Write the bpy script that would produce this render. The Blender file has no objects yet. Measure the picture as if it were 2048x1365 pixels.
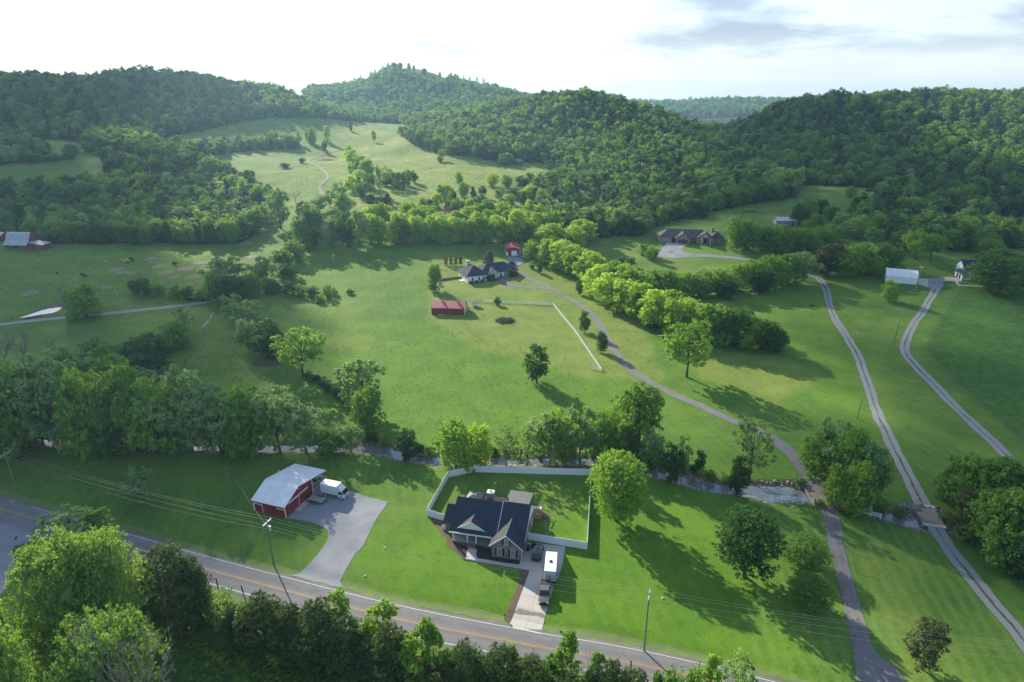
import bpy, bmesh, math, random
import numpy as np
from mathutils import Vector, Matrix
from mathutils.geometry import delaunay_2d_cdt
R = math.radians
scene = bpy.context.scene
col = scene.collection
rng = np.random.default_rng(7)
random.seed(7)

# ------------------------------------------------------------------ camera
CAM_H, TH, FPX = 88.0, R(20.5), 1300.0          # metres above the road, tilt down, focal length in photo pixels
cam_d = bpy.data.cameras.new('camera')
cam_d.sensor_width = 36.0
cam_d.lens = FPX / 2048.0 * 36.0
cam_d.clip_start, cam_d.clip_end = 0.5, 12000.0
cam = bpy.data.objects.new('camera', cam_d)
col.objects.link(cam)
cam.location = (0, 0, CAM_H)
cam.rotation_euler = (R(90) - TH, 0, 0)
scene.camera = cam

# ------------------------------------------------------------------ sky, sun, exposure
SUN_AZ, SUN_EL = R(-33.0), R(25.0)              # azimuth measured from +Y towards +X
world = bpy.data.worlds.new('World')
scene.world = world
world.use_nodes = True
wt = world.node_tree
wt.nodes.clear()
def wn(kind, **kw):
    n = wt.nodes.new(kind)
    for k, v in kw.items():
        if k.startswith('i_'):
            n.inputs[int(k[2:])].default_value = v
        else:
            setattr(n, k, v)
    return n
sky = wn('ShaderNodeTexSky', sky_type='NISHITA')
sky.sun_disc = False
sky.sun_elevation = SUN_EL
sky.sun_rotation = SUN_AZ
sky.altitude = 200.0
sky.air_density, sky.dust_density, sky.ozone_density = 1.0, 0.5, 1.5
geo = wn('ShaderNodeTexCoord')
sep = wn('ShaderNodeSeparateXYZ')
wt.links.new(geo.outputs['Generated'], sep.inputs[0])
den = wn('ShaderNodeMath', operation='ADD', i_1=0.16)
wt.links.new(sep.outputs[2], den.inputs[0])
mx = wn('ShaderNodeMath', operation='MAXIMUM', i_1=0.03)
wt.links.new(den.outputs[0], mx.inputs[0])
dx = wn('ShaderNodeMath', operation='DIVIDE'); dy = wn('ShaderNodeMath', operation='DIVIDE')
wt.links.new(sep.outputs[0], dx.inputs[0]); wt.links.new(mx.outputs[0], dx.inputs[1])
wt.links.new(sep.outputs[1], dy.inputs[0]); wt.links.new(mx.outputs[0], dy.inputs[1])
CLOUD_SEED = 38.4
comb = wn('ShaderNodeCombineXYZ', i_2=CLOUD_SEED)
wt.links.new(dx.outputs[0], comb.inputs[0]); wt.links.new(dy.outputs[0], comb.inputs[1])
n1 = wn('ShaderNodeTexNoise', noise_dimensions='3D')
n1.inputs['Scale'].default_value = 1.15; n1.inputs['Detail'].default_value = 9.0; n1.inputs['Roughness'].default_value = 0.58
wt.links.new(comb.outputs[0], n1.inputs['Vector'])
cr = wn('ShaderNodeValToRGB')
cr.color_ramp.elements[0].position, cr.color_ramp.elements[1].position = 0.42, 0.54
wt.links.new(n1.outputs[0], cr.inputs[0])
# thicker cloud is greyer
cr2 = wn('ShaderNodeValToRGB')
cr2.color_ramp.elements[0].position, cr2.color_ramp.elements[1].position = 0.49, 0.63
cr2.color_ramp.elements[0].color = (0.98, 0.95, 0.94, 1); cr2.color_ramp.elements[1].color = (0.50, 0.54, 0.60, 1)
wt.links.new(n1.outputs[0], cr2.inputs[0])
lim = wn('ShaderNodeMapRange'); lim.inputs[1].default_value = 0.02; lim.inputs[2].default_value = 0.085
lim.inputs[3].default_value = 0.0; lim.inputs[4].default_value = 0.9
wt.links.new(sep.outputs[2], lim.inputs[0])
fac = wn('ShaderNodeMath', operation='MULTIPLY')
wt.links.new(cr.outputs[0], fac.inputs[0]); wt.links.new(lim.outputs[0], fac.inputs[1])
mixc = wn('ShaderNodeMix', data_type='RGBA')
wt.links.new(fac.outputs[0], mixc.inputs[0])
veil = wn('ShaderNodeMix', data_type='RGBA'); veil.inputs[0].default_value = 0.20     # thin milky evening veil
veil.inputs[7].default_value = (3.2, 3.4, 3.8, 1)
vf = wn('ShaderNodeMapRange'); vf.interpolation_type = 'SMOOTHSTEP'                      # thickest along the horizon, all the way round
vf.inputs[1].default_value = 0.0; vf.inputs[2].default_value = 0.30; vf.inputs[3].default_value = 0.80; vf.inputs[4].default_value = 0.18
wt.links.new(sep.outputs[2], vf.inputs[0]); wt.links.new(vf.outputs[0], veil.inputs[0])
wt.links.new(sky.outputs[0], veil.inputs[6]); wt.links.new(veil.outputs[2], mixc.inputs[6])
cm_ = wn('ShaderNodeMix', data_type='RGBA', blend_type='MULTIPLY'); cm_.inputs[0].default_value = 1.0
wt.links.new(veil.outputs[2], cm_.inputs[6]); wt.links.new(cr2.outputs[0], cm_.inputs[7]); wt.links.new(cm_.outputs[2], mixc.inputs[7])
bg = wn('ShaderNodeBackground'); bg.inputs['Strength'].default_value = 0.122
wt.links.new(mixc.outputs[2], bg.inputs[0])
wo = wn('ShaderNodeOutputWorld')
wt.links.new(bg.outputs[0], wo.inputs[0])

sd = Vector((math.sin(SUN_AZ) * math.cos(SUN_EL), math.cos(SUN_AZ) * math.cos(SUN_EL), math.sin(SUN_EL)))
sl = bpy.data.lights.new('sun', 'SUN')
sl.energy = 4.3
sl.angle = R(0.53)
sl.color = (1.0, 0.90, 0.70)
sun = bpy.data.objects.new('sun', sl)
col.objects.link(sun)
sun.location = (0, 0, 400)
sun.rotation_euler = (-sd).to_track_quat('-Z', 'Y').to_euler()

vs = scene.view_settings
vs.view_transform = 'Standard'
vs.look = 'None'
vs.exposure = 1.14
vs.gamma = 1.0
vs.use_curve_mapping = False
scene.render.engine = 'CYCLES'
cy = scene.cycles
cy.use_denoising = True
try:
    cy.denoiser = 'OPENIMAGEDENOISE'
except Exception:
    pass
cy.max_bounces = 6
cy.diffuse_bounces = 3
cy.glossy_bounces = 3
cy.transmission_bounces = 4
cy.volume_bounces = 0
cy.transparent_max_bounces = 24
cy.sample_clamp_indirect = 4.0
cy.use_adaptive_sampling = True
cy.adaptive_threshold = 0.01

# ------------------------------------------------------------------ terrain heights
CT, ST = math.cos(TH), math.sin(TH)
def ray(px, py):
    u, v = (px - 1024.0) / FPX, -(py - 682.5) / FPX
    return Vector((u, CT + v * ST, -ST + v * CT))
def flat(px, py, z=0.0):
    d = ray(px, py)
    t = (z - CAM_H) / d.z
    return Vector((d.x * t, d.y * t, z))
def ctl(px, py, Y, drop=0.0):                  # a terrain height read off the photograph at an assumed distance
    d = ray(px, py)
    t = Y / d.y
    return (d.x * t, Y, CAM_H + d.z * t - drop)
CP = []
for y in (-400, -100, 40, 100, 160, 190):
    for x in (-500, -250, -100, 0, 100, 250, 500):
        CP.append((x, y, 0.0))
for x, y, z in [(-180, 250, 1.5), (-60, 250, 1.5), (60, 250, 1.5), (190, 250, 1.8), (-330, 270, 2.5), (330, 270, 3), (-60, 330, 5), (50, 330, 5), (150, 330, 4),
                (260, 320, 4.5), (-150, 330, 5), (-300, 360, 8), (20, 390, 10.5), (120, 390, 9.5), (240, 385, 8.5), (-90, 390, 10)]:
    CP.append((x, y, z))
T = 11.0
CP += [ctl(850, 400, 470), ctl(900, 330, 640), ctl(760, 262, 900), ctl(1050, 345, 610), ctl(950, 300, 700), ctl(700, 300, 760), ctl(650, 355, 560),
       ctl(640, 440, 425), ctl(1570, 452, 430), ctl(1680, 392, 520), ctl(1650, 372, 570), ctl(1450, 425, 470), ctl(1330, 430, 470, 6),
       # right hill
       ctl(1850, 183, 790, T), ctl(2048, 185, 780, T), ctl(2400, 190, 780, T), ctl(1700, 192, 830, T), ctl(1560, 207, 880, T), ctl(1405, 250, 880, 16), ctl(1435, 258, 860, 16), ctl(1465, 248, 890, 16),
       ctl(1900, 330, 560, 8), ctl(1700, 300, 660, 10), ctl(1500, 330, 640, 9), ctl(1950, 440, 430, 8), ctl(2400, 400, 480, 8), ctl(1800, 440, 420, 6),
       # middle hill
       ctl(1160, 181, 930, T), ctl(1060, 192, 950, T), ctl(1260, 198, 930, T), ctl(1340, 222, 930, 13), ctl(1010, 325, 660), ctl(1200, 345, 600, 7), ctl(880, 312, 690),
       ctl(830, 285, 770), ctl(1150, 260, 790, T), ctl(960, 225, 900, T),
       # peak
       ctl(790, 137, 1420, 4), ctl(730, 162, 1400, T), ctl(600, 182, 1330, T), ctl(900, 160, 1400, 8), ctl(1010, 182, 1380, T), ctl(860, 146, 1410, 3), ctl(650, 178, 1350, T), ctl(700, 240, 1060, 8), ctl(800, 215, 1180, T),
       # left hill
       ctl(300, 140, 900, T), ctl(200, 150, 890, T), ctl(0, 150, 850, T), ctl(-400, 160, 820, T), ctl(420, 155, 920, T), ctl(500, 168, 950, T), ctl(590, 187, 1000, T), ctl(100, 300, 620), ctl(180, 330, 570), ctl(10, 310, 600),
       ctl(480, 268, 760), ctl(560, 250, 830), ctl(480, 322, 620), ctl(430, 352, 560), ctl(600, 330, 620), ctl(300, 400, 480, 8), ctl(100, 400, 480, 8), ctl(-300, 400, 480, 8),
       ctl(300, 240, 740, T), ctl(50, 240, 730, T), ctl(520, 430, 440, 3)]
for x, y, z in [(-700, 1250, 70), (-300, 1250, 66), (-900, 1300, 60), (700, 1150, 35), (300, 1250, 22), (275, 1020, 34), (340, 1150, 24), (420, 1400, 22), (600, 1700, 25), (1200, 1150, 50), (-200, 1800, 85), (0, 1800, 85), (-500, 2000, 50), (400, 1800, 40),
                (900, 1800, 40), (1600, 1800, 45), (-1600, 1800, 45), (-1600, 800, 75), (1700, 800, 70), (-2500, 2500, 50), (2600, 2500, 50), (0, 4200, 40), (2000, 4200, 40), (-2000, 4200, 40),
                (0, 6200, 40), (3900, 6200, 40), (-3900, 6200, 40), (-900, 300, 20), (900, 300, 22), (-1500, 200, 30), (1500, 200, 30), (-3900, 0, 20), (3900, 0, 20)]:
    CP.append((x, y, z))
CP += [ctl(1290, 206, 3000, 8), ctl(1380, 206, 3050, 8), ctl(1450, 200, 3000, 8), ctl(1560, 201, 3000, 8), ctl(1650, 206, 3000, 8), ctl(1200, 206, 3000, 8), ctl(1400, 235, 2300, 8)]
CP = np.array(CP)
def _kern(d):
    return -d
_xy = CP[:, :2]
_D = np.sqrt(((_xy[:, None] - _xy[None]) ** 2).sum(-1))
_n = len(CP)
_A = np.zeros((_n + 1, _n + 1))
_A[:_n, :_n] = _kern(np.sqrt(_D ** 2 + 25.0 ** 2)) - np.eye(_n) * 3.0
_A[:_n, _n] = 1; _A[_n, :_n] = 1
_w = np.linalg.solve(_A, np.r_[CP[:, 2], 0])

def _axis(lo, a, b, hi, step, grow):
    mid = list(np.arange(a, b + 1e-6, step))
    up, s, v = [], step, mid[-1]
    while v < hi:
        s *= grow; v += s; up.append(v)
    dn, s, v = [], step, mid[0]
    while v > lo:
        s *= grow; v -= s; dn.append(v)
    return np.array(dn[::-1] + mid + up)
GX = _axis(-3900, -135, 135, 3900, 1.0, 1.03)
GY = _axis(-420, 62, 185, 6200, 0.9, 1.02)
GYm = GY.copy()
XX, YY = np.meshgrid(GX, GY)                   # rows y, columns x
H0 = np.full(XX.shape, _w[_n])
for k in range(_n):
    H0 += _w[k] * _kern(np.sqrt((XX - CP[k, 0]) ** 2 + (YY - CP[k, 1]) ** 2 + 625.0))
def vnoise(x, y, s, seed):                      # cheap smooth noise
    r = np.random.default_rng(seed)
    o = np.zeros_like(x)
    for k in range(7):
        a = r.uniform(0, 2 * math.pi); f = r.uniform(0.6, 1.6) * 2 * math.pi / s
        o += np.sin((x * math.cos(a) + y * math.sin(a)) * f + r.uniform(0, 6.28) + 1.3 * np.sin((x * math.sin(a) - y * math.cos(a)) * f * 0.6 + r.uniform(0, 6.28)))
    return o / 7.0
far = np.clip((YY - 180) / 300, 0, 1)
H0 += vnoise(XX, YY, 38, 3) * (0.10 + 0.5 * far) + vnoise(XX, YY, 150, 5) * 3.0 * np.clip((YY - 420) / 250, 0, 1) + vnoise(XX, YY, 60, 8) * 0.9 * np.clip((YY - 450) / 250, 0, 1)

def seg_dist(X, Y, pts, ws=None):
    best = np.full(X.shape, 1e9); wb = np.zeros(X.shape)
    for i in range(len(pts) - 1):
        ax, ay = pts[i][0], pts[i][1]; bx, by = pts[i + 1][0], pts[i + 1][1]
        L = (bx - ax) ** 2 + (by - ay) ** 2 + 1e-9
        t = np.clip(((X - ax) * (bx - ax) + (Y - ay) * (by - ay)) / L, 0, 1)
        d = np.hypot(X - ax - t * (bx - ax), Y - ay - t * (by - ay))
        w = (ws[i] + t * (ws[i + 1] - ws[i])) if ws else 0
        if ws: d = d - w
        m = d < best
        best[m] = d[m]
    return best
def catmull(pts, n=8):
    pts = [np.array(p, float) for p in pts]
    P_ = [2 * pts[0] - pts[1]] + pts + [2 * pts[-1] - pts[-2]]
    out = []
    for i in range(1, len(P_) - 2):
        p0, p1, p2, p3 = P_[i - 1:i + 3]
        for k in range(n):
            t = k / n
            out.append(0.5 * ((2 * p1) + (-p0 + p2) * t + (2 * p0 - 5 * p1 + 4 * p2 - p3) * t * t + (-p0 + 3 * p1 - 3 * p2 + p3) * t ** 3))
    out.append(pts[-1])
    return out
STREAM_PX = [(-260, 862, 1.5), (0, 878, 1.5), (250, 888, 1.4), (480, 893, 1.4), (640, 893, 1.5), (730, 893, 1.6), (800, 905, 1.7), (870, 918, 1.6), (1000, 920, 1.6), (1100, 919, 1.6), (1180, 919, 1.5), (1250, 926, 1.4), (1320, 944, 1.7), (1400, 965, 1.9), (1470, 975, 1.7), (1535, 983, 3.3),
             (1585, 985, 3.0), (1640, 993, 1.8), (1700, 1006, 1.5), (1790, 1032, 1.5), (1825, 1042, 1.6), (1870, 1042, 1.7), (1930, 1062, 1.6), (2048, 1110, 1.6), (2300, 1180, 1.6)]
_s = catmull([(*flat(a, b)[:2], w) for a, b, w in STREAM_PX], 6)
STREAM = [(p[0], p[1]) for p in _s]; STREAM_W = [p[2] - 0.55 for p in _s]
sdist = seg_dist(XX, YY, STREAM, STREAM_W) + vnoise(XX, YY, 7, 21) * 0.9 + vnoise(XX, YY, 3.2, 22) * 0.35
def sstep(a, b, v):
    t = np.clip((v - a) / (b - a), 0, 1)
    return t * t * (3 - 2 * t)
near_m = (YY < 260) & (YY > 60)
HH = H0.copy()
HH -= np.where(near_m, (1.42 + 0.34 * vnoise(XX, YY, 6, 23)) * (1 - sstep(-0.6, 2.9, sdist)), 0)
POND = [flat(60, 634, 2.0), flat(95, 622, 2.0), flat(130, 608, 2.0), flat(150, 602, 2.0)]
pdist = seg_dist(XX, YY, [p[:2] for p in POND], [3.0, 3.6, 3.4, 2.0])
HH -= np.where(YY < 400, 0.8 * (1 - sstep(-1.5, 2.0, pdist)), 0)
ditch = seg_dist(XX, YY, [flat(-200, 940)[:2], flat(330, 1078)[:2], flat(807, 1196)[:2], flat(1300, 1286)[:2], flat(1560, 1340)[:2], flat(2100, 1470)[:2]])
HH -= np.where(near_m, 0.22 * (1 - sstep(0.3, 2.0, ditch)), 0)

def _lookup(G, x, y):
    x = np.asarray(x, float); y = np.asarray(y, float)
    i = np.clip(np.searchsorted(GX, x) - 1, 0, len(GX) - 2)
    j = np.clip(np.searchsorted(GY, y) - 1, 0, len(GY) - 2)
    u = np.clip((x - GX[i]) / (GX[i + 1] - GX[i]), 0, 1); v = np.clip((y - GY[j]) / (GY[j + 1] - GY[j]), 0, 1)
    a, b, c, d = G[j, i], G[j, i + 1], G[j + 1, i + 1], G[j + 1, i]
    return np.where(u >= v, a + u * (b - a) + v * (c - b), a + v * (d - a) + u * (c - d))
def H(x, y):
    return _lookup(HH, x, y)
def Hb(x, y):                                   # the ground before the stream was cut into it: for bridges
    return _lookup(H0, x, y)
_T = np.exp(np.linspace(math.log(45), math.log(5500), 5000))
def P(px, py):                                  # where the sight line through a photo pixel meets the ground
    d = ray(px, py)
    t = _T / d.y
    gap = CAM_H + d.z * t - Hb(d.x * t, _T)
    k = np.argmax(gap <= 0)
    if gap[k] > 0:
        k = len(_T) - 1
    k = max(k, 1)
    f = gap[k - 1] / (gap[k - 1] - gap[k] + 1e-12)
    tt = t[k - 1] + (t[k] - t[k - 1]) * min(max(f, 0), 1)
    x, y = d.x * tt, d.y * tt
    return Vector((x, y, float(H(x, y))))
def depth(p):
    return p[1] * CT - (p[2] - CAM_H) * ST
def proj(x, y, z):
    zz = z - CAM_H
    dep = y * CT - zz * ST
    up = y * ST + zz * CT
    return 1024.0 + FPX * x / dep, 682.5 - FPX * up / dep
def rise(p, py):                                # height above p whose top shows at photo row py
    v = -(py - 682.5) / FPX
    k = (-ST + v * CT) / (CT + v * ST)
    return max(0.3, CAM_H + k * p[1] - p[2])
def ppm(p):                                     # photo pixels per metre at a point
    return FPX / depth(p)
# ------------------------------------------------------------------ object helpers
def tag(o, label=None, cat=None, group=None, kind=None):
    if label: o['label'] = label
    if cat: o['category'] = cat
    if group: o['group'] = group
    if kind: o['kind'] = kind
    return o
def thing(name, label, cat, loc=(0, 0, 0), rz=0.0, group=None):
    o = bpy.data.objects.new(name, None)
    o.empty_display_size = 0.5
    col.objects.link(o)
    o.location = loc; o.rotation_euler = (0, 0, rz)
    return tag(o, label, cat, group)
def mesh_obj(name, me, mat=None, parent=None):
    o = bpy.data.objects.new(name, me)
    col.objects.link(o)
    if mat is not None and len(me.materials) == 0:
        me.materials.append(mat)
    if parent is not None: o.parent = parent
    return o
def copy_tree(o, parent=None):
    c = o.copy(); col.objects.link(c); c.parent = parent
    for ch in list(o.children): copy_tree(ch, c)
    return c
class MB:                                       # collects shapes for one mesh
    def __init__(s): s.v, s.f = [], []
    def add(s, vs, fs):
        o = len(s.v)
        s.v += [tuple(v) for v in vs]; s.f += [tuple(i + o for i in f) for f in fs]
        return s
    def box(s, x0, x1, y0, y1, z0, z1, taper=0.0):
        t = taper
        s.add([(x0, y0, z0), (x1, y0, z0), (x1, y1, z0), (x0, y1, z0), (x0 + t, y0 + t, z1), (x1 - t, y0 + t, z1), (x1 - t, y1 - t, z1), (x0 + t, y1 - t, z1)],
              [(3, 2, 1, 0), (4, 5, 6, 7), (0, 1, 5, 4), (1, 2, 6, 5), (2, 3, 7, 6), (3, 0, 4, 7)])
        return s
    def slab(s, poly, th, down=None):           # a flat polygon given thickness along -normal (or a given vector)
        p = [Vector(q) for q in poly]
        n = Vector((0, 0, 0))
        for i in range(len(p)):
            n += (p[i] - p[0]).cross(p[(i + 1) % len(p)] - p[0])
        n.normalize()
        d = Vector(down) if down else -n * th
        k = len(p)
        s.add(p + [q + d for q in p], [tuple(range(k)), tuple(range(2 * k - 1, k - 1, -1))] + [(i, i + k, (i + 1) % k + k, (i + 1) % k) for i in range(k)])
        return s
    def tube(s, a, b, r0, r1=None, n=8, cap=True):
        a, b = Vector(a), Vector(b)
        r1 = r0 if r1 is None else r1
        d = (b - a).normalized()
        u = d.orthogonal().normalized(); w = d.cross(u)
        vs = [a + (u * math.cos(2 * math.pi * i / n) + w * math.sin(2 * math.pi * i / n)) * r0 for i in range(n)] + \
             [b + (u * math.cos(2 * math.pi * i / n) + w * math.sin(2 * math.pi * i / n)) * r1 for i in range(n)]
        fs = [(i, (i + 1) % n, n + (i + 1) % n, n + i) for i in range(n)]
        if cap: fs += [tuple(range(n - 1, -1, -1)), tuple(range(n, 2 * n))]
        return s.add(vs, fs)
    def path(s, pts, r, n=5):
        for a, b in zip(pts[:-1], pts[1:]): s.tube(a, b, r, r, n, False)
        return s
    def loft(s, rings, cap=True, close=True):   # rings of equal point counts
        k = len(rings[0]); base = [p for r_ in rings for p in r_]
        fs = []
        for i in range(len(rings) - 1):
            for j in range(k if close else k - 1):
                a, b = i * k + j, i * k + (j + 1) % k
                fs.append((a, b, b + k, a + k))
        if cap: fs += [tuple(range(k - 1, -1, -1)), tuple(range((len(rings) - 1) * k, len(rings) * k))]
        return s.add(base, fs)
    def mesh(s, name):
        me = bpy.data.meshes.new(name)
        me.from_pydata(s.v, [], s.f); me.update()
        return me
    def build(s, name, mat, parent=None, smooth=False, bevel=0.0, fix=True):
        me = s.mesh(name)
        if fix:
            bm = bmesh.new(); bm.from_mesh(me)
            bmesh.ops.recalc_face_normals(bm, faces=bm.faces)
            if bevel:
                bmesh.ops.bevel(bm, geom=list(bm.edges), offset=bevel, segments=1, affect='EDGES', clamp_overlap=True)
            bm.to_mesh(me); bm.free()
        if smooth:
            for p in me.polygons: p.use_smooth = True
        return mesh_obj(name, me, mat, parent)

# ------------------------------------------------------------------ materials
class NT:
    def __init__(s, name):
        s.m = bpy.data.materials.new(name); s.m.use_nodes = True
        s.t = s.m.node_tree; s.t.nodes.clear()
        s.out = s.t.nodes.new('ShaderNodeOutputMaterial')
    def n(s, kind, ins=None, **kw):
        nd = s.t.nodes.new(kind)
        for k, v in kw.items(): setattr(nd, k, v)
        for k, v in (ins or {}).items():
            if hasattr(v, 'links') or isinstance(v, bpy.types.NodeSocket): s.t.links.new(v, nd.inputs[k])
            else: nd.inputs[k].default_value = v
        return nd
    def noise(s, vec, scale, detail=4.0, rough=0.55):
        return s.n('ShaderNodeTexNoise', {'Vector': vec, 'Scale': scale, 'Detail': detail, 'Roughness': rough}).outputs[0]
    def ramp(s, fac, stops):
        r = s.n('ShaderNodeValToRGB', {0: fac})
        e = r.color_ramp.elements
        while len(e) < len(stops): e.new(0.5)
        for q, (p, c) in zip(e, stops):
            q.position = p; q.color = (c[0], c[1], c[2], 1) if not isinstance(c, (int, float)) else (c, c, c, 1)
        return r.outputs[0]
    def mix(s, f, a, b, mode='MIX'):
        m = s.n('ShaderNodeMix', {0: f}, data_type='RGBA', blend_type=mode)
        for i, v in ((6, a), (7, b)):
            if isinstance(v, bpy.types.NodeSocket): s.t.links.new(v, m.inputs[i])
            else: m.inputs[i].default_value = (v[0], v[1], v[2], 1)
        return m.outputs[2]
    def math(s, op, a, b=0.0):
        m = s.n('ShaderNodeMath', operation=op)
        for i, v in ((0, a), (1, b)):
            if isinstance(v, bpy.types.NodeSocket): s.t.links.new(v, m.inputs[i])
            else: m.inputs[i].default_value = v
        return m.outputs[0]
    def wpos(s):
        return s.n('ShaderNodeNewGeometry').outputs['Position']
    def opos(s):
        return s.n('ShaderNodeTexCoord').outputs['Object']
    def done(s, color, rough=0.8, metal=0.0, bump=None, bstr=0.3, bdist=0.05, spec=0.5, coat=0.0):
        b = s.n('ShaderNodeBsdfPrincipled')
        for k, v in (('Base Color', color), ('Roughness', rough), ('Metallic', metal), ('Specular IOR Level', spec), ('Coat Weight', coat)):
            if isinstance(v, bpy.types.NodeSocket): s.t.links.new(v, b.inputs[k])
            elif k == 'Base Color': b.inputs[k].default_value = (v[0], v[1], v[2], 1)
            else: b.inputs[k].default_value = v
        if bump is not None:
            bp = s.n('ShaderNodeBump', {'Strength': bstr, 'Distance': bdist, 'Height': bump})
            s.t.links.new(bp.outputs[0], b.inputs['Normal'])
        s.t.links.new(b.outputs[0], s.out.inputs[0])
        return s.m
def plain(name, c, rough=0.7, var=0.15, scale=1.5, metal=0.0, bstr=0.0, spec=0.5, coat=0.0, fine=25.0):
    s = NT(name)
    p = s.opos()
    a = s.noise(p, scale, 5.0, 0.6); b = s.noise(p, fine, 3.0)
    f = s.math('ADD', s.math('MULTIPLY', a, 0.65), s.math('MULTIPLY', b, 0.35))
    lo = [v * (1 - var) for v in c]; hi = [min(1.0, v * (1 + var)) for v in c]
    cc = s.ramp(f, [(0.3, lo), (0.7, hi)])
    return s.done(cc, rough, metal, b if bstr else None, bstr, 0.02, spec, coat)
M = {}
M['white_paint'] = plain('white_paint', (0.80, 0.82, 0.84), 0.5, 0.05)
M['vinyl'] = plain('white_vinyl', (0.80, 0.84, 0.89), 0.4, 0.04)
M['white_metal'] = plain('white_metal_roof', (0.66, 0.68, 0.71), 0.4, 0.07, 0.4)
M['galv'] = plain('galvanised_metal', (0.42, 0.45, 0.49), 0.45, 0.18, 0.5)
M['dark_trim'] = plain('black_shutter', (0.012, 0.013, 0.016), 0.55, 0.2)
M['black'] = plain('black_plastic', (0.010, 0.010, 0.011), 0.6, 0.3)
M['tyre'] = plain('tyre_rubber', (0.014, 0.014, 0.014), 0.85, 0.3)
M['rim'] = plain('wheel_metal', (0.35, 0.36, 0.38), 0.35, 0.1, metal=0.8)
M['chrome'] = plain('chrome', (0.6, 0.6, 0.62), 0.2, 0.05, metal=1.0)
M['wood_pole'] = plain('weathered_pole', (0.20, 0.17, 0.14), 0.9, 0.3, 2.0, bstr=0.3)
M['timber'] = plain('brown_timber', (0.22, 0.15, 0.09), 0.85, 0.3, 2.0)
M['deck'] = plain('deck_boards', (0.34, 0.25, 0.17), 0.85, 0.2, 1.2)
M['patio_roof'] = plain('patio_roof_sheet', (0.11, 0.115, 0.125), 0.7, 0.1)
M['concrete'] = plain('concrete', (0.44, 0.42, 0.385), 0.85, 0.10, 0.35, bstr=0.15, fine=12)
M['old_concrete'] = plain('bridge_concrete', (0.22, 0.20, 0.17), 0.9, 0.25, 0.6, bstr=0.2)
M['mulch'] = plain('dark_mulch', (0.028, 0.023, 0.022), 0.95, 0.4, 3.0, bstr=0.5)
M['bark_mulch'] = plain('brown_mulch', (0.115, 0.075, 0.055), 0.95, 0.3, 1.5, bstr=0.5)
M['soil'] = plain('bare_soil', (0.20, 0.165, 0.105), 0.95, 0.25, 0.6, bstr=0.3)
M['line_white'] = plain('road_paint_white', (0.62, 0.62, 0.60), 0.7, 0.2, 2.0)
M['line_yellow'] = plain('road_paint_yellow', (0.48, 0.28, 0.05), 0.7, 0.25, 2.0)
M['rock'] = plain('stream_rock', (0.30, 0.26, 0.21), 0.9, 0.45, 1.2)
M['riprap'] = plain('riprap_stone', (0.12, 0.125, 0.13), 0.9, 0.4, 1.2)
M['hay'] = plain('hay', (0.40, 0.30, 0.15), 0.95, 0.3, 2.0, bstr=0.4)
M['cow_black'] = plain('black_hide', (0.012, 0.011, 0.010), 0.8, 0.3)
M['cow_white'] = plain('cream_hide', (0.55, 0.50, 0.42), 0.8, 0.15)
M['red_paint'] = plain('red_sign', (0.45, 0.02, 0.02), 0.5, 0.1)
M['wire'] = plain('wire_metal', (0.22, 0.23, 0.24), 0.5, 0.1)
M['yellow_metal'] = plain('yellow_metal', (0.50, 0.42, 0.06), 0.6, 0.15)
M['rust'] = plain('rusty_metal', (0.25, 0.10, 0.06), 0.8, 0.3)
M['tan_wall'] = plain('cream_wall', (0.52, 0.49, 0.44), 0.8, 0.06)
M['stone_wall'] = plain('tan_stone', (0.24, 0.205, 0.165), 0.9, 0.22, 2.5, fine=9, bstr=0.4)
M['brown_door'] = plain('brown_garage_door', (0.085, 0.035, 0.022), 0.6, 0.15)
M['pool_deck'] = plain('pool_deck', (0.55, 0.48, 0.42), 0.8, 0.08)
M['silver_body'] = plain('silver_car_paint', (0.36, 0.35, 0.33), 0.3, 0.05, metal=0.6, coat=0.6)
M['tan_body'] = plain('bronze_car_paint', (0.20, 0.175, 0.15), 0.3, 0.05, metal=0.5, coat=0.7)
M['dark_body'] = plain('dark_car_paint', (0.012, 0.016, 0.026), 0.22, 0.05, coat=1.0)
M['truck_white'] = plain('white_truck_paint', (0.72, 0.74, 0.77), 0.35, 0.05, coat=0.3)
M['head_lamp'] = plain('lamp_lens', (0.6, 0.6, 0.6), 0.15, 0.05)
M['tail_lamp'] = plain('tail_lens', (0.30, 0.01, 0.01), 0.25, 0.05)
def glass(name, c=(0.012, 0.016, 0.02)):
    s = NT(name)
    return s.done(c, 0.06, 0.0, spec=0.8)
M['glass'] = glass('window_glass')
M['car_glass'] = glass('car_glass', (0.014, 0.018, 0.022))
def shingles(name, c):
    s = NT(name)
    p = s.opos()
    a = s.noise(p, 0.5, 4.0); b = s.noise(p, 9.0, 3.0, 0.7)
    br = s.n('ShaderNodeTexBrick', {'Vector': p, 'Scale': 3.2, 'Color1': (0.7, 0.7, 0.7, 1), 'Color2': (1, 1, 1, 1), 'Mortar': (0.5, 0.5, 0.5, 1), 'Mortar Size': 0.02})
    f = s.math('ADD', s.math('MULTIPLY', a, 0.4), s.math('MULTIPLY', b, 0.6))
    cc = s.ramp(f, [(0.3, [v * 0.7 for v in c]), (0.7, [v * 1.35 for v in c])])
    cc = s.mix(0.6, cc, br.outputs[0], 'MULTIPLY')
    return s.done(cc, 0.92, bump=b, bstr=0.4, spec=0.25)
M['shingle_navy'] = shingles('dark_slate_shingles', (0.040, 0.054, 0.080))
M['shingle_grey'] = shingles('grey_shingles', (0.075, 0.080, 0.090))
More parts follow.
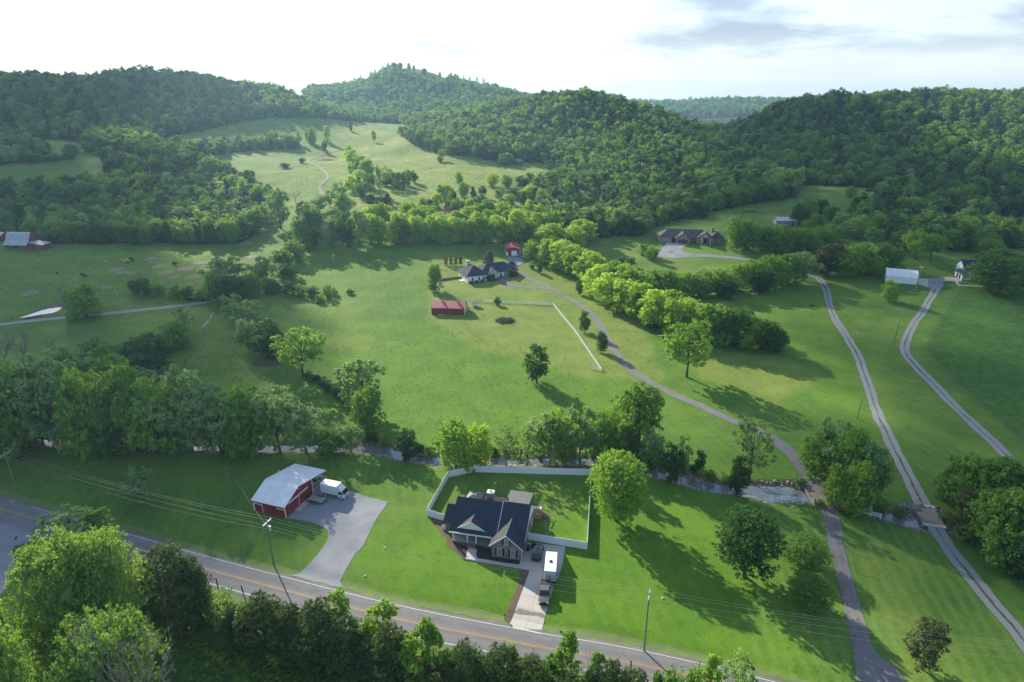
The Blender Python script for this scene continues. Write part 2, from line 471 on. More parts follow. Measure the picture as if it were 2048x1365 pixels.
def brick(name, c1, c2, mortar):
    s = NT(name)
    p = s.opos()
    br = s.n('ShaderNodeTexBrick', {'Vector': p, 'Scale': 4.5, 'Color1': (*c1, 1), 'Color2': (*c2, 1), 'Mortar': (*mortar, 1), 'Mortar Size': 0.012, 'Bias': -0.2})
    n = s.noise(p, 2.0, 5.0)
    cc = s.mix(0.5, br.outputs[0], s.ramp(n, [(0.3, (0.6, 0.6, 0.6)), (0.7, (1.0, 1.0, 1.0))]), 'MULTIPLY')
    return s.done(cc, 0.9, bump=br.outputs[1], bstr=0.4, bdist=-0.01)
M['brick'] = brick('taupe_brick', (0.30, 0.18, 0.18), (0.21, 0.135, 0.145), (0.27, 0.24, 0.23))
def ribbed(name, c, scale=4.0, rough=0.45, axis='X', var=0.1):   # corrugated metal: ribs are relief only
    s = NT(name)
    p = s.opos()
    w = s.n('ShaderNodeTexWave', {'Vector': p, 'Scale': scale, 'Distortion': 0.0}, wave_type='BANDS', bands_direction=axis).outputs[0]
    w = s.math('POWER', w, 4.0)
    n = s.noise(p, 0.5, 5.0, 0.65)
    cc = s.ramp(n, [(0.3, [v * (1 - var) for v in c]), (0.7, [min(1, v * (1 + var)) for v in c])])
    return s.done(cc, rough, bump=w, bstr=0.5, bdist=0.03)
M['red_siding'] = ribbed('red_metal_siding', (0.24, 0.018, 0.022), 3.0, 0.55)
M['red_roof'] = ribbed('red_metal_roof', (0.42, 0.045, 0.06), 3.0, 0.40)
M['white_roof'] = ribbed('white_ribbed_roof', (0.80, 0.82, 0.84), 3.0, 0.35)
M['grey_siding'] = ribbed('grey_metal_siding', (0.20, 0.215, 0.225), 3.0, 0.55)
M['grey_roof'] = ribbed('pale_grey_metal_roof', (0.46, 0.46, 0.46), 3.0, 0.4)
M['white_siding'] = ribbed('white_metal_siding', (0.80, 0.84, 0.88), 3.0, 0.5)
M['old_tin'] = ribbed('old_tin_roof', (0.36, 0.40, 0.44), 3.0, 0.45, var=0.25)
M['old_red_board'] = ribbed('old_red_boards', (0.20, 0.055, 0.045), 5.0, 0.9, var=0.35)
def asphalt(name, c, var=0.18, scale=0.35):
    s = NT(name)
    p = s.wpos()
    a = s.noise(p, scale, 6.0, 0.6); b = s.noise(p, 9.0, 3.0, 0.7); d = s.noise(p, 0.07, 3.0)
    f = s.math('ADD', s.math('ADD', s.math('MULTIPLY', a, 0.4), s.math('MULTIPLY', b, 0.35)), s.math('MULTIPLY', d, 0.25))
    cc = s.ramp(f, [(0.32, [v * (1 - var) for v in c]), (0.68, [v * (1 + var) for v in c])])
    return s.done(cc, 0.9, bump=b, bstr=0.35, bdist=0.02, spec=0.3)
def worn(name, c, lanes, var=0.2):                # asphalt polished pale in the wheel tracks, with tar-sealed cracks and patches
    s = NT(name)
    p = s.wpos()
    u = s.n('ShaderNodeSeparateXYZ', {0: s.n('ShaderNodeUVMap').outputs[0]}).outputs[0]
    a = s.noise(p, 0.3, 6.0, 0.65); b = s.noise(p, 9.0, 3.0, 0.7); d = s.noise(p, 0.06, 3.0)
    f = s.math('ADD', s.math('ADD', s.math('MULTIPLY', a, 0.4), s.math('MULTIPLY', b, 0.3)), s.math('MULTIPLY', d, 0.3))
    cc = s.ramp(f, [(0.34, [v * (1 - var) for v in c]), (0.66, [v * (1 + var) for v in c])])
    w = s.math('SINE', s.math('MULTIPLY', s.math('ADD', u, s.math('MULTIPLY', s.math('SUBTRACT', a, 0.5), 0.08)), 2 * math.pi * lanes))
    cc = s.mix(s.math('MULTIPLY', s.ramp(w, [(0.0, 0.0), (1.0, 1.0)]), 0.35), cc, [v * 1.35 for v in c])
    vo = s.n('ShaderNodeTexVoronoi', {'Vector': s.mix(0.25, p, s.n('ShaderNodeTexNoise', {'Vector': p, 'Scale': 0.6}).outputs[1]), 'Scale': 0.22}, feature='DISTANCE_TO_EDGE').outputs[0]
    cc = s.mix(s.math('MULTIPLY', s.ramp(vo, [(0.0, 1.0), (0.012, 0.0)]), 0.6), cc, [v * 0.4 for v in c])
    patch = s.ramp(s.noise(p, 0.11, 2.0), [(0.66, 0.0), (0.68, 1.0)])
    cc = s.mix(s.math('MULTIPLY', patch, 0.35), cc, [v * 0.6 for v in c])
    return s.done(cc, 0.9, bump=b, bstr=0.35, bdist=0.02, spec=0.3)
M['asphalt'] = worn('old_asphalt', (0.170, 0.170, 0.178), 4)
M['drive_asphalt'] = worn('drive_asphalt', (0.165, 0.160, 0.162), 2, 0.28)
M['gravel'] = asphalt('grey_gravel', (0.225, 0.24, 0.27), 0.42, 0.22)
M['pale_gravel'] = asphalt('pale_gravel', (0.28, 0.27, 0.26), 0.25, 0.3)
def twotrack(name, c):                           # gravel wheel tracks with a grassy crown between them
    s = NT(name)
    uv = s.n('ShaderNodeUVMap').outputs[0]
    u = s.n('ShaderNodeSeparateXYZ', {0: uv}).outputs[0]
    p = s.wpos()
    n = s.noise(p, 0.9, 5.0, 0.6); b = s.noise(p, 8.0, 3.0)
    n2 = s.noise(p, 0.05, 2.0)
    off = s.math('ABSOLUTE', s.math('SUBTRACT', u, 0.5))
    k = s.math('ADD', off, s.math('MULTIPLY', s.math('SUBTRACT', n, 0.5), 0.22))
    k = s.math('ADD', k, s.math('MULTIPLY', s.math('SUBTRACT', n2, 0.42), 0.30))
    g = s.ramp(k, [(0.05, 1.0), (0.13, 0.0)])
    gr = s.ramp(b, [(0.3, [v * 0.75 for v in c]), (0.7, [v * 1.2 for v in c])])
    grass = s.ramp(n, [(0.35, (0.035, 0.085, 0.012)), (0.65, (0.085, 0.12, 0.03))])
    return s.done(s.mix(g, gr, grass), 0.95, bump=b, bstr=0.3)
M['twotrack'] = twotrack('twotrack_gravel', (0.25, 0.255, 0.26))
def water(name, c, rough):
    s = NT(name)
    p = s.wpos()
    b = s.noise(p, 2.2, 3.0)
    c = s.ramp(s.noise(p, 0.55, 5.0, 0.65), [(0.40, [v * 0.75 for v in c]), (0.62, [v * 1.15 for v in c])])
    return s.done(c, rough, bump=b, bstr=0.10, bdist=0.05, spec=0.9)
M['water'] = water('stream_water', (0.17, 0.195, 0.205), 0.06)  # pale blue-grey base paints reflected sky into the water
M['pool'] = water('pool_water', (0.05, 0.30, 0.42), 0.05)
# ------------------------------------------------------------------ ground
def inpoly(X, Y, poly):
    r = np.zeros(X.shape, bool)
    n = len(poly)
    for i in range(n):
        x0, y0 = poly[i]; x1, y1 = poly[(i + 1) % n]
        c = ((y0 > Y) != (y1 > Y)) & (X < (x1 - x0) * (Y - y0) / (y1 - y0 + 1e-12) + x0)
        r ^= c
    return r
def zoomed(ox, oy, s, pts):
    return [(ox + a / s, oy + b / s) for a, b in pts]
LEFT_WOOD = [(-900, 90), (0, 110), (300, 100), (600, 165), (640, 200), (655, 236), (540, 236), (330, 275), (325, 305), (365, 318), (430, 338), (480, 370), (535, 400), (545, 432), (510, 470), (480, 488), (92, 488), (0, 465), (-900, 500)]
MID_WOOD = [(600, 165), (700, 150), (750, 120), (800, 120), (812, 140), (900, 150), (1040, 165), (1160, 165), (1400, 220), (1560, 190), (1850, 165), (3000, 165), (3000, 530), (2048, 498), (1900, 498), (1770, 480), (1695, 440), (1705, 418), (1770, 378), (1600, 370), (1592, 395), (1480, 412), (1400, 432), (1330, 447),
            (1280, 472), (1200, 476), (1105, 474), (1095, 440), (1060, 405), (1065, 378), (1150, 331), (1000, 322), (880, 308), (822, 287), (800, 270), (835, 256), (790, 246), (700, 243), (620, 234)]
STRIP_WOOD = [(345, 302), (420, 299), (500, 289), (560, 284), (598, 286), (600, 298), (500, 302), (400, 315), (352, 322)]
CLEARINGS = [[(800, 118), (822, 130), (868, 136), (905, 158), (880, 168), (825, 160), (802, 150)], zoomed(0, 100, 2.926, [(150, 530), (370, 522), (500, 560), (640, 620), (620, 720), (560, 770), (300, 800), (-80, 830), (-80, 690), (200, 650), (300, 610)])]
WU, WV = proj(XX, np.maximum(YY, 1.0), HH)
front = (YY > 60)
forest_m = front & (YY > 330) & (inpoly(WU, WV, LEFT_WOOD) | inpoly(WU, WV, MID_WOOD) | inpoly(WU, WV, STRIP_WOOD))
for c in CLEARINGS: forest_m &= ~inpoly(WU, WV, c)
forest_m |= (YY > 1450)
def soft(poly, s=6.0):
    a = vnoise(WU, WV, 60, 31) * s + vnoise(WU, WV, 23, 32) * s * 0.4
    return (front & inpoly(WU + a, WV + a * 0.4, poly)).astype(float)
dry = np.zeros(XX.shape); lush = np.zeros(XX.shape)  # dry: yellow of dry grass, plus sunlight painted on pasture and meadow
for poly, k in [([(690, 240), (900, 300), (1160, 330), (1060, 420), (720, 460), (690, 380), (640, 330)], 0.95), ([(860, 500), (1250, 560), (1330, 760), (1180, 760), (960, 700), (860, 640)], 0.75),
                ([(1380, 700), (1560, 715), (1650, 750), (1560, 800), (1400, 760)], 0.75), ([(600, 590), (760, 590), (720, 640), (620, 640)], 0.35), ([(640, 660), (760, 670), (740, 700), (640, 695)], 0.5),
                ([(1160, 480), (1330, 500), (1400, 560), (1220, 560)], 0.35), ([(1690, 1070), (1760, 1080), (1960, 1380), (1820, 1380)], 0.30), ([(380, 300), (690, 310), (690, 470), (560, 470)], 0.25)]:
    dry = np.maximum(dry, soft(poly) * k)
for poly, k in [([(660, 1060), (860, 1050), (1060, 1120), (1180, 950), (1500, 1000), (1640, 1365), (900, 1290)], 1.0), ([(560, 640), (860, 650), (1250, 760), (1300, 900), (700, 900)], 0.6), ([(1460, 560), (1640, 590), (1780, 860), (1680, 850), (1560, 700)], 0.5)]:
    lush = np.maximum(lush, soft(poly) * k)
rfield = soft([(1912, 585), (1850, 700), (1905, 765), (2060, 900), (2400, 1150), (2600, 700), (2200, 560)], 2)
weedy = soft([(200, 1240), (430, 1240), (800, 1335), (1100, 1420), (1000, 1700), (-300, 1800), (-300, 1240)], 4)
def blur(a, n=2):
    for _ in range(n):
        a = (a + np.roll(a, 1, 0) + np.roll(a, -1, 0) + np.roll(a, 1, 1) + np.roll(a, -1, 1)) / 5
    return a
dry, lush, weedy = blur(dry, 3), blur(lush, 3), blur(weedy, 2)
NX, NY = len(GX), len(GY)
me = bpy.data.meshes.new('ground')
co = np.stack([XX, YY, HH], -1).reshape(-1, 3).astype(np.float32)
idx = np.arange(NX * NY).reshape(NY, NX)
a, b, c, d = idx[:-1, :-1].ravel(), idx[:-1, 1:].ravel(), idx[1:, 1:].ravel(), idx[1:, :-1].ravel()
tri = np.concatenate([np.stack([a, b, c], -1), np.stack([a, c, d], -1)]).astype(np.int32)
me.vertices.add(len(co)); me.vertices.foreach_set('co', co.ravel())
me.loops.add(tri.size); me.loops.foreach_set('vertex_index', tri.ravel())
me.polygons.add(len(tri)); me.polygons.foreach_set('loop_start', np.arange(0, tri.size, 3, dtype=np.int32))
me.polygons.foreach_set('use_smooth', np.ones(len(tri), bool))
me.update()
zone = me.attributes.new('zone', 'FLOAT_COLOR', 'POINT')
bank = np.where(near_m, 1 - sstep(1.0, 3.4, sdist), 0)
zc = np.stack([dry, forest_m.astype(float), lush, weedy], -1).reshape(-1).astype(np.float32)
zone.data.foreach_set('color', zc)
bk = me.attributes.new('bank', 'FLOAT', 'POINT')
bk.data.foreach_set('value', np.maximum(bank, np.where(YY < 400, 1 - sstep(-0.5, 0.8, pdist), 0)).ravel().astype(np.float32))
stripe = soft([(1480, 1000), (1640, 1025), (1760, 1042), (1870, 1062), (2100, 1340), (2200, 1600), (1480, 1420), (1500, 1200)], 3)
stp = me.attributes.new('stripe', 'FLOAT', 'POINT')
stp.data.foreach_set('value', blur(stripe, 2).ravel().astype(np.float32))
rgh = me.attributes.new('rough', 'FLOAT', 'POINT')
rgh.data.foreach_set('value', blur(rfield, 1).ravel().astype(np.float32))
STRIPE_ANGLE = -78.0
def ground_mat():
    s = NT('meadow_ground')
    p = s.wpos()
    at = s.n('ShaderNodeAttribute', attribute_name='zone')
    sp = s.n('ShaderNodeSeparateColor', {0: at.outputs['Color']})
    zdry_sunlit, zfor, zlush, zweed = sp.outputs[0], sp.outputs[1], sp.outputs[2], at.outputs['Alpha']
    big = s.noise(p, 0.012, 5.0, 0.6); mid = s.noise(p, 0.09, 5.0, 0.6); small = s.noise(p, 0.8, 5.0, 0.7); tiny = s.noise(p, 6.0, 3.0, 0.7)
    base = s.ramp(s.math('ADD', s.math('MULTIPLY', big, 0.5), s.math('MULTIPLY', mid, 0.5)), [(0.38, (0.050, 0.132, 0.017)), (0.5, (0.088, 0.182, 0.021)), (0.62, (0.160, 0.228, 0.038))])
    lush_c = s.ramp(mid, [(0.38, (0.056, 0.162, 0.008)), (0.62, (0.105, 0.220, 0.012))])
    c = s.mix(zlush, base, lush_c)
    # mowing stripes: faint bands in two directions
    ws = s.n('ShaderNodeMapping', {'Vector': p, 'Rotation': (0, 0, R(24))}).outputs[0]
    wv = s.n('ShaderNodeTexWave', {'Vector': ws, 'Scale': 0.55, 'Distortion': 2.2, 'Detail': 3.0, 'Detail Scale': 0.6}, wave_type='BANDS', bands_direction='Y').outputs[0]
    c = s.mix(s.math('MULTIPLY', s.math('MULTIPLY', wv, zlush), 0.35), c, (0.120, 0.240, 0.020))
    ws2 = s.n('ShaderNodeMapping', {'Vector': p, 'Rotation': (0, 0, R(-14))}).outputs[0]
    wv2 = s.n('ShaderNodeTexWave', {'Vector': ws2, 'Scale': 0.11, 'Distortion': 2.5, 'Detail': 4.0, 'Detail Scale': 0.5}, wave_type='BANDS', bands_direction='X').outputs[0]
    c = s.mix(s.math('MULTIPLY', s.math('POWER', wv2, 3.0), 0.20), c, (0.15, 0.23, 0.05))
    ws3 = s.n('ShaderNodeMapping', {'Vector': p, 'Rotation': (0, 0, R(STRIPE_ANGLE))}).outputs[0]
    wv3 = s.n('ShaderNodeTexWave', {'Vector': ws3, 'Scale': 0.13, 'Distortion': 6.0, 'Detail': 4.0, 'Detail Scale': 0.35, 'Detail Roughness': 0.65}, wave_type='BANDS', bands_direction='Y').outputs[0]
    zst = s.n('ShaderNodeAttribute', attribute_name='stripe').outputs['Fac']
    c = s.mix(s.math('MULTIPLY', s.math('MULTIPLY', s.math('POWER', wv3, 1.6), zst), 0.38), c, (0.17, 0.26, 0.065))
    dry_sunlit = s.math('MULTIPLY', zdry_sunlit, s.ramp(s.math('ADD', s.math('MULTIPLY', mid, 0.6), s.math('MULTIPLY', small, 0.4)), [(0.35, 0.25), (0.62, 1.0)]))
    c = s.mix(dry_sunlit, c, (0.23, 0.26, 0.060))  # one yellow for dry grass and for the painted sunlight
    # scattered straw, clover and bare spots
    spots = s.ramp(s.noise(p, 0.22, 6.0, 0.7), [(0.62, 0.0), (0.74, 1.0)])
    c = s.mix(s.math('MULTIPLY', spots, 0.40), c, (0.16, 0.20, 0.06))
    dark = s.ramp(s.noise(p, 0.5, 4.0, 0.65), [(0.36, 1.0), (0.46, 0.0)])
    c = s.mix(s.math('MULTIPLY', dark, 0.28), c, (0.018, 0.065, 0.010))
    tall = s.ramp(s.noise(p, 0.45, 6.0, 0.7), [(0.40, (0.018, 0.050, 0.010)), (0.60, (0.055, 0.120, 0.022))])
    c = s.mix(s.math('MULTIPLY', zweed, 0.85), c, tall)
    c = s.mix(s.math('MULTIPLY', s.ramp(small, [(0.3, 0.0), (0.7, 1.0)]), 0.45), c, s.mix(0.6, c, (0.13, 0.22, 0.035)))
    c = s.mix(0.55, c, s.ramp(s.math('ADD', s.math('MULTIPLY', tiny, 0.5), s.math('MULTIPLY', s.noise(p, 2.2, 4.0, 0.7), 0.5)), [(0.34, 0.62), (0.66, 1.45)]), 'MULTIPLY')
    litter = s.ramp(small, [(0.35, (0.020, 0.024, 0.010)), (0.65, (0.055, 0.060, 0.022))])
    rough = s.ramp(s.noise(p, 0.35, 6.0, 0.72), [(0.36, (0.026, 0.088, 0.014)), (0.64, (0.070, 0.160, 0.026))])
    c = s.mix(s.math('MULTIPLY', s.n('ShaderNodeAttribute', attribute_name='rough').outputs['Fac'], 0.9), c, rough)
    c = s.mix(zfor, c, litter)
    bnk = s.n('ShaderNodeAttribute', attribute_name='bank').outputs['Fac']
    silt = s.ramp(s.noise(p, 1.4, 6.0, 0.75), [(0.34, (0.050, 0.036, 0.024)), (0.52, (0.17, 0.13, 0.09)), (0.68, (0.30, 0.26, 0.20))])
    bf = s.ramp(s.math('ADD', bnk, s.math('MULTIPLY', s.math('SUBTRACT', small, 0.5), 0.7)), [(0.35, 0.0), (0.60, 1.0)])
    c = s.mix(bf, c, silt)
    hgt = s.math('ADD', s.math('MULTIPLY', small, 0.6), s.math('MULTIPLY', tiny, 0.4))
    return s.done(c, 0.95, bump=hgt, bstr=0.55, bdist=0.35, spec=0.15)
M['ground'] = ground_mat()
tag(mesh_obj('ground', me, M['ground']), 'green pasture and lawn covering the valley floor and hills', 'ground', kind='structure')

# ------------------------------------------------------------------ draped sheets and ribbons
def world_poly(px):
    return [P(a, b) for a, b in px]
def resample(pts, step, jitter=0.0, seed=1):
    r = np.random.default_rng(seed)
    out = []
    n = len(pts)
    for i in range(n):
        a, b = Vector(pts[i]).to_2d(), Vector(pts[(i + 1) % n]).to_2d()
        L = (b - a).length
        k = max(1, int(L / step))
        nrm = Vector((-(b - a).y, (b - a).x)).normalized() if L > 1e-6 else Vector((0, 0))
        for q in range(k):
            p = a + (b - a) * (q / k)
            if q > 0 and jitter: p = p + nrm * float(r.normal(0, jitter))
            out.append(p)
    return out
def drape(name, pts, mat, off=0.05, step=1.6, jitter=0.0, parent=None, seed=1, Hf=None):
    Hf = Hf or H
    bd = resample(pts, step, jitter, seed)
    n = len(bd)
    xs = [p.x for p in bd]; ys = [p.y for p in bd]
    gx, gy = np.meshgrid(np.arange(min(xs), max(xs), step), np.arange(min(ys), max(ys), step))
    gx, gy = gx.ravel(), gy.ravel()
    ins = inpoly(gx, gy, [(p.x, p.y) for p in bd])
    vs = bd + [Vector((x, y)) for x, y in zip(gx[ins], gy[ins])]
    r = delaunay_2d_cdt(vs, [(i, (i + 1) % n) for i in range(n)], [list(range(n))], 1, 1e-4)
    v2, fs = r[0], r[2]
    zz = Hf([v.x for v in v2], [v.y for v in v2]) + off
    me = bpy.data.meshes.new(name)
    me.from_pydata([(v.x, v.y, float(z)) for v, z in zip(v2, zz)], [], [list(f) for f in fs])
    bm = bmesh.new(); bm.from_mesh(me); bmesh.ops.recalc_face_normals(bm, faces=bm.faces)
    if sum(f.normal.z for f in bm.faces) < 0: bmesh.ops.reverse_faces(bm, faces=bm.faces)
    bm.to_mesh(me); bm.free()
    return mesh_obj(name, me, mat, parent)
def centre(pxw, step=1.0, world=False):          # a centre line with widths in metres, resampled evenly
    pts = [(*(p[:2] if world else P(p[0], p[1])[:2]), p[2]) for p in pxw]
    c = catmull(pts, 24)
    out, acc = [c[0]], 0.0
    for i in range(1, len(c)):
        acc += float(np.hypot(*(c[i][:2] - c[i - 1][:2])))
        if acc >= step:
            out.append(c[i]); acc = 0.0
    return out
def ribbon(name, line, mat, off=0.06, across=4, side=0.0, width=None, parent=None, rough=0.0, Hf=None, seed=3, u0=0.0, u1=1.0):
    Hf = Hf or Hb
    r = np.random.default_rng(seed)
    L = np.array(line); n = len(L)
    d = np.gradient(L[:, :2], axis=0); d /= np.linalg.norm(d, axis=1)[:, None] + 1e-9
    nr = np.stack([-d[:, 1], d[:, 0]], -1)
    w = np.full(n, width) if width else L[:, 2]
    j0 = np.convolve(r.normal(0, rough, n + 4), np.ones(5) / 5, 'valid') * 2 if rough else np.zeros(n)
    j1 = np.convolve(r.normal(0, rough, n + 4), np.ones(5) / 5, 'valid') * 2 if rough else np.zeros(n)
    vs, uv = [], []
    run = np.r_[0, np.cumsum(np.hypot(*np.diff(L[:, :2], axis=0).T))]
    for k in range(across + 1):
        t = k / across
        o = (t - 0.5) * w + side + (j0 * (1 - t) - j1 * t)
        vs.append(L[:, :2] + nr * o[:, None]); uv.append(np.stack([np.full(n, t), run], -1))
    V = np.stack(vs, 1).reshape(-1, 2); UV = np.stack(uv, 1).reshape(-1, 2)
    z = Hf(V[:, 0], V[:, 1]) + off
    if Hf is Hb: z = np.maximum(z, H(V[:, 0], V[:, 1]) + off)
    k = across + 1
    fs = [(i * k + j, i * k + j + 1, (i + 1) * k + j + 1, (i + 1) * k + j) for i in range(n - 1) for j in range(across)]
    me = bpy.data.meshes.new(name)
    me.from_pydata([(a, b, float(c)) for (a, b), c in zip(V, z)], [], fs)
    ul = me.uv_layers.new(name='UVMap')
    for lp in me.loops: ul.data[lp.index].uv = UV[lp.vertex_index]
    bm = bmesh.new(); bm.from_mesh(me)
    if sum(f.normal.z for f in bm.faces) < 0: bmesh.ops.reverse_faces(bm, faces=bm.faces)
    bm.to_mesh(me); bm.free()
    return mesh_obj(name, me, mat, parent)

# two-lane road with its painted lines (read off the upper edge line, 3 m above the centre line)
ROAD = centre([(*flat(a, b)[:2], 7.4) for a, b in [(-420, 850), (-160, 945), (0, 996), (330, 1090), (560, 1153), (807, 1214), (1050, 1261), (1300, 1306), (1540, 1363), (1900, 1470), (2300, 1600)]], 1.0, True)
_L = np.array(ROAD); _d = np.gradient(_L[:, :2], axis=0); _d /= np.linalg.norm(_d, axis=1)[:, None]
_L[:, 0] += _d[:, 1] * 3.05; _L[:, 1] += -_d[:, 0] * 3.05
ROAD = [r for r in _L]
road = tag(ribbon('road', ROAD, M['asphalt'], 0.06, 6, rough=0.05, Hf=H), 'two-lane asphalt road running past the brick house', 'road', kind='structure')
SHOULDER = asphalt('grassy_verge', (0.125, 0.175, 0.055), 0.35, 0.5)
for sd_, w_ in ((4.6, 2.0), (-4.4, 1.6)):
    ribbon('verge', ROAD, SHOULDER, 0.03, 3, side=sd_, width=w_, rough=0.25, Hf=H, parent=road)
for s_, mt in ((3.05, 'line_white'), (-3.05, 'line_white'), (0.13, 'line_yellow'), (-0.13, 'line_yellow')):
    ribbon('lane_marking', [p for p in ROAD if not (mt == 'line_white' and s_ < 0 and p[0] < -86)], M[mt], 0.075, 1, side=s_, width=0.13 if mt == 'line_white' else 0.11, parent=road, Hf=H)
jn = drape('side_road', world_poly([(-330, 900), (-40, 990), (95, 1042), (125, 1058), (70, 1082), (30, 1092), (22, 1106), (32, 1125), (44, 1138), (36, 1160), (0, 1190), (-80, 1280), (-340, 1290)]), M['gravel'], 0.048, 1.6, 0.08)
tag(jn, 'grey chip-sealed side road meeting the two-lane road at the stop sign', 'road', kind='structure')

# long asphalt drive over the stream to the ranch house
def w2(px0, px1, py):
    p, q = P(px0, py), P(px1, py)
    return ((px0 + px1) / 2, py, (q - p).length)
DRIVE = [w2(1716, 1815, 1372), w2(1714, 1797, 1345), w2(1706, 1750, 1300), w2(1700, 1732, 1259), w2(1682, 1710, 1179), w2(1660, 1688, 1100), w2(1651, 1678, 1044), w2(1636, 1672, 1012), w2(1620, 1650, 980), w2(1594, 1616, 940), w2(1562, 1586, 900),
         (1535, 872, 3.4), (1500, 855, 3.4), (1450, 836, 3.3), (1400, 812, 3.2), (1350, 790, 3.2), (1300, 765, 3.2), (1262, 740, 3.0), (1240, 715, 3.0), (1222, 690, 3.0), (1205, 660, 3.0), (1184, 630, 3.0), (1150, 604, 3.0), (1110, 583, 3.1), (1070, 563, 3.5), (1040, 547, 5.0), (1025, 537, 6.0), (1018, 528, 5.0)]
for i, d_ in enumerate(DRIVE[3:11]): DRIVE[3 + i] = (d_[0], d_[1], min(d_[2] * 1.1, 3.9))
DRIVE_L = centre(DRIVE)
drive = tag(ribbon('driveway', DRIVE_L, M['drive_asphalt'], 0.07, 5, rough=0.12), 'long worn asphalt driveway curving over the stream bridge to the ranch house', 'driveway', kind='structure')
ribbon('loop_drive', centre([(1110, 580, 3.0), (1075, 577, 2.6), (1045, 574, 2.6), (1018, 570, 3.4), (1005, 562, 4.5), (1012, 553, 4.5), (1028, 545, 4.0)]), M['drive_asphalt'], 0.055, 4, rough=0.1, parent=drive)
drape('garage_apron', world_poly([(1012, 514), (1046, 516), (1050, 522), (1038, 532), (1022, 528)]), M['gravel'], 0.05, 2.0, 0.2, parent=drive)
t2 = centre([(2330, 1640, 3.3), (2170, 1440, 3.3), (2048, 1282, 3.3), (1963, 1182, 3.3), (1899, 1098, 3.3), (1869, 1052, 3.2), (1860, 1034, 3.2), (1843, 1004, 3.2), (1815, 950, 3.2), (1788, 896, 3.2), (1764, 848, 3.2), (1749, 810, 3.2), (1732, 759, 3.2), (1719, 719, 3.2), (1699, 684, 3.2), (1682, 657, 3.2), (1667, 632, 3.2), (1658, 605, 3.2), (1652, 580, 3.4), (1642, 562, 3.4), (1626, 553, 3.2), (1570, 540, 3), (1510, 522, 3)])
tag(ribbon('gravel_lane', t2, M['twotrack'], 0.06, 6, rough=0.15), 'two-track gravel lane crossing the small concrete bridge', 'driveway', kind='structure')
t3 = centre([(2300, 1170, 3.2), (2150, 1040, 3.2), (2039, 938, 3.2), (1991, 890, 3.2), (1919, 822, 3.2), (1866, 768, 3.2), (1834, 735, 3.2), (1814, 710, 3.2), (1809, 690, 3.2), (1822, 658, 3.2), (1839, 632, 3.2), (1856, 605, 3.2), (1868, 585, 3.6), (1874, 566, 6.0)])
lane3 = tag(ribbon('gravel_lane', t3, M['twotrack'], 0.06, 6, rough=0.15), 'S-shaped two-track gravel lane leading to the white barn and white house', 'driveway', kind='structure')
z3 = lambda pts: world_poly(zoomed(1560, 480, 4.014, pts))
drape('gravel_apron', z3([(1195, 312), (1320, 298), (1320, 335), (1285, 370), (1270, 400), (1215, 400), (1185, 370)]), M['gravel'], 0.07, 1.6, 0.1, parent=lane3)
drape('concrete_pad', z3([(1088, 308), (1212, 316), (1190, 384), (1080, 348)]), M['concrete'], 0.055, 2.0, parent=lane3)
drape('concrete_path', z3([(1312, 298), (1460, 302), (1460, 336), (1425, 335), (1440, 362), (1630, 372), (1630, 380), (1430, 370), (1400, 332), (1325, 332)]), M['concrete'], 0.06, 2.0, parent=lane3)
zg = lambda pts: world_poly(zoomed(1260, 380, 5.12, pts))
gd = drape('gravel_court', zg([(365, 562), (585, 572), (520, 612), (565, 642), (690, 660), (880, 668), (1100, 690), (1300, 722), (1300, 748), (1060, 708), (880, 692), (680, 688), (450, 703), (290, 688), (238, 645), (330, 600)]), M['gravel'], 0.06, 2.0, 0.15)
tag(gd, 'pale gravel turning court in front of the grey stone house', 'driveway', kind='structure')
drape('concrete_apron', zg([(385, 540), (585, 560), (575, 580), (360, 566)]), M['concrete'], 0.09, 2.0, parent=gd)
drape('planting_ring', zg([(385, 632), (400, 624), (430, 624), (450, 632), (455, 642), (430, 652), (400, 650), (384, 642)]), M['soil'], 0.10, 1.0, parent=gd)
lane = centre([(-420, 700, 3.4), (-160, 672, 3.4), (0, 650, 3.4), (49, 644, 3.4), (137, 635, 3.4), (220, 627, 3.4), (281, 621, 3.4), (342, 614, 3.4), (391, 608, 3.4), (430, 601, 3.6), (470, 588, 3.4), (505, 566, 3.2), (545, 535, 3.2), (580, 508, 3.2), (606, 488, 3.2), (640, 478, 3.2)], 2.0)
tag(ribbon('farm_lane', lane, M['pale_gravel'], 0.08, 4, rough=0.15), 'thin pale gravel lane running past the farm pond', 'driveway', kind='structure')
mt_ = ribbon('meadow_track', centre([(652, 400, 3), (640, 375, 3), (656, 355, 3), (640, 335, 3), (615, 322, 3), (640, 312, 3), (690, 300, 3)], 4.0), M['soil'], 0.25, 3, rough=0.4)
tag(mt_, 'bare earth track winding up the meadow below the wooded hills', 'track', kind='structure')
# gravel yard of the red workshop
z1 = lambda pts: world_poly(zoomed(480, 880, 3.935, pts))
yard = drape('gravel_yard', z1([(362, 616), (440, 552), (540, 478), (575, 420), (640, 330), (800, 390), (890, 408), (965, 440), (1168, 490), (1120, 560), (1060, 650), (1000, 770), (955, 855), (870, 960), (785, 1115), (815, 1165), (400, 1065), (460, 1050), (520, 1000), (610, 905), (670, 820), (697, 760), (690, 715), (650, 685), (590, 662), (500, 640)]), M['gravel'], 0.055, 1.2, 0.10)
tag(yard, 'blue-grey gravel yard and drive beside the red workshop', 'gravel yard', kind='structure')
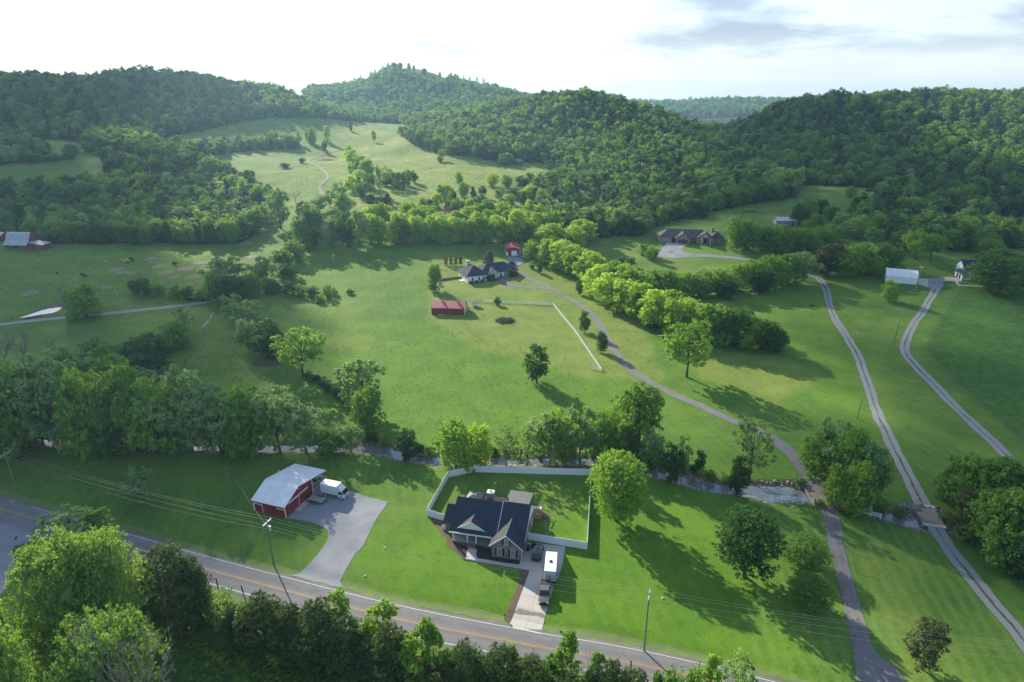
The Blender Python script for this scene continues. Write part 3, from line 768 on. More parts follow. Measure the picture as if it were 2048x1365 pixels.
# soil patches in the cattle field
for i, (a, b, w, h_) in enumerate([(232, 539, 15, 4), (246, 546, 13, 3.5), (262, 547, 10, 3), (301, 518, 11, 3), (320, 533, 14, 4), (334, 546, 11, 3), (386, 555, 15, 4.5), (396, 527, 11, 3), (60, 587, 17, 5), (305, 501, 7, 2), (372, 538, 16, 4), (308, 526, 10, 1.6), (215, 575, 11, 3.5), (500, 515, 12, 3), (350, 555, 9, 3), (530, 462, 18, 3), (490, 488, 16, 3)]):
    c = P(a, b); k = ppm(c); vv = h_ / k / 0.27
    pts = [(c.x + w / k * math.cos(t) * (1 + 0.1 * math.sin(3 * t + i)), c.y + vv * math.sin(t) * (1 + 0.12 * math.cos(2 * t + i))) for t in np.linspace(0, 2 * math.pi, 22)[:-1]]
    tag(drape('soil_patch', [Vector((*p, 0)) for p in pts], M['soil'], 0.10, 2.5, 0.15, seed=i), 'oval patch of bare tan soil in the cattle field', 'soil patch', 'bare patches in the cattle field', 'structure')

# ------------------------------------------------------------------ water
tag(ribbon('stream', [np.array((x, y, 11.0 if i < 110 else 11.0)) for i, (x, y) in enumerate(STREAM)], M['water'], -0.80, 4, Hf=lambda x, y: np.zeros(np.shape(x))), 'shallow rocky stream winding behind the brick house', 'stream', kind='structure')
pc = POND
zp = float(H(pc[1].x, pc[1].y)) + 0.35
pond = MB()
pl = [(p.x + 7 * math.cos(t), p.y + 7 * math.sin(t)) for p in pc for t in np.linspace(0, 6.28, 14)]
mnx, mxx = min(p[0] for p in pl), max(p[0] for p in pl); mny, mxy = min(p[1] for p in pl), max(p[1] for p in pl)
pm = drape('pond', [Vector((p.x - 8, p.y - 8, 0)) for p in [pc[0] - Vector((4, 0, 0))] + pc] + [Vector((p.x + 8, p.y + 8, 0)) for p in pc[::-1]], M['water'], zp, 4.0, Hf=lambda x, y: np.zeros(np.shape(x)))
tag(pm, 'narrow bright farm pond beside the pale lane', 'pond', kind='structure')
br_px = [(428, 624), (420, 638), (411, 648), (402, 656)]
tag(ribbon('brook', centre([(a, b, 0.8) for a, b in br_px]), M['pale_gravel'], 0.05, 2, rough=0.3), 'stony dry brook bed below the bend of the farm lane', 'stream bed', kind='structure')
# rocks along the banks: nobody could count them
def rock_field(name, spots, mat, label, smin, smax, seed):
    r = np.random.default_rng(seed)
    ico = bmesh.new(); bmesh.ops.create_icosphere(ico, subdivisions=1, radius=1.0)
    bv = np.array([v.co[:] for v in ico.verts]); bf = [[v.index for v in f.verts] for f in ico.faces]; ico.free()
    V, Fc = [], []
    for x, y in spots:
        s_ = r.uniform(smin, smax) * (0.6 + r.random() ** 3)
        v = bv * (1 + r.normal(0, 0.14, (len(bv), 1))) * s_ * np.array([r.uniform(0.7, 1.4), r.uniform(0.7, 1.4), r.uniform(0.45, 0.8)])
        a_ = r.uniform(0, 6.28); ca, sa = math.cos(a_), math.sin(a_)
        v = np.stack([v[:, 0] * ca - v[:, 1] * sa + x, v[:, 0] * sa + v[:, 1] * ca + y, v[:, 2]], -1)
        v[:, 2] += float(H(x, y)) + s_ * 0.15
        o = len(V) * len(bv)
        V.append(v); Fc += [[i + o for i in f] for f in bf]
    me = bpy.data.meshes.new(name); me.from_pydata([tuple(p) for p in np.concatenate(V)], [], Fc)
    return tag(mesh_obj(name, me, mat), label, 'rocks', kind='stuff')
sp = []
for _ in range(8000):
    i = int(rng.integers(0, len(STREAM) - 1)); t = rng.random()
    x = STREAM[i][0] * (1 - t) + STREAM[i + 1][0] * t; y = STREAM[i][1] * (1 - t) + STREAM[i + 1][1] * t
    q_ = STREAM_W[i] + abs(rng.normal(0, 1.1)) + 0.35; a_ = rng.choice([-1, 1]); x += rng.normal(0, 0.6); y += a_ * q_
    if -115 < x < 120 and (sum(1 for q in (1,)) and (rng.random() < (1.0 if -40 < x < 45 else 0.25))): sp.append((x, y))
rock_field('stream_rocks', sp, M['rock'], 'pale stones strewn along the banks of the stream', 0.12, 0.36, 11)
rr = [(P(1598, 966) + Vector((rng.normal(0, 1.6), rng.normal(0, 1.2), 0)))[:2] for _ in range(60)] + [(P(1826, 1014) + Vector((rng.normal(0, 1.5), rng.normal(0, 1.3), 0)))[:2] for _ in range(90)] + [(P(1872, 1028) + Vector((rng.normal(0, 1.6), rng.normal(0, 1.2), 0)))[:2] for _ in range(40)]
rock_field('riprap', rr, M['riprap'], 'grey rip-rap stones piled at the bridge ends', 0.25, 0.5, 12)
# ------------------------------------------------------------------ trees: leaf-clump crowns on tapered limbs
def leaf_mat(name, dark, lite, trans=0.45, hue=0.5):
    s = NT(name)
    at = s.n('ShaderNodeAttribute', attribute_name='leaf').outputs['Fac']
    oi = s.n('ShaderNodeObjectInfo').outputs['Random']
    f = s.math('ADD', s.math('MULTIPLY', at, 1 - hue), s.math('MULTIPLY', oi, hue))
    c = s.ramp(f, [(0.1, dark), (0.9, lite)])
    b = s.n('ShaderNodeBsdfPrincipled', {'Base Color': c, 'Roughness': 0.7, 'Specular IOR Level': 0.12})
    tc = s.mix(1.0, c, (1.25 * trans * 2, 1.1 * trans * 2, 0.6 * trans * 2), 'MULTIPLY')   # light coming through the blade
    t = s.n('ShaderNodeBsdfTranslucent', {'Color': tc})
    m = s.n('ShaderNodeAddShader', {0: b.outputs[0], 1: t.outputs[0]})
    s.t.links.new(m.outputs[0], s.out.inputs[0])
    return s.m
M['bark'] = plain('tree_bark', (0.085, 0.068, 0.052), 0.95, 0.35, 1.5)
M['bark_pale'] = plain('pale_bare_wood', (0.22, 0.20, 0.18), 0.95, 0.3, 1.5)
LEAF = {
    'green': leaf_mat('leaves_green', (0.046, 0.112, 0.018), (0.120, 0.215, 0.036), 0.5),
    'bright': leaf_mat('leaves_spring', (0.066, 0.155, 0.020), (0.155, 0.258, 0.038), 0.48),
    'yellow': leaf_mat('leaves_yellow_green', (0.115, 0.205, 0.020), (0.225, 0.320, 0.045), 0.55),
    'dark': leaf_mat('leaves_dark', (0.020, 0.064, 0.015), (0.050, 0.120, 0.024), 0.4),
    'pale': leaf_mat('leaves_pale_silver', (0.075, 0.150, 0.052), (0.160, 0.245, 0.095), 0.5),
    'cedar': leaf_mat('cedar_foliage', (0.028, 0.062, 0.018), (0.070, 0.112, 0.034), 0.3),
    'maple': leaf_mat('leaves_maple', (0.055, 0.140, 0.026), (0.190, 0.290, 0.070), 0.40, 0.2),
    'rusty': leaf_mat('leaves_bronze', (0.036, 0.058, 0.020), (0.082, 0.100, 0.036), 0.4),
    'wood_a': leaf_mat('canopy_green', (0.036, 0.092, 0.020), (0.118, 0.208, 0.038), 0.5, 0.75),
    'wood_b': leaf_mat('canopy_deep', (0.020, 0.062, 0.018), (0.058, 0.125, 0.030), 0.4, 0.75),
}
def mesh_np(name, V, quads, leafv=None, mats=()):
    me = bpy.data.meshes.new(name)
    me.vertices.add(len(V)); me.vertices.foreach_set('co', np.asarray(V, np.float32).ravel())
    q = np.asarray(quads, np.int32)
    me.loops.add(q.size); me.loops.foreach_set('vertex_index', q.ravel())
    me.polygons.add(len(q)); me.polygons.foreach_set('loop_start', np.arange(0, q.size, q.shape[1], dtype=np.int32))
    me.update()
    if leafv is not None:
        a = me.attributes.new('leaf', 'FLOAT', 'FACE'); a.data.foreach_set('value', np.asarray(leafv, np.float32))
    for m in mats: me.materials.append(m)
    return me
def unit(v):
    return v / (np.linalg.norm(v, axis=-1, keepdims=True) + 1e-9)
def envelope(shape, t):                          # crown radius (0..1) at relative crown height t
    t = np.clip(t, 0, 1)
    if shape == 'cone': return np.clip((1 - t) ** 0.8 * 1.0 + 0.05, 0, 1) * np.clip(t * 9 + 0.45, 0, 1)
    if shape == 'egg': return np.sqrt(np.clip(1 - (2 * t - 0.85) ** 2 / 1.33, 0, 1))
    if shape == 'spread': return np.sqrt(np.clip(1 - (t * 1.55 - 0.75) ** 2 / 0.75, 0, 1))
    if shape == 'column': return np.clip(np.sin(math.pi * np.clip(t, 0.03, 0.97)) ** 0.45, 0, 1)
    return np.sqrt(np.clip(1 - (2 * t - 1) ** 2, 0, 1))   # round
def lobes(r, shape, n, Rw, z0, z1):
    out = []
    for k in range(n * 30):
        t = r.uniform(0.04, 0.97); a = r.uniform(0, 2 * math.pi)
        e = float(envelope(shape, t))
        rad = e * Rw * math.sqrt(r.uniform(0.12, 1.0)) * 0.86
        p = np.array([rad * math.cos(a), rad * math.sin(a), z0 + t * (z1 - z0)])
        s = (0.24 + 0.13 * r.random()) * Rw * (0.55 + 0.6 * e) * (0.72 if shape in ('cone', 'column') else 1)
        if all(np.linalg.norm((p - q[0]) * np.array([1, 1, 0.9])) > 0.72 * min(s, q[1]) for q in out):
            out.append((p, s))
        if len(out) >= n: break
    return out
def crown_geo(r, lb, nleaf, size, gap=0.0, shelf=0.82, per=11, tuft=2.3):   # lobes carry tufts, tufts carry leaves
    w = np.array([s ** 2 for _, s in lb]); w /= w.sum()
    nt = max(60, nleaf // per)
    k = r.choice(len(lb), nt, p=w)
    c = np.array([p for p, _ in lb])[k]; s = np.array([s for _, s in lb])[k]
    d = unit(r.normal(size=(nt, 3)) + np.array([0, 0, 0.25]))
    rad = s * (0.55 + 0.55 * r.random(nt) ** 0.6)
    t = c + d * rad[:, None] * np.array([1, 1, shelf])
    if gap:
        keep = (np.sin(t[:, 0] * 2.1 + 1) + np.sin(t[:, 1] * 2.3) + np.sin(t[:, 2] * 2.7 + 2)) > -gap
        t, d = t[keep], d[keep]
    m = r.integers(0, len(t), nleaf)
    tone = r.random(len(t))[m]
    tr = size * tuft * r.uniform(0.6, 1.3, len(t))[m]
    g = unit(r.normal(size=(nleaf, 3))) * (r.random(nleaf) ** 0.5)[:, None]
    p = t[m] + g * tr[:, None] * np.array([1, 1, 0.7])
    n = nleaf
    nr = unit(d[m] * 0.5 + g * 0.9 + r.normal(size=(n, 3)) * 0.55 + np.array([0, 0, 0.45]))
    u = unit(np.cross(nr, r.normal(size=(n, 3)))); v = np.cross(nr, u)
    sz = size * r.uniform(0.55, 1.3, n)[:, None]
    fold = nr * sz * r.uniform(-0.25, 0.25, (n, 1))
    V = np.stack([p - u * sz, p - v * sz * 0.62 + fold, p + u * sz, p + v * sz * 0.62 + fold], 1).reshape(-1, 3)
    Q = np.arange(4 * n).reshape(n, 4)
    return V, Q, np.clip(0.55 * tone + 0.45 * r.random(n), 0, 1)
def limb_geo(segs, n=5):
    V, Q = [], []
    for a, b, r0, r1 in segs:
        a, b = np.array(a, float), np.array(b, float)
        d = unit(b - a); u = unit(np.cross(d, [0.31, 0.52, 0.8])); v = np.cross(d, u)
        ang = np.arange(n) * 2 * math.pi / n
        ring = np.cos(ang)[:, None] * u + np.sin(ang)[:, None] * v
        o = len(V) * 2 * n
        V.append(np.concatenate([a + ring * r0, b + ring * r1]))
        for i in range(n):
            Q.append((o + i, o + (i + 1) % n, o + n + (i + 1) % n, o + n + i))
    return np.concatenate(V), np.array(Q)
def trunk_segs(r, lb, z0, ztop, rad, lean=0.3, limbs=10, twig=0):
    segs, path = [], [np.zeros(3)]
    k = 6
    for i in range(1, k + 1):
        path.append(np.array([r.normal(0, lean * 0.25), r.normal(0, lean * 0.25), ztop * 0.82 * i / k]) + np.array([path[-1][0], path[-1][1], 0]) * 0.7)
    for i in range(k): segs.append((path[i], path[i + 1], rad * (1 - 0.8 * i / k) * (1.35 if i == 0 else 1), rad * (1 - 0.8 * (i + 1) / k)))
    order = sorted(lb, key=lambda q: -q[1])[:limbs]
    for p, s in order:
        h = max(z0 * 0.75, p[2] * 0.62); h = min(h, ztop * 0.8)
        i = min(k - 1, int(h / (ztop * 0.82) * k)); f = h / (ztop * 0.82) * k - i
        a = path[i] + (path[i + 1] - path[i]) * f
        m = (a + p) / 2 + np.array([0, 0, -0.06 * np.linalg.norm(p - a)])
        segs += [(a, m, rad * 0.34, rad * 0.22), (m, p, rad * 0.22, rad * 0.07)]
        for _ in range(twig):
            q = p + unit(r.normal(size=3) + np.array([0, 0, 0.4])) * s * r.uniform(0.6, 1.1)
            segs.append((p, q, rad * 0.07, rad * 0.015))
    return segs
def bare_segs(r, h, spread, depth_=5, rad=0.22, twist=0.55):
    segs = []
    def go(p, d, L, rr, k):
        q = p + d * L * 0.5 + r.normal(0, 0.05 * L, 3)
        e = q + unit(d + r.normal(0, 0.2, 3)) * L * 0.5
        segs.append((p, q, rr, rr * 0.85)); segs.append((q, e, rr * 0.85, rr * 0.65))
        if k == 0: return
        for _ in range(3 if k > 1 else 4):
            nd = unit(d + r.normal(0, twist, 3) * np.array([spread, spread, 0.8]) + np.array([0, 0, 0.15]))
            go(e if r.random() < 0.7 else q, nd, L * r.uniform(0.58, 0.8), rr * 0.58, k - 1)
    go(np.zeros(3), np.array([0, 0, 1.0]), h * 0.34, rad, depth_)
    return segs
class Proto:
    def __init__(s, kind, crown, trunk, height, radius):
        s.kind, s.crown, s.trunk, s.h, s.r = kind, crown, trunk, height, radius
PROTO = {}
def proto(kind, shape, leaf, seeds, h=10.0, rw=4.2, z0=2.2, nl=26, nleaf=5200, size=0.30, gap=0.0, limbs=10, twig=0, trad=0.24, bark='bark', shelf=0.82):
    PROTO.setdefault(kind, [])
    for sd_ in seeds:
        r = np.random.default_rng(sd_)
        lb = lobes(r, shape, nl, rw, z0, h)
        V, Q, lf = crown_geo(r, lb, nleaf, size, gap, shelf=shelf)
        crown = mesh_np(kind + '_crown', V, Q, lf, [LEAF[leaf]])
        tv, tq = limb_geo(trunk_segs(r, lb, z0, h, trad, limbs=limbs, twig=twig))
        trunk = mesh_np(kind + '_trunk', tv, tq, None, [M[bark]])
        hh = float(np.percentile(V[:, 2], 99.5)); rr = float(np.percentile(np.hypot(V[:, 0], V[:, 1]), 97))
        PROTO[kind].append(Proto(kind, crown, trunk, hh, rr))
# near trees, fine foliage
proto('maple', 'round', 'bright', (1, 2), nl=80, nleaf=30000, size=0.15, rw=4.6, z0=1.6, gap=1.8)
proto('oak', 'spread', 'dark', (3,), nl=60, nleaf=24000, size=0.15, rw=4.8, z0=2.2, gap=1.6)
proto('dome', 'round', 'green', (4,), nl=90, nleaf=26000, size=0.14, rw=4.6, z0=0.7)
proto('near_maple', 'round', 'maple', (5, 6, 16), nl=95, nleaf=52000, size=0.115, rw=4.8, z0=1.2, gap=1.6, shelf=0.75)
proto('near_yellow', 'spread', 'maple', (7,), nl=70, nleaf=30000, size=0.115, rw=4.8, z0=1.8, gap=0.9, twig=5, limbs=26, shelf=0.6)
proto('near_cedar', 'egg', 'cedar', (8, 9, 10), nl=80, nleaf=26000, size=0.13, rw=3.6, z0=0.2, limbs=20)
proto('sapling', 'egg', 'bright', (11, 12, 13), nl=24, nleaf=5200, size=0.19, rw=2.6, z0=1.4, gap=0.5, limbs=16, twig=3, trad=0.12)
proto('gauzy', 'egg', 'pale', (14, 15), nl=30, nleaf=3800, size=0.19, rw=3.6, z0=1.8, gap=0.6, limbs=22, twig=5, trad=0.18)
# middle distance
proto('green_tree', 'egg', 'green', (20, 21, 22, 23), nl=44, nleaf=8000, size=0.26, rw=4.3, z0=0.7)
proto('bright_tree', 'egg', 'bright', (24, 25, 26), nl=42, nleaf=8000, size=0.26, rw=4.3, z0=0.7)
proto('yellow_tree', 'egg', 'yellow', (27, 28, 29), nl=40, nleaf=7500, size=0.26, rw=3.9, z0=0.6)
proto('pale_tree', 'spread', 'pale', (30, 31, 32), nl=30, nleaf=5200, size=0.26, rw=4.3, gap=1.4, limbs=18, twig=3)
proto('dark_tree', 'round', 'dark', (33, 34), nl=40, nleaf=8000, size=0.25, rw=4.0, z0=0.5)
proto('cedar', 'cone', 'cedar', (35, 36), nl=44, nleaf=5500, size=0.24, rw=2.8, z0=0.3, limbs=14)
proto('pear', 'egg', 'dark', (37, 38), nl=44, nleaf=7000, size=0.20, rw=2.9, z0=1.1)
proto('bronze_tree', 'egg', 'rusty', (39, 40), nl=30, nleaf=6500, size=0.22, rw=3.8, z0=1.2, limbs=16, twig=3)
proto('shrub', 'spread', 'green', (41, 42), h=3.0, rw=2.2, z0=0.15, nl=22, nleaf=2600, size=0.17, trad=0.06)
proto('dark_shrub', 'round', 'dark', (43,), h=3.0, rw=1.9, z0=0.1, nl=20, nleaf=2600, size=0.16, trad=0.06)
proto('open_tree', 'spread', 'bright', (44, 45), nl=26, nleaf=4200, size=0.26, rw=4.8, z0=3.2, gap=0.8, limbs=20, twig=3)
for kind, sds, h_, sp_ in (('bare_tree', (50, 51, 52), 10.0, 0.9),):
    PROTO[kind] = []
    for sd_ in sds:
        r = np.random.default_rng(sd_)
        tv, tq = limb_geo(bare_segs(r, h_, sp_), 4)
        me_ = mesh_np('bare_limbs', tv, tq, None, [M['bark_pale']])
        PROTO[kind].append(Proto(kind, None, me_, float(tv[:, 2].max()), float(np.percentile(np.hypot(tv[:, 0], tv[:, 1]), 97))))
TREE_NAME = {'maple': 'maple_tree', 'oak': 'broad_tree', 'dome': 'domed_tree', 'near_maple': 'maple_tree', 'near_yellow': 'spring_tree', 'near_cedar': 'cedar_tree', 'cedar': 'cedar_tree', 'sapling': 'sapling', 'gauzy': 'young_tree',
             'green_tree': 'leafy_tree', 'bright_tree': 'leafy_tree', 'yellow_tree': 'leafy_tree', 'pale_tree': 'pale_tree', 'dark_tree': 'dark_tree', 'pear': 'pear_tree', 'bronze_tree': 'bronze_tree', 'shrub': 'shrub', 'dark_shrub': 'shrub', 'open_tree': 'open_tree', 'bare_tree': 'bare_tree'}
_trng = np.random.default_rng(99)
N_TREES = [0]
def tree_at(p, h, w, kind, label, group=None, tilt=0.0):
    pr = PROTO[kind][int(_trng.integers(0, len(PROTO[kind])))]
    cat = 'shrub' if 'shrub' in kind else 'tree'
    t = thing(TREE_NAME[kind], label, cat, (p[0], p[1], float(H(p[0], p[1])) - 0.12), float(_trng.uniform(0, 6.28)), group)
    sxy = w / (2 * pr.r)
    t.scale = (sxy * _trng.uniform(0.93, 1.07), sxy * _trng.uniform(0.93, 1.07), h / pr.h)
    if pr.crown: mesh_obj('crown', pr.crown, None, t)
    mesh_obj('trunk', pr.trunk, None, t)
    N_TREES[0] += 1
    t['look'] = kind
    return t
def tree(px, py, top, wpx, kind, label, group=None):   # base pixel, top row, crown width in photo pixels
    p = P(px, py)
    h = rise(p, top)
    k = FPX / depth((p.x, p.y, p.z + h * 0.6))
    return tree_at(p, h, wpx / k, kind, label, group)
def belt(pts, kinds, label, group, jit=5.0):            # (base px, base py, top py, crown px) entries, kinds cycled
    for i, (a, b, t, w) in enumerate(pts):
        tree(a + _trng.normal(0, 1.5), b, t, w, kinds[i % len(kinds)], label, group)

# --- single trees on the near lawns
tree(1232, 1042, 914, 118, 'maple', 'large bright green round-crowned tree beside the corner of the white privacy fence')
tree(1487, 1152, 1030, 134, 'oak', 'broad dark green spreading tree alone on the mown lawn')
tree(1604, 1130, 1077, 88, 'dome', 'dense domed tree beside the asphalt drive, the one farther from the road')
tree(1617, 1213, 1155, 90, 'dome', 'dense domed tree beside the asphalt drive, the one closer to the road')
tree(1842, 1338, 1238, 78, 'bronze_tree', 'bronze-green bushy tree between the asphalt drive and the gravel lane')
tree(287, 1004, 938, 78, 'gauzy', 'thin pale sapling on the lawn beyond the workshop under the wires')
tree(1398, 942, 902, 24, 'pear', 'slim dark young tree on the far bank of the stream')
tree(1340, 962, 888, 52, 'dark_tree', 'dark leafy tree at the water edge right behind the stream bend', None)
tree(1362, 958, 870, 34, 'gauzy', 'thin leaning pale tree at the water edge beside a dark leafy tree')
tree(1473, 988, 914, 46, 'dark_tree', 'dark narrow-crowned tree beside the pool of the stream')
tree(1498, 958, 842, 86, 'gauzy', 'tall gauzy pale tree standing over the stream pool')
tree(1373, 754, 645, 104, 'open_tree', 'tall open-crowned tree with visible trunk beside the bend of the asphalt drive')
tree(1073, 766, 690, 50, 'pear', 'dark upright bushy tree alone in the pasture inside the rail fence corner')
tree(1168, 664, 623, 25, 'pear', 'small upright tree beside the drive, midway along the white rail fence')
tree(1202, 705, 664, 25, 'pear', 'small upright tree beside the drive near the end of the white rail fence')
tree(1159, 590, 561, 19, 'pear', 'small round tree beside the drive below the hedgerow')
tree(1078, 546, 527, 14, 'pear', 'small dark tree on the lawn between the red garage and the hedgerow')
tree(1063, 538, 529, 13, 'dark_shrub', 'round clipped shrub on the lawn beside the red garage drive')
tree(871, 582, 529, 36, 'green_tree', 'oval green tree standing alone beside the ranch house')
tree(995, 610, 594, 17, 'dark_shrub', 'round dark bush growing against the white rail fence')
tree(979, 536, 503, 26, 'cedar', 'dark conical evergreen right behind the ranch house')
for x_ in (892, 902, 912, 921):
    tree(x_, 531, 513, 9, 'bronze_tree', 'small slim bronze tree in a row beside the swimming pool', 'small trees beside the pool')
tree(957, 625, 611, 8, 'bare_tree', 'small bare sapling in the pasture beside the red barn')
tree(881, 624, 609, 13, 'dark_shrub', 'dark bush growing against the red barn wall')
tree(1776, 603, 561, 36, 'bright_tree', 'small pale green tree in front of the white barn')
tree(1831, 520, 462, 72, 'open_tree', 'spreading tree with forked trunk behind the white barn')
tree(1860, 523, 466, 60, 'open_tree', 'leaning open tree behind the white barn, beside the forked one')
tree(2002, 582, 503, 130, 'green_tree', 'massive round tree overhanging the white house')
tree(1975, 515, 478, 50, 'green_tree', 'round green tree beyond the white house')
# --- along the stream behind the brick house
for a_ in [(912, 938, 843, 84, 'bright_tree'), (816, 918, 862, 42, 'dark_tree'), (960, 928, 852, 62, 'yellow_tree'), (1013, 932, 850, 46, 'gauzy'), (1054, 932, 848, 50, 'gauzy'), (1082, 915, 830, 70, 'pale_tree'), (1120, 912, 822, 74, 'bright_tree'), (1160, 922, 816, 72, 'pale_tree'),
           (1205, 910, 828, 76, 'bright_tree'), (1240, 918, 842, 64, 'bright_tree'), (1275, 905, 772, 110, 'green_tree'), (1300, 935, 860, 50, 'pale_tree'), (1248, 885, 790, 80, 'bright_tree'), (1100, 932, 862, 40, 'gauzy')]:
    tree(*a_[:4], a_[4], 'light green streamside tree behind the white privacy fence', 'streamside trees behind the privacy fence')
tree(884, 872, 828, 52, 'bare_tree', 'grey leafless bush at the pasture edge of the stream')
for a_ in [(1630, 950, 862, 66, 'bright_tree'), (1658, 960, 843, 84, 'pale_tree'), (1690, 985, 862, 84, 'bright_tree'), (1725, 1000, 890, 84, 'pale_tree'), (1706, 1022, 925, 76, 'bright_tree'), (1668, 1012, 930, 56, 'green_tree'), (1748, 1012, 930, 50, 'gauzy')]:
    tree(*a_[:4], a_[4], 'pale green tree crowding the stream between the two bridges', 'trees between the two bridges')
for a_ in [(1905, 1000, 915, 70, 'bright_tree'), (1935, 1020, 918, 110, 'bright_tree'), (1985, 1045, 925, 120, 'green_tree'), (2030, 1050, 935, 110, 'bright_tree'), (1960, 1090, 985, 100, 'green_tree'), (2010, 1130, 985, 120, 'green_tree'), (2075, 1150, 1000, 120, 'pale_tree'), (1925, 1062, 980, 60, 'bronze_tree'), (2090, 1090, 930, 140, 'green_tree'), (2040, 1160, 1060, 90, 'dark_tree')]:
    tree(*a_[:4], a_[4], 'tree in the thicket beside the small concrete bridge', 'thicket beside the small concrete bridge')
# --- left stream bank: big trees
for a_ in [(-40, 900, 740, 150, 'green_tree'), (45, 905, 725, 130, 'green_tree'), (120, 905, 715, 130, 'pale_tree'), (190, 905, 745, 110, 'bright_tree'), (262, 905, 740, 110, 'green_tree'), (325, 905, 760, 100, 'bright_tree'), (385, 905, 745, 130, 'pale_tree'), (445, 908, 790, 110, 'pale_tree'),
           (505, 905, 775, 100, 'bright_tree'), (560, 905, 780, 110, 'pale_tree'), (612, 905, 815, 84, 'pale_tree'), (660, 905, 860, 64, 'green_tree'), (702, 905, 850, 60, 'pale_tree'), (80, 860, 720, 110, 'pale_tree'), (160, 855, 700, 120, 'pale_tree'), (240, 850, 715, 120, 'bright_tree'), (300, 860, 745, 90, 'pale_tree'),
           (20, 850, 730, 120, 'green_tree'), (-90, 860, 700, 150, 'green_tree'), (420, 870, 770, 90, 'pale_tree'), (350, 870, 780, 80, 'green_tree'), (735, 868, 775, 72, 'green_tree'), (480, 908, 860, 70, 'green_tree'), (230, 908, 850, 80, 'dark_tree'), (30, 910, 855, 80, 'green_tree')]:
    tree(*a_[:4], a_[4], 'tall tree in the dense wooded strip along the stream opposite the workshop lawn', 'wooded strip along the stream')
tree(880 - 512, 800, 735, 60, 'bare_tree', 'grey half-bare tree rising out of the wooded strip along the stream')
tree(730, 830, 724, 98, 'pale_tree', 'pale silvery tree at the end of the pasture fence by the stream')
tree(606, 753, 660, 112, 'open_tree', 'pale yellow-green tree with twin trunk beside the brush line', None)
tree(538, 716, 640, 76, 'dark_tree', 'dark bushy tree in the brush line beside the twin-trunk tree')
tree(500, 700, 640, 60, 'pale_tree', 'grey-green tree in the brush line below the lane bend')
tree(515, 655, 602, 48, 'gauzy', 'gauzy half-leafed tree in the brush line above the stony brook')
tree(560, 714, 668, 52, 'green_tree', 'mid-green tree in the brush line between the dark bushy tree and the twin-trunk tree')
tree(468, 645, 590, 56, 'pale_tree', 'pale half-leafed tree beside the stony brook bed')
for a_ in [(618, 757, 742, 20), (632, 765, 750, 22), (645, 774, 758, 20), (658, 784, 768, 22), (670, 792, 776, 24), (682, 800, 785, 22), (694, 812, 795, 24), (705, 822, 806, 24)]:
    tree(*a_, 'dark_shrub', 'dark low shrub in the brush line across the pasture', 'brush line across the pasture')
for a_ in [(745, 884, 868, 26), (770, 890, 874, 24), (835, 902, 886, 26), (858, 908, 893, 22), (935, 910, 896, 24), (985, 908, 894, 26), (1035, 908, 895, 24), (1075, 906, 894, 22), (1140, 906, 892, 26), (1185, 908, 894, 24), (1262, 918, 902, 26), (1302, 930, 915, 26), (1385, 945, 930, 24), (1420, 955, 941, 22), (1452, 962, 949, 22), (1600, 968, 955, 24), (1690, 992, 978, 26), (1720, 1012, 998, 24), (1762, 1018, 1004, 26), (1800, 1028, 1014, 24), (1890, 1040, 1022, 26), (1640, 1012, 1000, 20)]:
    tree(*a_, ['shrub', 'dark_shrub'][a_[0] % 2], 'low bank shrub beside the stream', 'shrubs on the stream banks')
tree(492, 672, 603, 64, 'pale_tree', 'pale tree in the brush line beside the stony brook')
tree(300, 750, 672, 112, 'dark_tree', 'dark round tree in the hollow below the farm lane')
tree(235, 745, 690, 84, 'green_tree', 'green tree beside the dark round tree in the hollow')
tree(192, 735, 675, 66, 'pale_tree', 'pale gauzy tree in the hollow below the farm lane')
tree(352, 697, 644, 62, 'bright_tree', 'bright fan-shaped shrubby tree beside the brook ditch')
tree(372, 664, 612, 44, 'gauzy', 'thin pale tree on the bank below the farm lane')
for a_ in [(22, 745, 655, 70), (60, 750, 660, 60), (118, 752, 672, 50), (-20, 745, 660, 70)]:
    tree(*a_, 'bare_tree', 'grey bare tree in the leafless clump beside the wooded strip', 'leafless clump')
tree(142, 637, 566, 66, 'bare_tree', 'bare grey tree between the pond and the farm lane')
tree(174, 634, 570, 84, 'bright_tree', 'bright green tree leaning over the farm lane beside the pond')
# --- lane hedge and field edge
for a_ in [(470, 612, 552, 60, 'dark_tree'), (440, 600, 545, 60, 'green_tree'), (458, 562, 515, 74, 'pale_tree'), (440, 560, 528, 40, 'green_tree'), (535, 572, 514, 56, 'pale_tree'), (565, 545, 500, 60, 'green_tree'), (590, 522, 482, 50, 'green_tree'), (505, 590, 545, 50, 'green_tree'), (480, 595, 560, 50, 'green_tree'), (515, 560, 528, 46, 'pale_tree'), (575, 560, 528, 36, 'dark_shrub'), (548, 585, 560, 40, 'green_tree')]:
    tree(*a_[:4], a_[4], 'tree in the hedge where the farm lane leaves the cattle field', 'hedge along the farm lane')
for a_ in [(580, 590, 562, 34, 'dark_shrub'), (605, 592, 570, 30, 'shrub'), (628, 594, 573, 30, 'dark_shrub'), (655, 595, 570, 26, 'shrub'), (668, 590, 575, 18, 'shrub'), (700, 588, 578, 16, 'dark_shrub'), (640, 605, 590, 20, 'shrub'), (270, 590, 560, 26, 'dark_shrub'), (290, 588, 558, 44, 'dark_shrub'), (318, 592, 566, 34, 'shrub'), (352, 596, 572, 30, 'shrub'), (378, 598, 574, 34, 'dark_shrub'), (405, 600, 580, 28, 'shrub')]:
    tree(*a_[:4], a_[4], 'low shrub in a straggling row along the field edge', 'shrubs along the field edges')
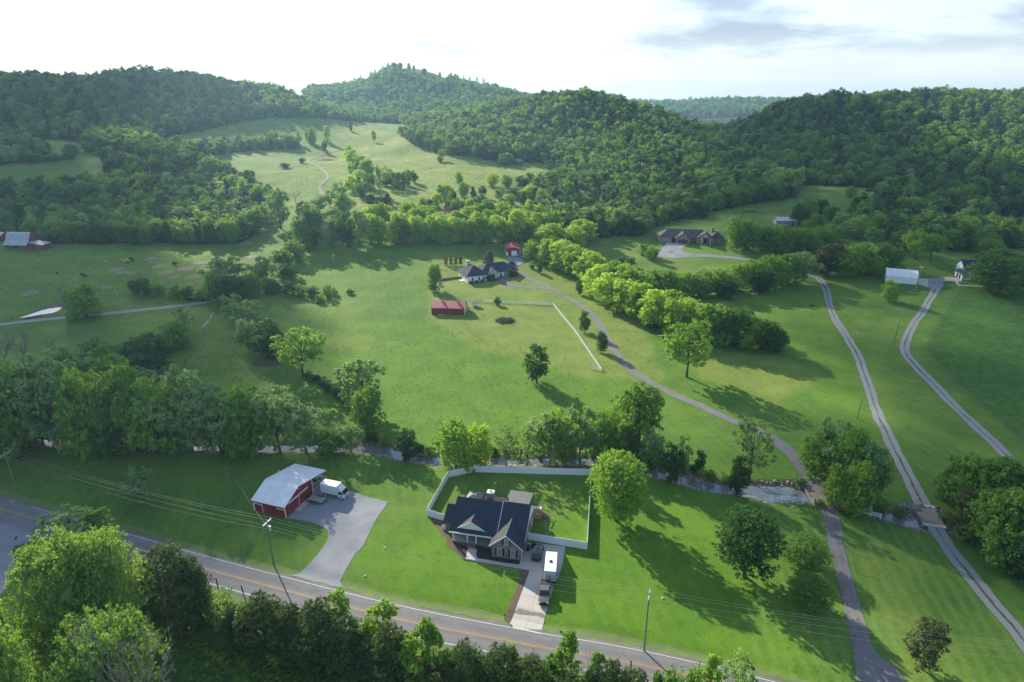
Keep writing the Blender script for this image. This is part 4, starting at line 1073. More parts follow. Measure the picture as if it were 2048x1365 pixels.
# --- hedgerow of sunlit trees from the red garage down to the drive
for a_ in [(1062, 520, 485, 34, 'bright_tree'), (1085, 500, 452, 56, 'yellow_tree'), (1110, 505, 447, 64, 'yellow_tree'), (1140, 500, 452, 60, 'yellow_tree'), (1165, 485, 440, 56, 'yellow_tree'), (1098, 528, 478, 50, 'yellow_tree'), (1125, 538, 480, 62, 'yellow_tree'), (1150, 552, 492, 62, 'yellow_tree'), (1178, 570, 505, 66, 'yellow_tree'),
           (1195, 592, 530, 64, 'yellow_tree'), (1222, 585, 522, 60, 'bright_tree'), (1215, 612, 548, 66, 'yellow_tree'), (1245, 625, 560, 66, 'yellow_tree'), (1250, 595, 530, 60, 'yellow_tree'), (1278, 638, 568, 70, 'yellow_tree'), (1282, 605, 545, 60, 'bright_tree'), (1310, 655, 580, 70, 'yellow_tree'), (1335, 640, 580, 66, 'bright_tree'),
           (1345, 672, 598, 66, 'yellow_tree'), (1378, 662, 600, 70, 'yellow_tree'), (1405, 682, 608, 70, 'bright_tree'), (1435, 690, 612, 66, 'green_tree'), (1465, 692, 620, 66, 'dark_tree'), (1500, 698, 632, 62, 'green_tree'), (1532, 702, 645, 58, 'dark_tree'), (1555, 703, 662, 40, 'dark_tree'), (1480, 665, 615, 56, 'green_tree'), (1520, 680, 640, 50, 'dark_tree')]:
    tree(*a_[:4], a_[4], 'sunlit tree in the hedgerow running from the red garage down to the drive', 'hedgerow beside the drive')
for a_ in [(1300, 585, 540, 50, 'bright_tree'), (1330, 590, 540, 56, 'bright_tree'), (1365, 592, 545, 58, 'bright_tree'), (1400, 592, 542, 60, 'green_tree'), (1435, 588, 538, 62, 'bright_tree'), (1470, 582, 530, 64, 'bright_tree'), (1505, 578, 520, 66, 'green_tree'), (1540, 574, 512, 70, 'bright_tree'), (1575, 568, 508, 70, 'green_tree'), (1605, 562, 506, 64, 'pale_tree'), (1450, 596, 560, 50, 'dark_tree'), (1520, 586, 545, 50, 'dark_tree')]:
    tree(*a_[:4], a_[4], 'tree in the hedgerow between the grey house meadow and the gravel lane', 'hedgerow below the grey house')
for a_ in [(1655, 550, 487, 66, 'bronze_tree'), (1690, 552, 492, 66, 'green_tree'), (1725, 548, 488, 70, 'bright_tree'), (1760, 544, 488, 60, 'green_tree'), (1640, 548, 500, 40, 'bronze_tree'), (1785, 540, 495, 44, 'green_tree')]:
    tree(*a_[:4], a_[4], 'tree in the clump between the gravel lane end and the white barn', 'clump beside the white barn')
for a_ in [(1472, 497, 434, 50, 'bright_tree'), (1495, 500, 442, 44, 'green_tree'), (1525, 502, 452, 44, 'green_tree'), (1550, 504, 450, 50, 'bright_tree'), (1580, 506, 455, 50, 'green_tree'), (1612, 508, 458, 56, 'bright_tree'), (1640, 502, 455, 50, 'green_tree'), (1665, 492, 450, 46, 'green_tree'), (1690, 485, 445, 46, 'pale_tree')]:
    tree(*a_[:4], a_[4], 'tree in the row between the grey house and the grey metal shed', 'row beside the grey house')
for a_ in [(1300, 520, 492, 24, 'shrub'), (1288, 510, 488, 22, 'shrub'), (1310, 515, 496, 20, 'shrub'), (1240, 538, 515, 28, 'dark_shrub'), (1262, 535, 515, 24, 'dark_shrub')]:
    tree(*a_[:4], a_[4], 'shrub at the lawn edge in front of the grey stone house', 'shrubs near the grey house')
for a_ in [(1610, 440, 395, 40, 'bright_tree'), (1640, 430, 400, 26, 'dark_tree'), (1595, 450, 408, 34, 'dark_tree'), (1660, 440, 412, 36, 'bright_tree'), (1630, 462, 428, 40, 'bright_tree'), (1680, 465, 425, 44, 'pale_tree'), (1715, 478, 432, 46, 'bright_tree'), (1405, 436, 412, 18, 'cedar'), (1365, 430, 412, 22, 'shrub'), (1745, 495, 455, 46, 'green_tree'), (1800, 500, 460, 44, 'green_tree'), (1900, 500, 462, 50, 'green_tree'), (1935, 500, 470, 44, 'green_tree'), (1700, 395, 372, 22, 'bright_tree')]:
    tree(*a_[:4], a_[4], 'tree scattered around the high pasture beside the grey metal shed', 'trees around the high pasture')
# --- belt of trees at the head of the pasture behind the ranch house
_bx = np.arange(612, 1100, 21)
for i, x_ in enumerate(_bx):
    k_ = ['yellow_tree', 'bright_tree', 'yellow_tree', 'green_tree', 'yellow_tree', 'bright_tree'][i % 6] if x_ > 720 else ['green_tree', 'dark_tree', 'pale_tree'][i % 3]  # yellow kinds put the belt's sunlight into its leaf colour
    tree(x_ + _trng.normal(0, 3), 494 - (x_ - 612) * 0.028 + _trng.normal(0, 2), 430 + _trng.normal(0, 8), 46 + _trng.normal(0, 5), k_, 'tree in the tall belt closing the pasture behind the ranch house', 'belt of trees behind the ranch house')
for i in range(44):                              # second and third ranks of that belt
    x_ = _trng.uniform(600, 1110); b_ = _trng.uniform(440, 474)
    if 660 < x_ < 740 and b_ < 450: continue
    tree(x_, b_, b_ - _trng.uniform(30, 46), _trng.uniform(30, 44), ['yellow_tree', 'yellow_tree', 'bright_tree', 'yellow_tree', 'green_tree'][i % 5] if x_ > 720 else ['green_tree', 'pale_tree', 'dark_tree'][i % 3], 'tree in the grove around the red-roofed cabin', 'grove around the cabin')  # again sunlight given as yellow leaf colour
for a_ in [(700, 330, 290, 20, 'yellow_tree'), (706, 345, 300, 30, 'yellow_tree'), (722, 350, 312, 34, 'bright_tree'), (735, 356, 318, 34, 'yellow_tree'), (718, 372, 340, 34, 'yellow_tree'), (740, 380, 348, 34, 'green_tree'), (705, 385, 352, 30, 'yellow_tree'), (725, 395, 365, 30, 'green_tree'), (775, 378, 332, 24, 'open_tree'), (760, 392, 330, 16, 'pale_tree'),
           (785, 372, 345, 26, 'dark_tree'), (800, 378, 345, 30, 'green_tree'), (815, 372, 340, 26, 'green_tree'), (828, 366, 342, 20, 'dark_tree'), (770, 372, 345, 24, 'dark_tree'), (680, 400, 365, 34, 'pale_tree'), (660, 415, 380, 34, 'pale_tree'), (690, 425, 385, 36, 'green_tree'), (640, 425, 392, 36, 'pale_tree')]:
    tree(*a_[:4], a_[4], 'tree along the gully running up the sunlit meadow', 'gully trees in the meadow')
for a_ in [(918, 366, 344, 18, 'bright_tree'), (882, 398, 370, 22, 'bright_tree'), (905, 396, 376, 14, 'cedar'), (926, 394, 365, 24, 'green_tree'), (946, 396, 374, 16, 'cedar'), (965, 394, 372, 18, 'dark_tree'), (985, 374, 346, 30, 'yellow_tree'), (1012, 374, 350, 26, 'bright_tree'), (1045, 376, 352, 34, 'dark_tree'), (1028, 396, 376, 32, 'dark_tree'), (1058, 396, 384, 10, 'cedar'), (998, 395, 378, 22, 'shrub'),
           (1100, 342, 320, 24, 'dark_tree'), (1128, 344, 332, 16, 'cedar'), (1012, 330, 306, 34, 'green_tree'), (1035, 330, 318, 24, 'shrub'), (880, 325, 312, 14, 'bright_tree'), (884, 322, 298, 16, 'open_tree'), (748, 285, 262, 12, 'pale_tree'), (702, 262, 244, 8, 'dark_tree'), (626, 288, 256, 18, 'bright_tree'), (616, 284, 258, 12, 'bright_tree'), (655, 284, 252, 16, 'yellow_tree'), (650, 304, 280, 12, 'dark_tree'), (605, 326, 316, 16, 'dark_shrub'), (568, 336, 326, 24, 'dark_shrub'),
           (592, 408, 378, 24, 'bare_tree'), (1150, 350, 332, 20, 'dark_tree'), (1085, 372, 352, 20, 'green_tree'), (1060, 360, 345, 20, 'shrub'), (776, 410, 388, 22, 'cedar'), (760, 412, 392, 20, 'dark_tree'), (742, 412, 388, 22, 'dark_tree'), (562, 458, 378, 52, 'pale_tree')]:
    tree(*a_[:4], a_[4], 'small lone tree or bush dotted across the sunlit upper meadow', 'trees dotted over the upper meadow')
for i in range(26):
    x_ = _trng.uniform(830, 1075); b_ = _trng.uniform(398, 436)
    tree(x_, b_, b_ - _trng.uniform(18, 32), _trng.uniform(18, 30), ['yellow_tree', 'bright_tree', 'green_tree', 'cedar', 'yellow_tree'][i % 5], 'tree in the grove around the red-roofed cabin', 'grove around the cabin')
for a_ in [(18, 322, 304, 40), (62, 324, 306, 44), (105, 322, 308, 36), (30, 305, 288, 44), (142, 306, 288, 34), (178, 302, 284, 32), (205, 312, 296, 26), (135, 318, 306, 24)]:
    tree(*a_, 'green_tree', 'bushy tree in the clearing on the hill above the cattle field', 'bushes in the hill clearing')
# trees on the grassy peak
for a_ in [(752, 152, 138, 10), (766, 145, 131, 10), (776, 142, 127, 12), (788, 140, 126, 14), (800, 140, 126, 12), (818, 142, 126, 8), (828, 144, 131, 7), (849, 150, 137, 11), (880, 156, 144, 7), (903, 160, 149, 6), (915, 162, 150, 10), (928, 163, 151, 10), (940, 165, 153, 10), (954, 166, 154, 10), (968, 168, 156, 10), (742, 157, 143, 10), (722, 163, 150, 8)]:
    tree(*a_, ['green_tree', 'dark_tree'][int(a_[0]) % 2], 'tree standing against the sky on the grassy peak', 'trees on the skyline peak')
# --- front rank of the woods (each tree told apart in the photograph)
def rank(poly, n, hm, wm, kinds, label, group, depth_px=6):
    seg = [math.hypot(poly[i + 1][0] - poly[i][0], poly[i + 1][1] - poly[i][1]) for i in range(len(poly) - 1)]
    tot = sum(seg)
    for i in range(n):
        s_ = (i + 0.5 + _trng.uniform(-0.3, 0.3)) / n * tot
        j = 0
        while j < len(seg) - 1 and s_ > seg[j]: s_ -= seg[j]; j += 1
        f = s_ / seg[j]
        a = poly[j][0] + (poly[j + 1][0] - poly[j][0]) * f; b = poly[j][1] + (poly[j + 1][1] - poly[j][1]) * f - abs(_trng.normal(0, depth_px))
        tree_at(P(a, b), hm * _trng.uniform(0.8, 1.2), wm * _trng.uniform(0.85, 1.2), kinds[i % len(kinds)], label, group)
rank([(95, 488), (300, 492), (480, 490), (520, 466), (545, 430)], 26, 12, 9.5, ['green_tree', 'dark_tree', 'green_tree', 'pale_tree'], 'tree in the front rank of the wood facing the cattle field', 'front of the wood by the cattle field', 8)
rank([(545, 430), (535, 402), (480, 372), (430, 340)], 8, 12, 9.5, ['green_tree', 'dark_tree'], 'tree at the meadow edge of the wood by the cattle field', 'meadow edge of the wood', 4)
rank([(1110, 470), (1200, 474), (1280, 470), (1330, 446)], 10, 11, 9, ['bright_tree', 'green_tree', 'dark_tree'], 'tree at the wood edge beyond the sunlit hedgerow', 'wood edge beyond the hedgerow', 5)
rank([(1340, 444), (1480, 412), (1592, 394)], 12, 10, 9, ['green_tree', 'bright_tree', 'dark_tree'], 'tree at the wood edge above the grey house pasture', 'wood edge above the grey house', 4)
rank([(1700, 422), (1760, 478), (1850, 498), (2048, 500)], 14, 11, 10, ['dark_tree', 'green_tree', 'bright_tree'], 'tree at the wood edge behind the white barn', 'wood edge behind the white barn', 6)
rank([(820, 288), (880, 309), (1000, 322), (1150, 330)], 14, 12, 10, ['dark_tree', 'green_tree'], 'tree at the foot of the middle wooded hill', 'foot of the middle hill', 3)

# --- foreground: maples and the cedar hedge below the road
tree(170, 1350, 1082, 180, 'near_maple', 'huge bright spring maple overhanging the side road junction')
tree(248, 1315, 1066, 150, 'near_maple', 'large bright maple next to the cedar hedge')
tree(12, 1440, 1205, 120, 'near_maple', 'bright maple standing apart beside the huge junction maple')
tree(55, 1570, 1275, 180, 'near_maple', 'bright leafy tree crowding the roadside field corner')
tree(255, 1490, 1236, 200, 'near_yellow', 'yellow-green half-bare tree with dead limbs on the roadside field')
tree(300, 1540, 1215, 150, 'bare_tree', 'dead grey tree beside the yellow-green half-bare tree')
tree(345, 1530, 1240, 110, 'bare_tree', 'dead grey snag in the roadside field')
tree(352, 1256, 1102, 124, 'near_cedar', 'wide dark cedar at the head of the roadside hedge')
tree(402, 1240, 1118, 60, 'near_cedar', 'dark narrow cedar at the pole end of the roadside hedge')
for a_ in [(535, 1300, 1192, 100), (590, 1315, 1216, 90), (645, 1335, 1206, 100), (695, 1350, 1238, 90), (790, 1375, 1254, 90), (740, 1370, 1286, 90), (930, 1420, 1291, 100), (1000, 1425, 1298, 100), (1065, 1440, 1324, 100), (880, 1420, 1341, 90), (1215, 1450, 1328, 80), (480, 1285, 1216, 60), (1265, 1460, 1346, 90), (835, 1400, 1328, 80), (1130, 1450, 1351, 90)]:
    tree(*a_, 'near_cedar', 'dark red-cedar in the hedge below the two-lane road', 'cedar hedge below the road')
for a_ in [(690, 1300, 1182, 60, 'sapling'), (770, 1305, 1205, 70, 'sapling'), (855, 1375, 1240, 60, 'sapling'), (1130, 1400, 1262, 66, 'sapling'), (1020, 1395, 1290, 50, 'sapling'), (835, 1400, 1275, 70, 'sapling'), (720, 1330, 1250, 70, 'gauzy'), (895, 1400, 1300, 50, 'sapling'), (1190, 1420, 1312, 60, 'sapling'), (1415, 1450, 1318, 70, 'sapling'), (1460, 1450, 1308, 80, 'gauzy'), (460, 1265, 1178, 60, 'gauzy'), (1345, 1440, 1332, 50, 'gauzy'), (930, 1420, 1335, 60, 'sapling'), (1080, 1430, 1330, 60, 'sapling'), (505, 1290, 1215, 60, 'shrub'), (560, 1310, 1240, 50, 'sapling'), (620, 1330, 1250, 60, 'shrub'), (665, 1345, 1262, 50, 'sapling'), (750, 1345, 1240, 50, 'sapling'), (805, 1370, 1270, 50, 'shrub'), (870, 1375, 1262, 56, 'sapling'), (965, 1400, 1320, 60, 'shrub'), (1040, 1400, 1330, 60, 'shrub'), (1110, 1410, 1300, 50, 'sapling'), (575, 1325, 1262, 60, 'sapling'), (705, 1360, 1290, 60, 'shrub'), (770, 1380, 1300, 60, 'sapling'), (850, 1400, 1330, 60, 'shrub'), (985, 1410, 1325, 50, 'sapling'), (450, 1250, 1200, 60, 'shrub'), (430, 1235, 1192, 50, 'shrub'), (1320, 1450, 1345, 60, 'shrub'), (1390, 1450, 1335, 60, 'shrub')]:
    tree(*a_[:4], a_[4], 'light green growth sprouting through the roadside cedar hedge', 'saplings in the roadside hedge')
for a_ in [(920, 1370, 1268, 40), (780, 1335, 1225, 50), (1000, 1385, 1285, 40), (1165, 1420, 1290, 36)]:
    tree(*a_, 'bare_tree', 'thin leafless sapling in the roadside hedge', 'leafless saplings in the hedge')
tree(150, 1085, 1020, 110, 'gauzy', 'pale gauzy tree between the big maples and the two-lane road')
tree(205, 1075, 1020, 70, 'sapling', 'bright sapling beside the two-lane road near the junction')
tree(85, 1085, 1030, 34, 'bare_tree', 'small bare tree on the junction verge beside the stop sign')

# ------------------------------------------------------------------ the wooded hills: too many to count
def wood_tree(kind, shape, leaf, sd_, h, rw, nl, nleaf, size):
    r = np.random.default_rng(sd_)
    lb = lobes(r, shape, nl, rw, h * 0.12, h)
    V, Q, lf = crown_geo(r, lb, nleaf, size)
    return mesh_np(kind, V, Q, lf, [LEAF[leaf]])
wood_meshes = [wood_tree('canopy', 'round', 'wood_a', 200, 12, 4.8, 20, 1500, 0.50), wood_tree('canopy', 'spread', 'wood_a', 201, 11, 5.2, 20, 1500, 0.50), wood_tree('canopy', 'round', 'wood_b', 202, 12, 4.4, 18, 1400, 0.50),
               wood_tree('canopy', 'egg', 'wood_a', 203, 13, 4.2, 18, 1400, 0.50), wood_tree('canopy', 'egg', 'wood_b', 204, 11, 3.8, 16, 1300, 0.48), wood_tree('canopy', 'round', 'pale', 205, 11, 4.4, 16, 1100, 0.46), wood_tree('canopy', 'cone', 'cedar', 206, 10, 3.0, 20, 800, 0.5), wood_tree('canopy', 'spread', 'bright', 207, 11, 4.8, 18, 1400, 0.50)]
wood_coll = bpy.data.collections.new('canopy_kinds')
for m_ in wood_meshes:
    wood_coll.objects.link(bpy.data.objects.new('canopy', m_))
def scatter_group(name):
    g = bpy.data.node_groups.new(name, 'GeometryNodeTree')
    g.interface.new_socket('Geometry', in_out='INPUT', socket_type='NodeSocketGeometry')
    g.interface.new_socket('Geometry', in_out='OUTPUT', socket_type='NodeSocketGeometry')
    n = g.nodes.new
    gi, go = n('NodeGroupInput'), n('NodeGroupOutput')
    ci = n('GeometryNodeCollectionInfo'); ci.inputs['Collection'].default_value = wood_coll
    ci.inputs['Separate Children'].default_value = True; ci.inputs['Reset Children'].default_value = True
    ip = n('GeometryNodeInstanceOnPoints'); ip.inputs['Pick Instance'].default_value = True
    def att(nm, ty):
        a = n('GeometryNodeInputNamedAttribute'); a.data_type = ty; a.inputs['Name'].default_value = nm
        return a.outputs['Attribute']
    L = g.links.new
    L(gi.outputs[0], ip.inputs['Points']); L(ci.outputs[0], ip.inputs['Instance'])
    L(att('which', 'INT'), ip.inputs['Instance Index']); L(att('size', 'FLOAT_VECTOR'), ip.inputs['Scale'])
    rv = n('FunctionNodeAxisAngleToRotation'); rv.inputs['Axis'].default_value = (0, 0, 1)
    L(att('turn', 'FLOAT'), rv.inputs['Angle']); L(rv.outputs[0], ip.inputs['Rotation'])
    L(ip.outputs[0], go.inputs[0])
    return g
SCATTER = scatter_group('plant_trees')
def wood(name, label, X, Y, which, size, turn):
    me = bpy.data.meshes.new(name)
    me.from_pydata([(float(a), float(b), float(c)) for a, b, c in zip(X, Y, H(X, Y) - 0.3)], [], [])
    me.attributes.new('which', 'INT', 'POINT').data.foreach_set('value', which.astype(np.int32))
    me.attributes.new('size', 'FLOAT_VECTOR', 'POINT').data.foreach_set('vector', size.astype(np.float32).ravel())
    me.attributes.new('turn', 'FLOAT', 'POINT').data.foreach_set('value', turn.astype(np.float32))
    o = mesh_obj(name, me)
    md = o.modifiers.new('plant_trees', 'NODES'); md.node_group = SCATTER
    return tag(o, label, 'forest', kind='stuff')
wr = np.random.default_rng(17)
def jgrid(x0, x1, y0, y1, st):
    gx, gy = np.meshgrid(np.arange(x0, x1, st), np.arange(y0, y1, st))
    return (gx + wr.uniform(-0.48, 0.48, gx.shape) * st).ravel(), (gy + wr.uniform(-0.48, 0.48, gy.shape) * st).ravel()
def grow(x, y, big=1.0):
    n = len(x)
    kindp = vnoise(x, y, 90, 41)
    p = np.where(kindp[:, None] > 0.15, [[0.24, 0.2, 0.1, 0.16, 0.06, 0.06, 0.04, 0.14]], [[0.12, 0.12, 0.20, 0.1, 0.15, 0.13, 0.14, 0.04]])
    cum = np.cumsum(p, 1); wh = (wr.random(n)[:, None] > cum).sum(1).clip(0, 7)
    s = (0.42 + 0.80 * wr.random(n) ** 1.4) * (1 + 0.25 * vnoise(x, y, 120, 43)) * big
    return wh, np.stack([s * wr.uniform(0.9, 1.15, n), s * wr.uniform(0.9, 1.15, n), s * wr.uniform(0.85, 1.2, n)], -1), wr.uniform(0, 6.28, n)
gx_, gy_ = jgrid(-1150, 1250, 360, 1480, 5.7)
u_, v_ = proj(gx_, gy_, H(gx_, gy_))
_jit = vnoise(gx_, gy_, 40, 77) * 5
in_l = inpoly(u_ + _jit, v_ + _jit * 0.5, LEFT_WOOD); in_m = inpoly(u_ + _jit * 0.6, v_ + _jit * 0.4, MID_WOOD); in_s = inpoly(u_, v_, STRIP_WOOD)
for c in CLEARINGS:
    k_ = inpoly(u_, v_, c); in_l &= ~k_; in_m &= ~k_
in_l &= (gy_ < 1150); in_m &= ~in_l
left_side = gx_ < 0
woods = [('forest', 'dark hazy woodland covering the long hill above the cattle field', in_l & ~in_s), ('forest', 'blue-hazed woodland on the slopes of the grassy peak', in_m & (gy_ > 985) & (gx_ < 250)),
         ('forest', 'dense woodland on the rounded middle hill', in_m & ~((gy_ > 985) & (gx_ < 250)) & (u_ < 1400)), ('forest', 'dense woodland on the long hill behind the white barn', in_m & ~((gy_ > 985) & (gx_ < 250)) & (u_ >= 1400)),
         ('forest', 'narrow strip of dark woodland crossing the upper meadow', in_s & ~in_m)]
for nm, lb_, mk in woods:
    x_, y_ = gx_[mk], gy_[mk]
    if len(x_): wood(nm, lb_, x_, y_, *grow(x_, y_))
gx2, gy2 = jgrid(150, 2600, 2350, 3150, 15)
wood('forest', 'distant blue wooded ridge in the gap between the hills', gx2, gy2, *grow(gx2, gy2, 1.7))

# ------------------------------------------------------------------ weeds and grass tufts in the unmown fields: uncountable
def tuft_mesh(sd_, n, rad, h, sz, leaf):
    r = np.random.default_rng(sd_)
    a = r.uniform(0, 6.28, n); q = rad * np.sqrt(r.random(n)); z = h * r.random(n) * (1 - (q / rad) ** 2 * 0.6)
    p = np.stack([q * np.cos(a), q * np.sin(a), z], -1)
    nr = unit(r.normal(size=(n, 3)) + np.array([0, 0, 0.6])); u = unit(np.cross(nr, r.normal(size=(n, 3)))); v = np.cross(nr, u)
    s_ = sz * r.uniform(0.6, 1.3, n)[:, None]
    return mesh_np('tuft', np.stack([p - u * s_, p - v * s_ * 0.4, p + u * s_, p + v * s_ * 0.4], 1).reshape(-1, 3), np.arange(4 * n).reshape(n, 4), r.random(n), [LEAF[leaf]])
tuft_coll = bpy.data.collections.new('tuft_kinds')
for k_, (lf_, h_) in enumerate((('green', 0.35), ('dark', 0.30), ('bright', 0.4), ('yellow', 0.3))):
    tuft_coll.objects.link(bpy.data.objects.new('tuft', tuft_mesh(300 + k_, 26, 0.45, h_, 0.16, lf_)))
TUFTS = SCATTER.copy(); TUFTS.name = 'plant_weeds'
for nd in TUFTS.nodes:
    if nd.bl_idname == 'GeometryNodeCollectionInfo': nd.inputs['Collection'].default_value = tuft_coll
def weeds(label, px_poly, n, smin, smax, seed):
    r = np.random.default_rng(seed)
    W = [P(a, b) for a, b in px_poly]
    X0, X1 = min(p.x for p in W), max(p.x for p in W); Y0, Y1 = min(p.y for p in W), max(p.y for p in W)
    x = r.uniform(X0, X1, n * 6); y = r.uniform(Y0, Y1, n * 6)
    k = inpoly(x, y, [(p.x, p.y) for p in W]) & (vnoise(x, y, 22, seed) + 0.5 * vnoise(x, y, 7, seed + 1) + r.normal(0, 0.45, n * 6) > 0.15)
    x, y = x[k][:n], y[k][:n]
    m = len(x); s_ = r.uniform(smin, smax, m) * (1 + 0.5 * r.random(m) ** 4)
    me = bpy.data.meshes.new('weeds')
    me.from_pydata([(float(a), float(b), float(c)) for a, b, c in zip(x, y, H(x, y))], [], [])
    me.attributes.new('which', 'INT', 'POINT').data.foreach_set('value', r.choice(4, m, p=[0.4, 0.25, 0.2, 0.15]).astype(np.int32))
    me.attributes.new('size', 'FLOAT_VECTOR', 'POINT').data.foreach_set('vector', np.stack([s_, s_, s_], -1).astype(np.float32).ravel())
    me.attributes.new('turn', 'FLOAT', 'POINT').data.foreach_set('value', r.uniform(0, 6.28, m).astype(np.float32))
    o = mesh_obj('weeds', me); md = o.modifiers.new('plant_weeds', 'NODES'); md.node_group = TUFTS
    tag(o, label, 'weeds', kind='stuff')
weeds('rough weeds and tufts in the field below the cedar hedge', [(380, 1275), (520, 1320), (700, 1380), (900, 1450), (700, 1600), (380, 1500)], 3000, 0.35, 1.0, 61)
weeds('scattered tufts in the wide pasture below the red barn', [(560, 610), (850, 645), (1080, 700), (1180, 770), (1240, 850), (1000, 850), (800, 850), (700, 800), (640, 750), (570, 680)], 3400, 0.18, 0.5, 62)
weeds('rough tufts in the pasture beside the brook and brush line', [(330, 690), (430, 650), (480, 690), (600, 770), (700, 860), (620, 860), (480, 790), (340, 760)], 2200, 0.25, 0.65, 63)
weeds('grazed tufts across the cattle field', [(100, 505), (470, 500), (440, 560), (400, 585), (240, 600), (100, 615), (0, 620), (0, 515)], 2200, 0.3, 0.8, 64)
weeds('tufts across the sunlit upper meadow', [(620, 330), (700, 290), (800, 285), (860, 315), (1100, 340), (1050, 380), (850, 400), (700, 420), (560, 400)], 2600, 0.4, 1.1, 65)
weeds('tufts in the fenced field past the S-shaped lane', [(1925, 595), (1865, 700), (1920, 770), (2060, 880), (2300, 1000), (2300, 650)], 3000, 0.2, 0.5, 66)
weeds('tall tufts along the stream banks', [(700, 880), (900, 900), (1180, 900), (1330, 925), (1500, 955), (1500, 965), (1320, 938), (1180, 910), (900, 912), (700, 892)], 900, 0.7, 1.5, 67)
# ------------------------------------------------------------------ buildings
def frame_at(px0, px1):                          # origin and heading of a wall read from its two base corners
    a, b = P(*px0), P(*px1)
    return a, math.atan2(b.y - a.y, b.x - a.x), (b - a).to_2d().length
def on_wall(o, u, n, pts):                       # wall-plane coordinates (s, z, out) to local xyz
    o, u, n = Vector(o), Vector(u), Vector(n)
    return [o + u * s + n * w + Vector((0, 0, z)) for s, z, w in pts]
def wall_box(mb, o, u, n, s0, s1, z0, z1, w0, w1):
    p = on_wall(o, u, n, [(s0, z0, w0), (s1, z0, w0), (s1, z0, w1), (s0, z0, w1), (s0, z1, w0), (s1, z1, w0), (s1, z1, w1), (s0, z1, w1)])
    return mb.add(p, [(3, 2, 1, 0), (4, 5, 6, 7), (0, 1, 5, 4), (1, 2, 6, 5), (2, 3, 7, 6), (3, 0, 4, 7)])
def window(par, o, u, n, s, z, w, h, cols=2, rows=2, shutters=False, frame='white_paint', deep=0.06):
    f = MB(); t = 0.09
    wall_box(f, o, u, n, s - w / 2 - t, s - w / 2, z - t, z + h + t, 0.0, deep)
    wall_box(f, o, u, n, s + w / 2, s + w / 2 + t, z - t, z + h + t, 0.0, deep)
    wall_box(f, o, u, n, s - w / 2, s + w / 2, z - t, z, 0.0, deep + 0.04)
    wall_box(f, o, u, n, s - w / 2, s + w / 2, z + h, z + h + t, 0.0, deep)
    win = f.build('window', M[frame], par)
    wall_box(MB(), o, u, n, s - w / 2, s + w / 2, z, z + h, 0.004, 0.02).build('pane', M['glass'], win)
    m = MB()
    for i in range(1, cols): wall_box(m, o, u, n, s - w / 2 + w * i / cols - 0.018, s - w / 2 + w * i / cols + 0.018, z, z + h, 0.021, 0.045)
    for i in range(1, rows): wall_box(m, o, u, n, s - w / 2, s + w / 2, z + h * i / rows - 0.018, z + h * i / rows + 0.018, 0.021, 0.042)
    if m.v: m.build('muntin', M[frame], win, fix=False)
    if shutters:
        for sg in (-1, 1):
            a = s + sg * (w / 2 + t + 0.24)
            wall_box(MB(), o, u, n, a - 0.2, a + 0.2, z - 0.05, z + h + 0.05, 0.004, 0.06).build('shutter', M['dark_trim'], par)
    return win
def door(par, o, u, n, s, w, h, mat='white_paint', name='door', z=0.0, panels=0):
    d = wall_box(MB(), o, u, n, s - w / 2, s + w / 2, z, z + h, 0.003, 0.06).build(name, M[mat], par)
    if panels:
        for i in range(panels):
            wall_box(MB(), o, u, n, s - w / 2 + 0.06, s + w / 2 - 0.06, z + h * i / panels + 0.05, z + h * (i + 1) / panels - 0.05, 0.061, 0.09).build('door_panel', M[mat], d)
    else:
        wall_box(MB(), o, u, n, s + w * 0.36, s + w * 0.44, z + h * 0.45, z + h * 0.52, 0.061, 0.12).build('handle', M['dark_trim'], d)
    return d
def prism(par, name, mat, poly, y0, y1, axis='y'):  # a vertical profile pushed along an axis
    mb = MB()
    if axis == 'y':
        a = [(x, y0, z) for x, z in poly]; b = [(x, y1, z) for x, z in poly]
    else:
        a = [(y0, x, z) for x, z in poly]; b = [(y1, x, z) for x, z in poly]
    k = len(poly)
    mb.add(a + b, [tuple(range(k)), tuple(range(2 * k - 1, k - 1, -1))] + [(i, (i + 1) % k, k + (i + 1) % k, k + i) for i in range(k)])
    return mb.build(name, M[mat], par)
def roof_plane(par, poly, mat, th=0.18, name='roof'):
    return MB().slab(poly, th, (0, 0, -th)).build(name, M[mat], par)
FX, FY, FN = (1, 0, 0), (0, 1, 0), (0, -1, 0)

# ---- brick house behind the road
o_, rz_, wd_ = frame_at((983.2, 1113.4), (1041.3, 1122.6))
rz_ = R(-12.6)
house = thing('brick_house', 'taupe brick house with dark slate roof, front porch and gabled wing', 'house', (o_.x, o_.y, float(H(o_.x, o_.y))), rz_)
GW, EZ, RY, RZ = 6.2, 3.05, 8.6, 7.4                     # wing width, eave height, ridge depth, ridge height
sl_ = (RZ - EZ) / (RY - 2.5)
prism(house, 'wing_wall', 'brick', [(0, -0.4), (GW, -0.4), (GW, EZ), (GW / 2, 5.55), (0, EZ)], 0.0, 6.0)
main = prism(house, 'wall', 'brick', [(4.4, -0.4), (14.4, -0.4), (14.4, EZ - 0.02), (8.6, 7.1), (4.4, 4.2)], -9.2, GW - 0.004, axis='x')
prism(house, 'side_wing_wall', 'brick', [(5.6, -0.4), (11.6, -0.4), (11.6, EZ), (8.6, 5.0), (5.6, EZ)], -11.6, -9.2, axis='x')
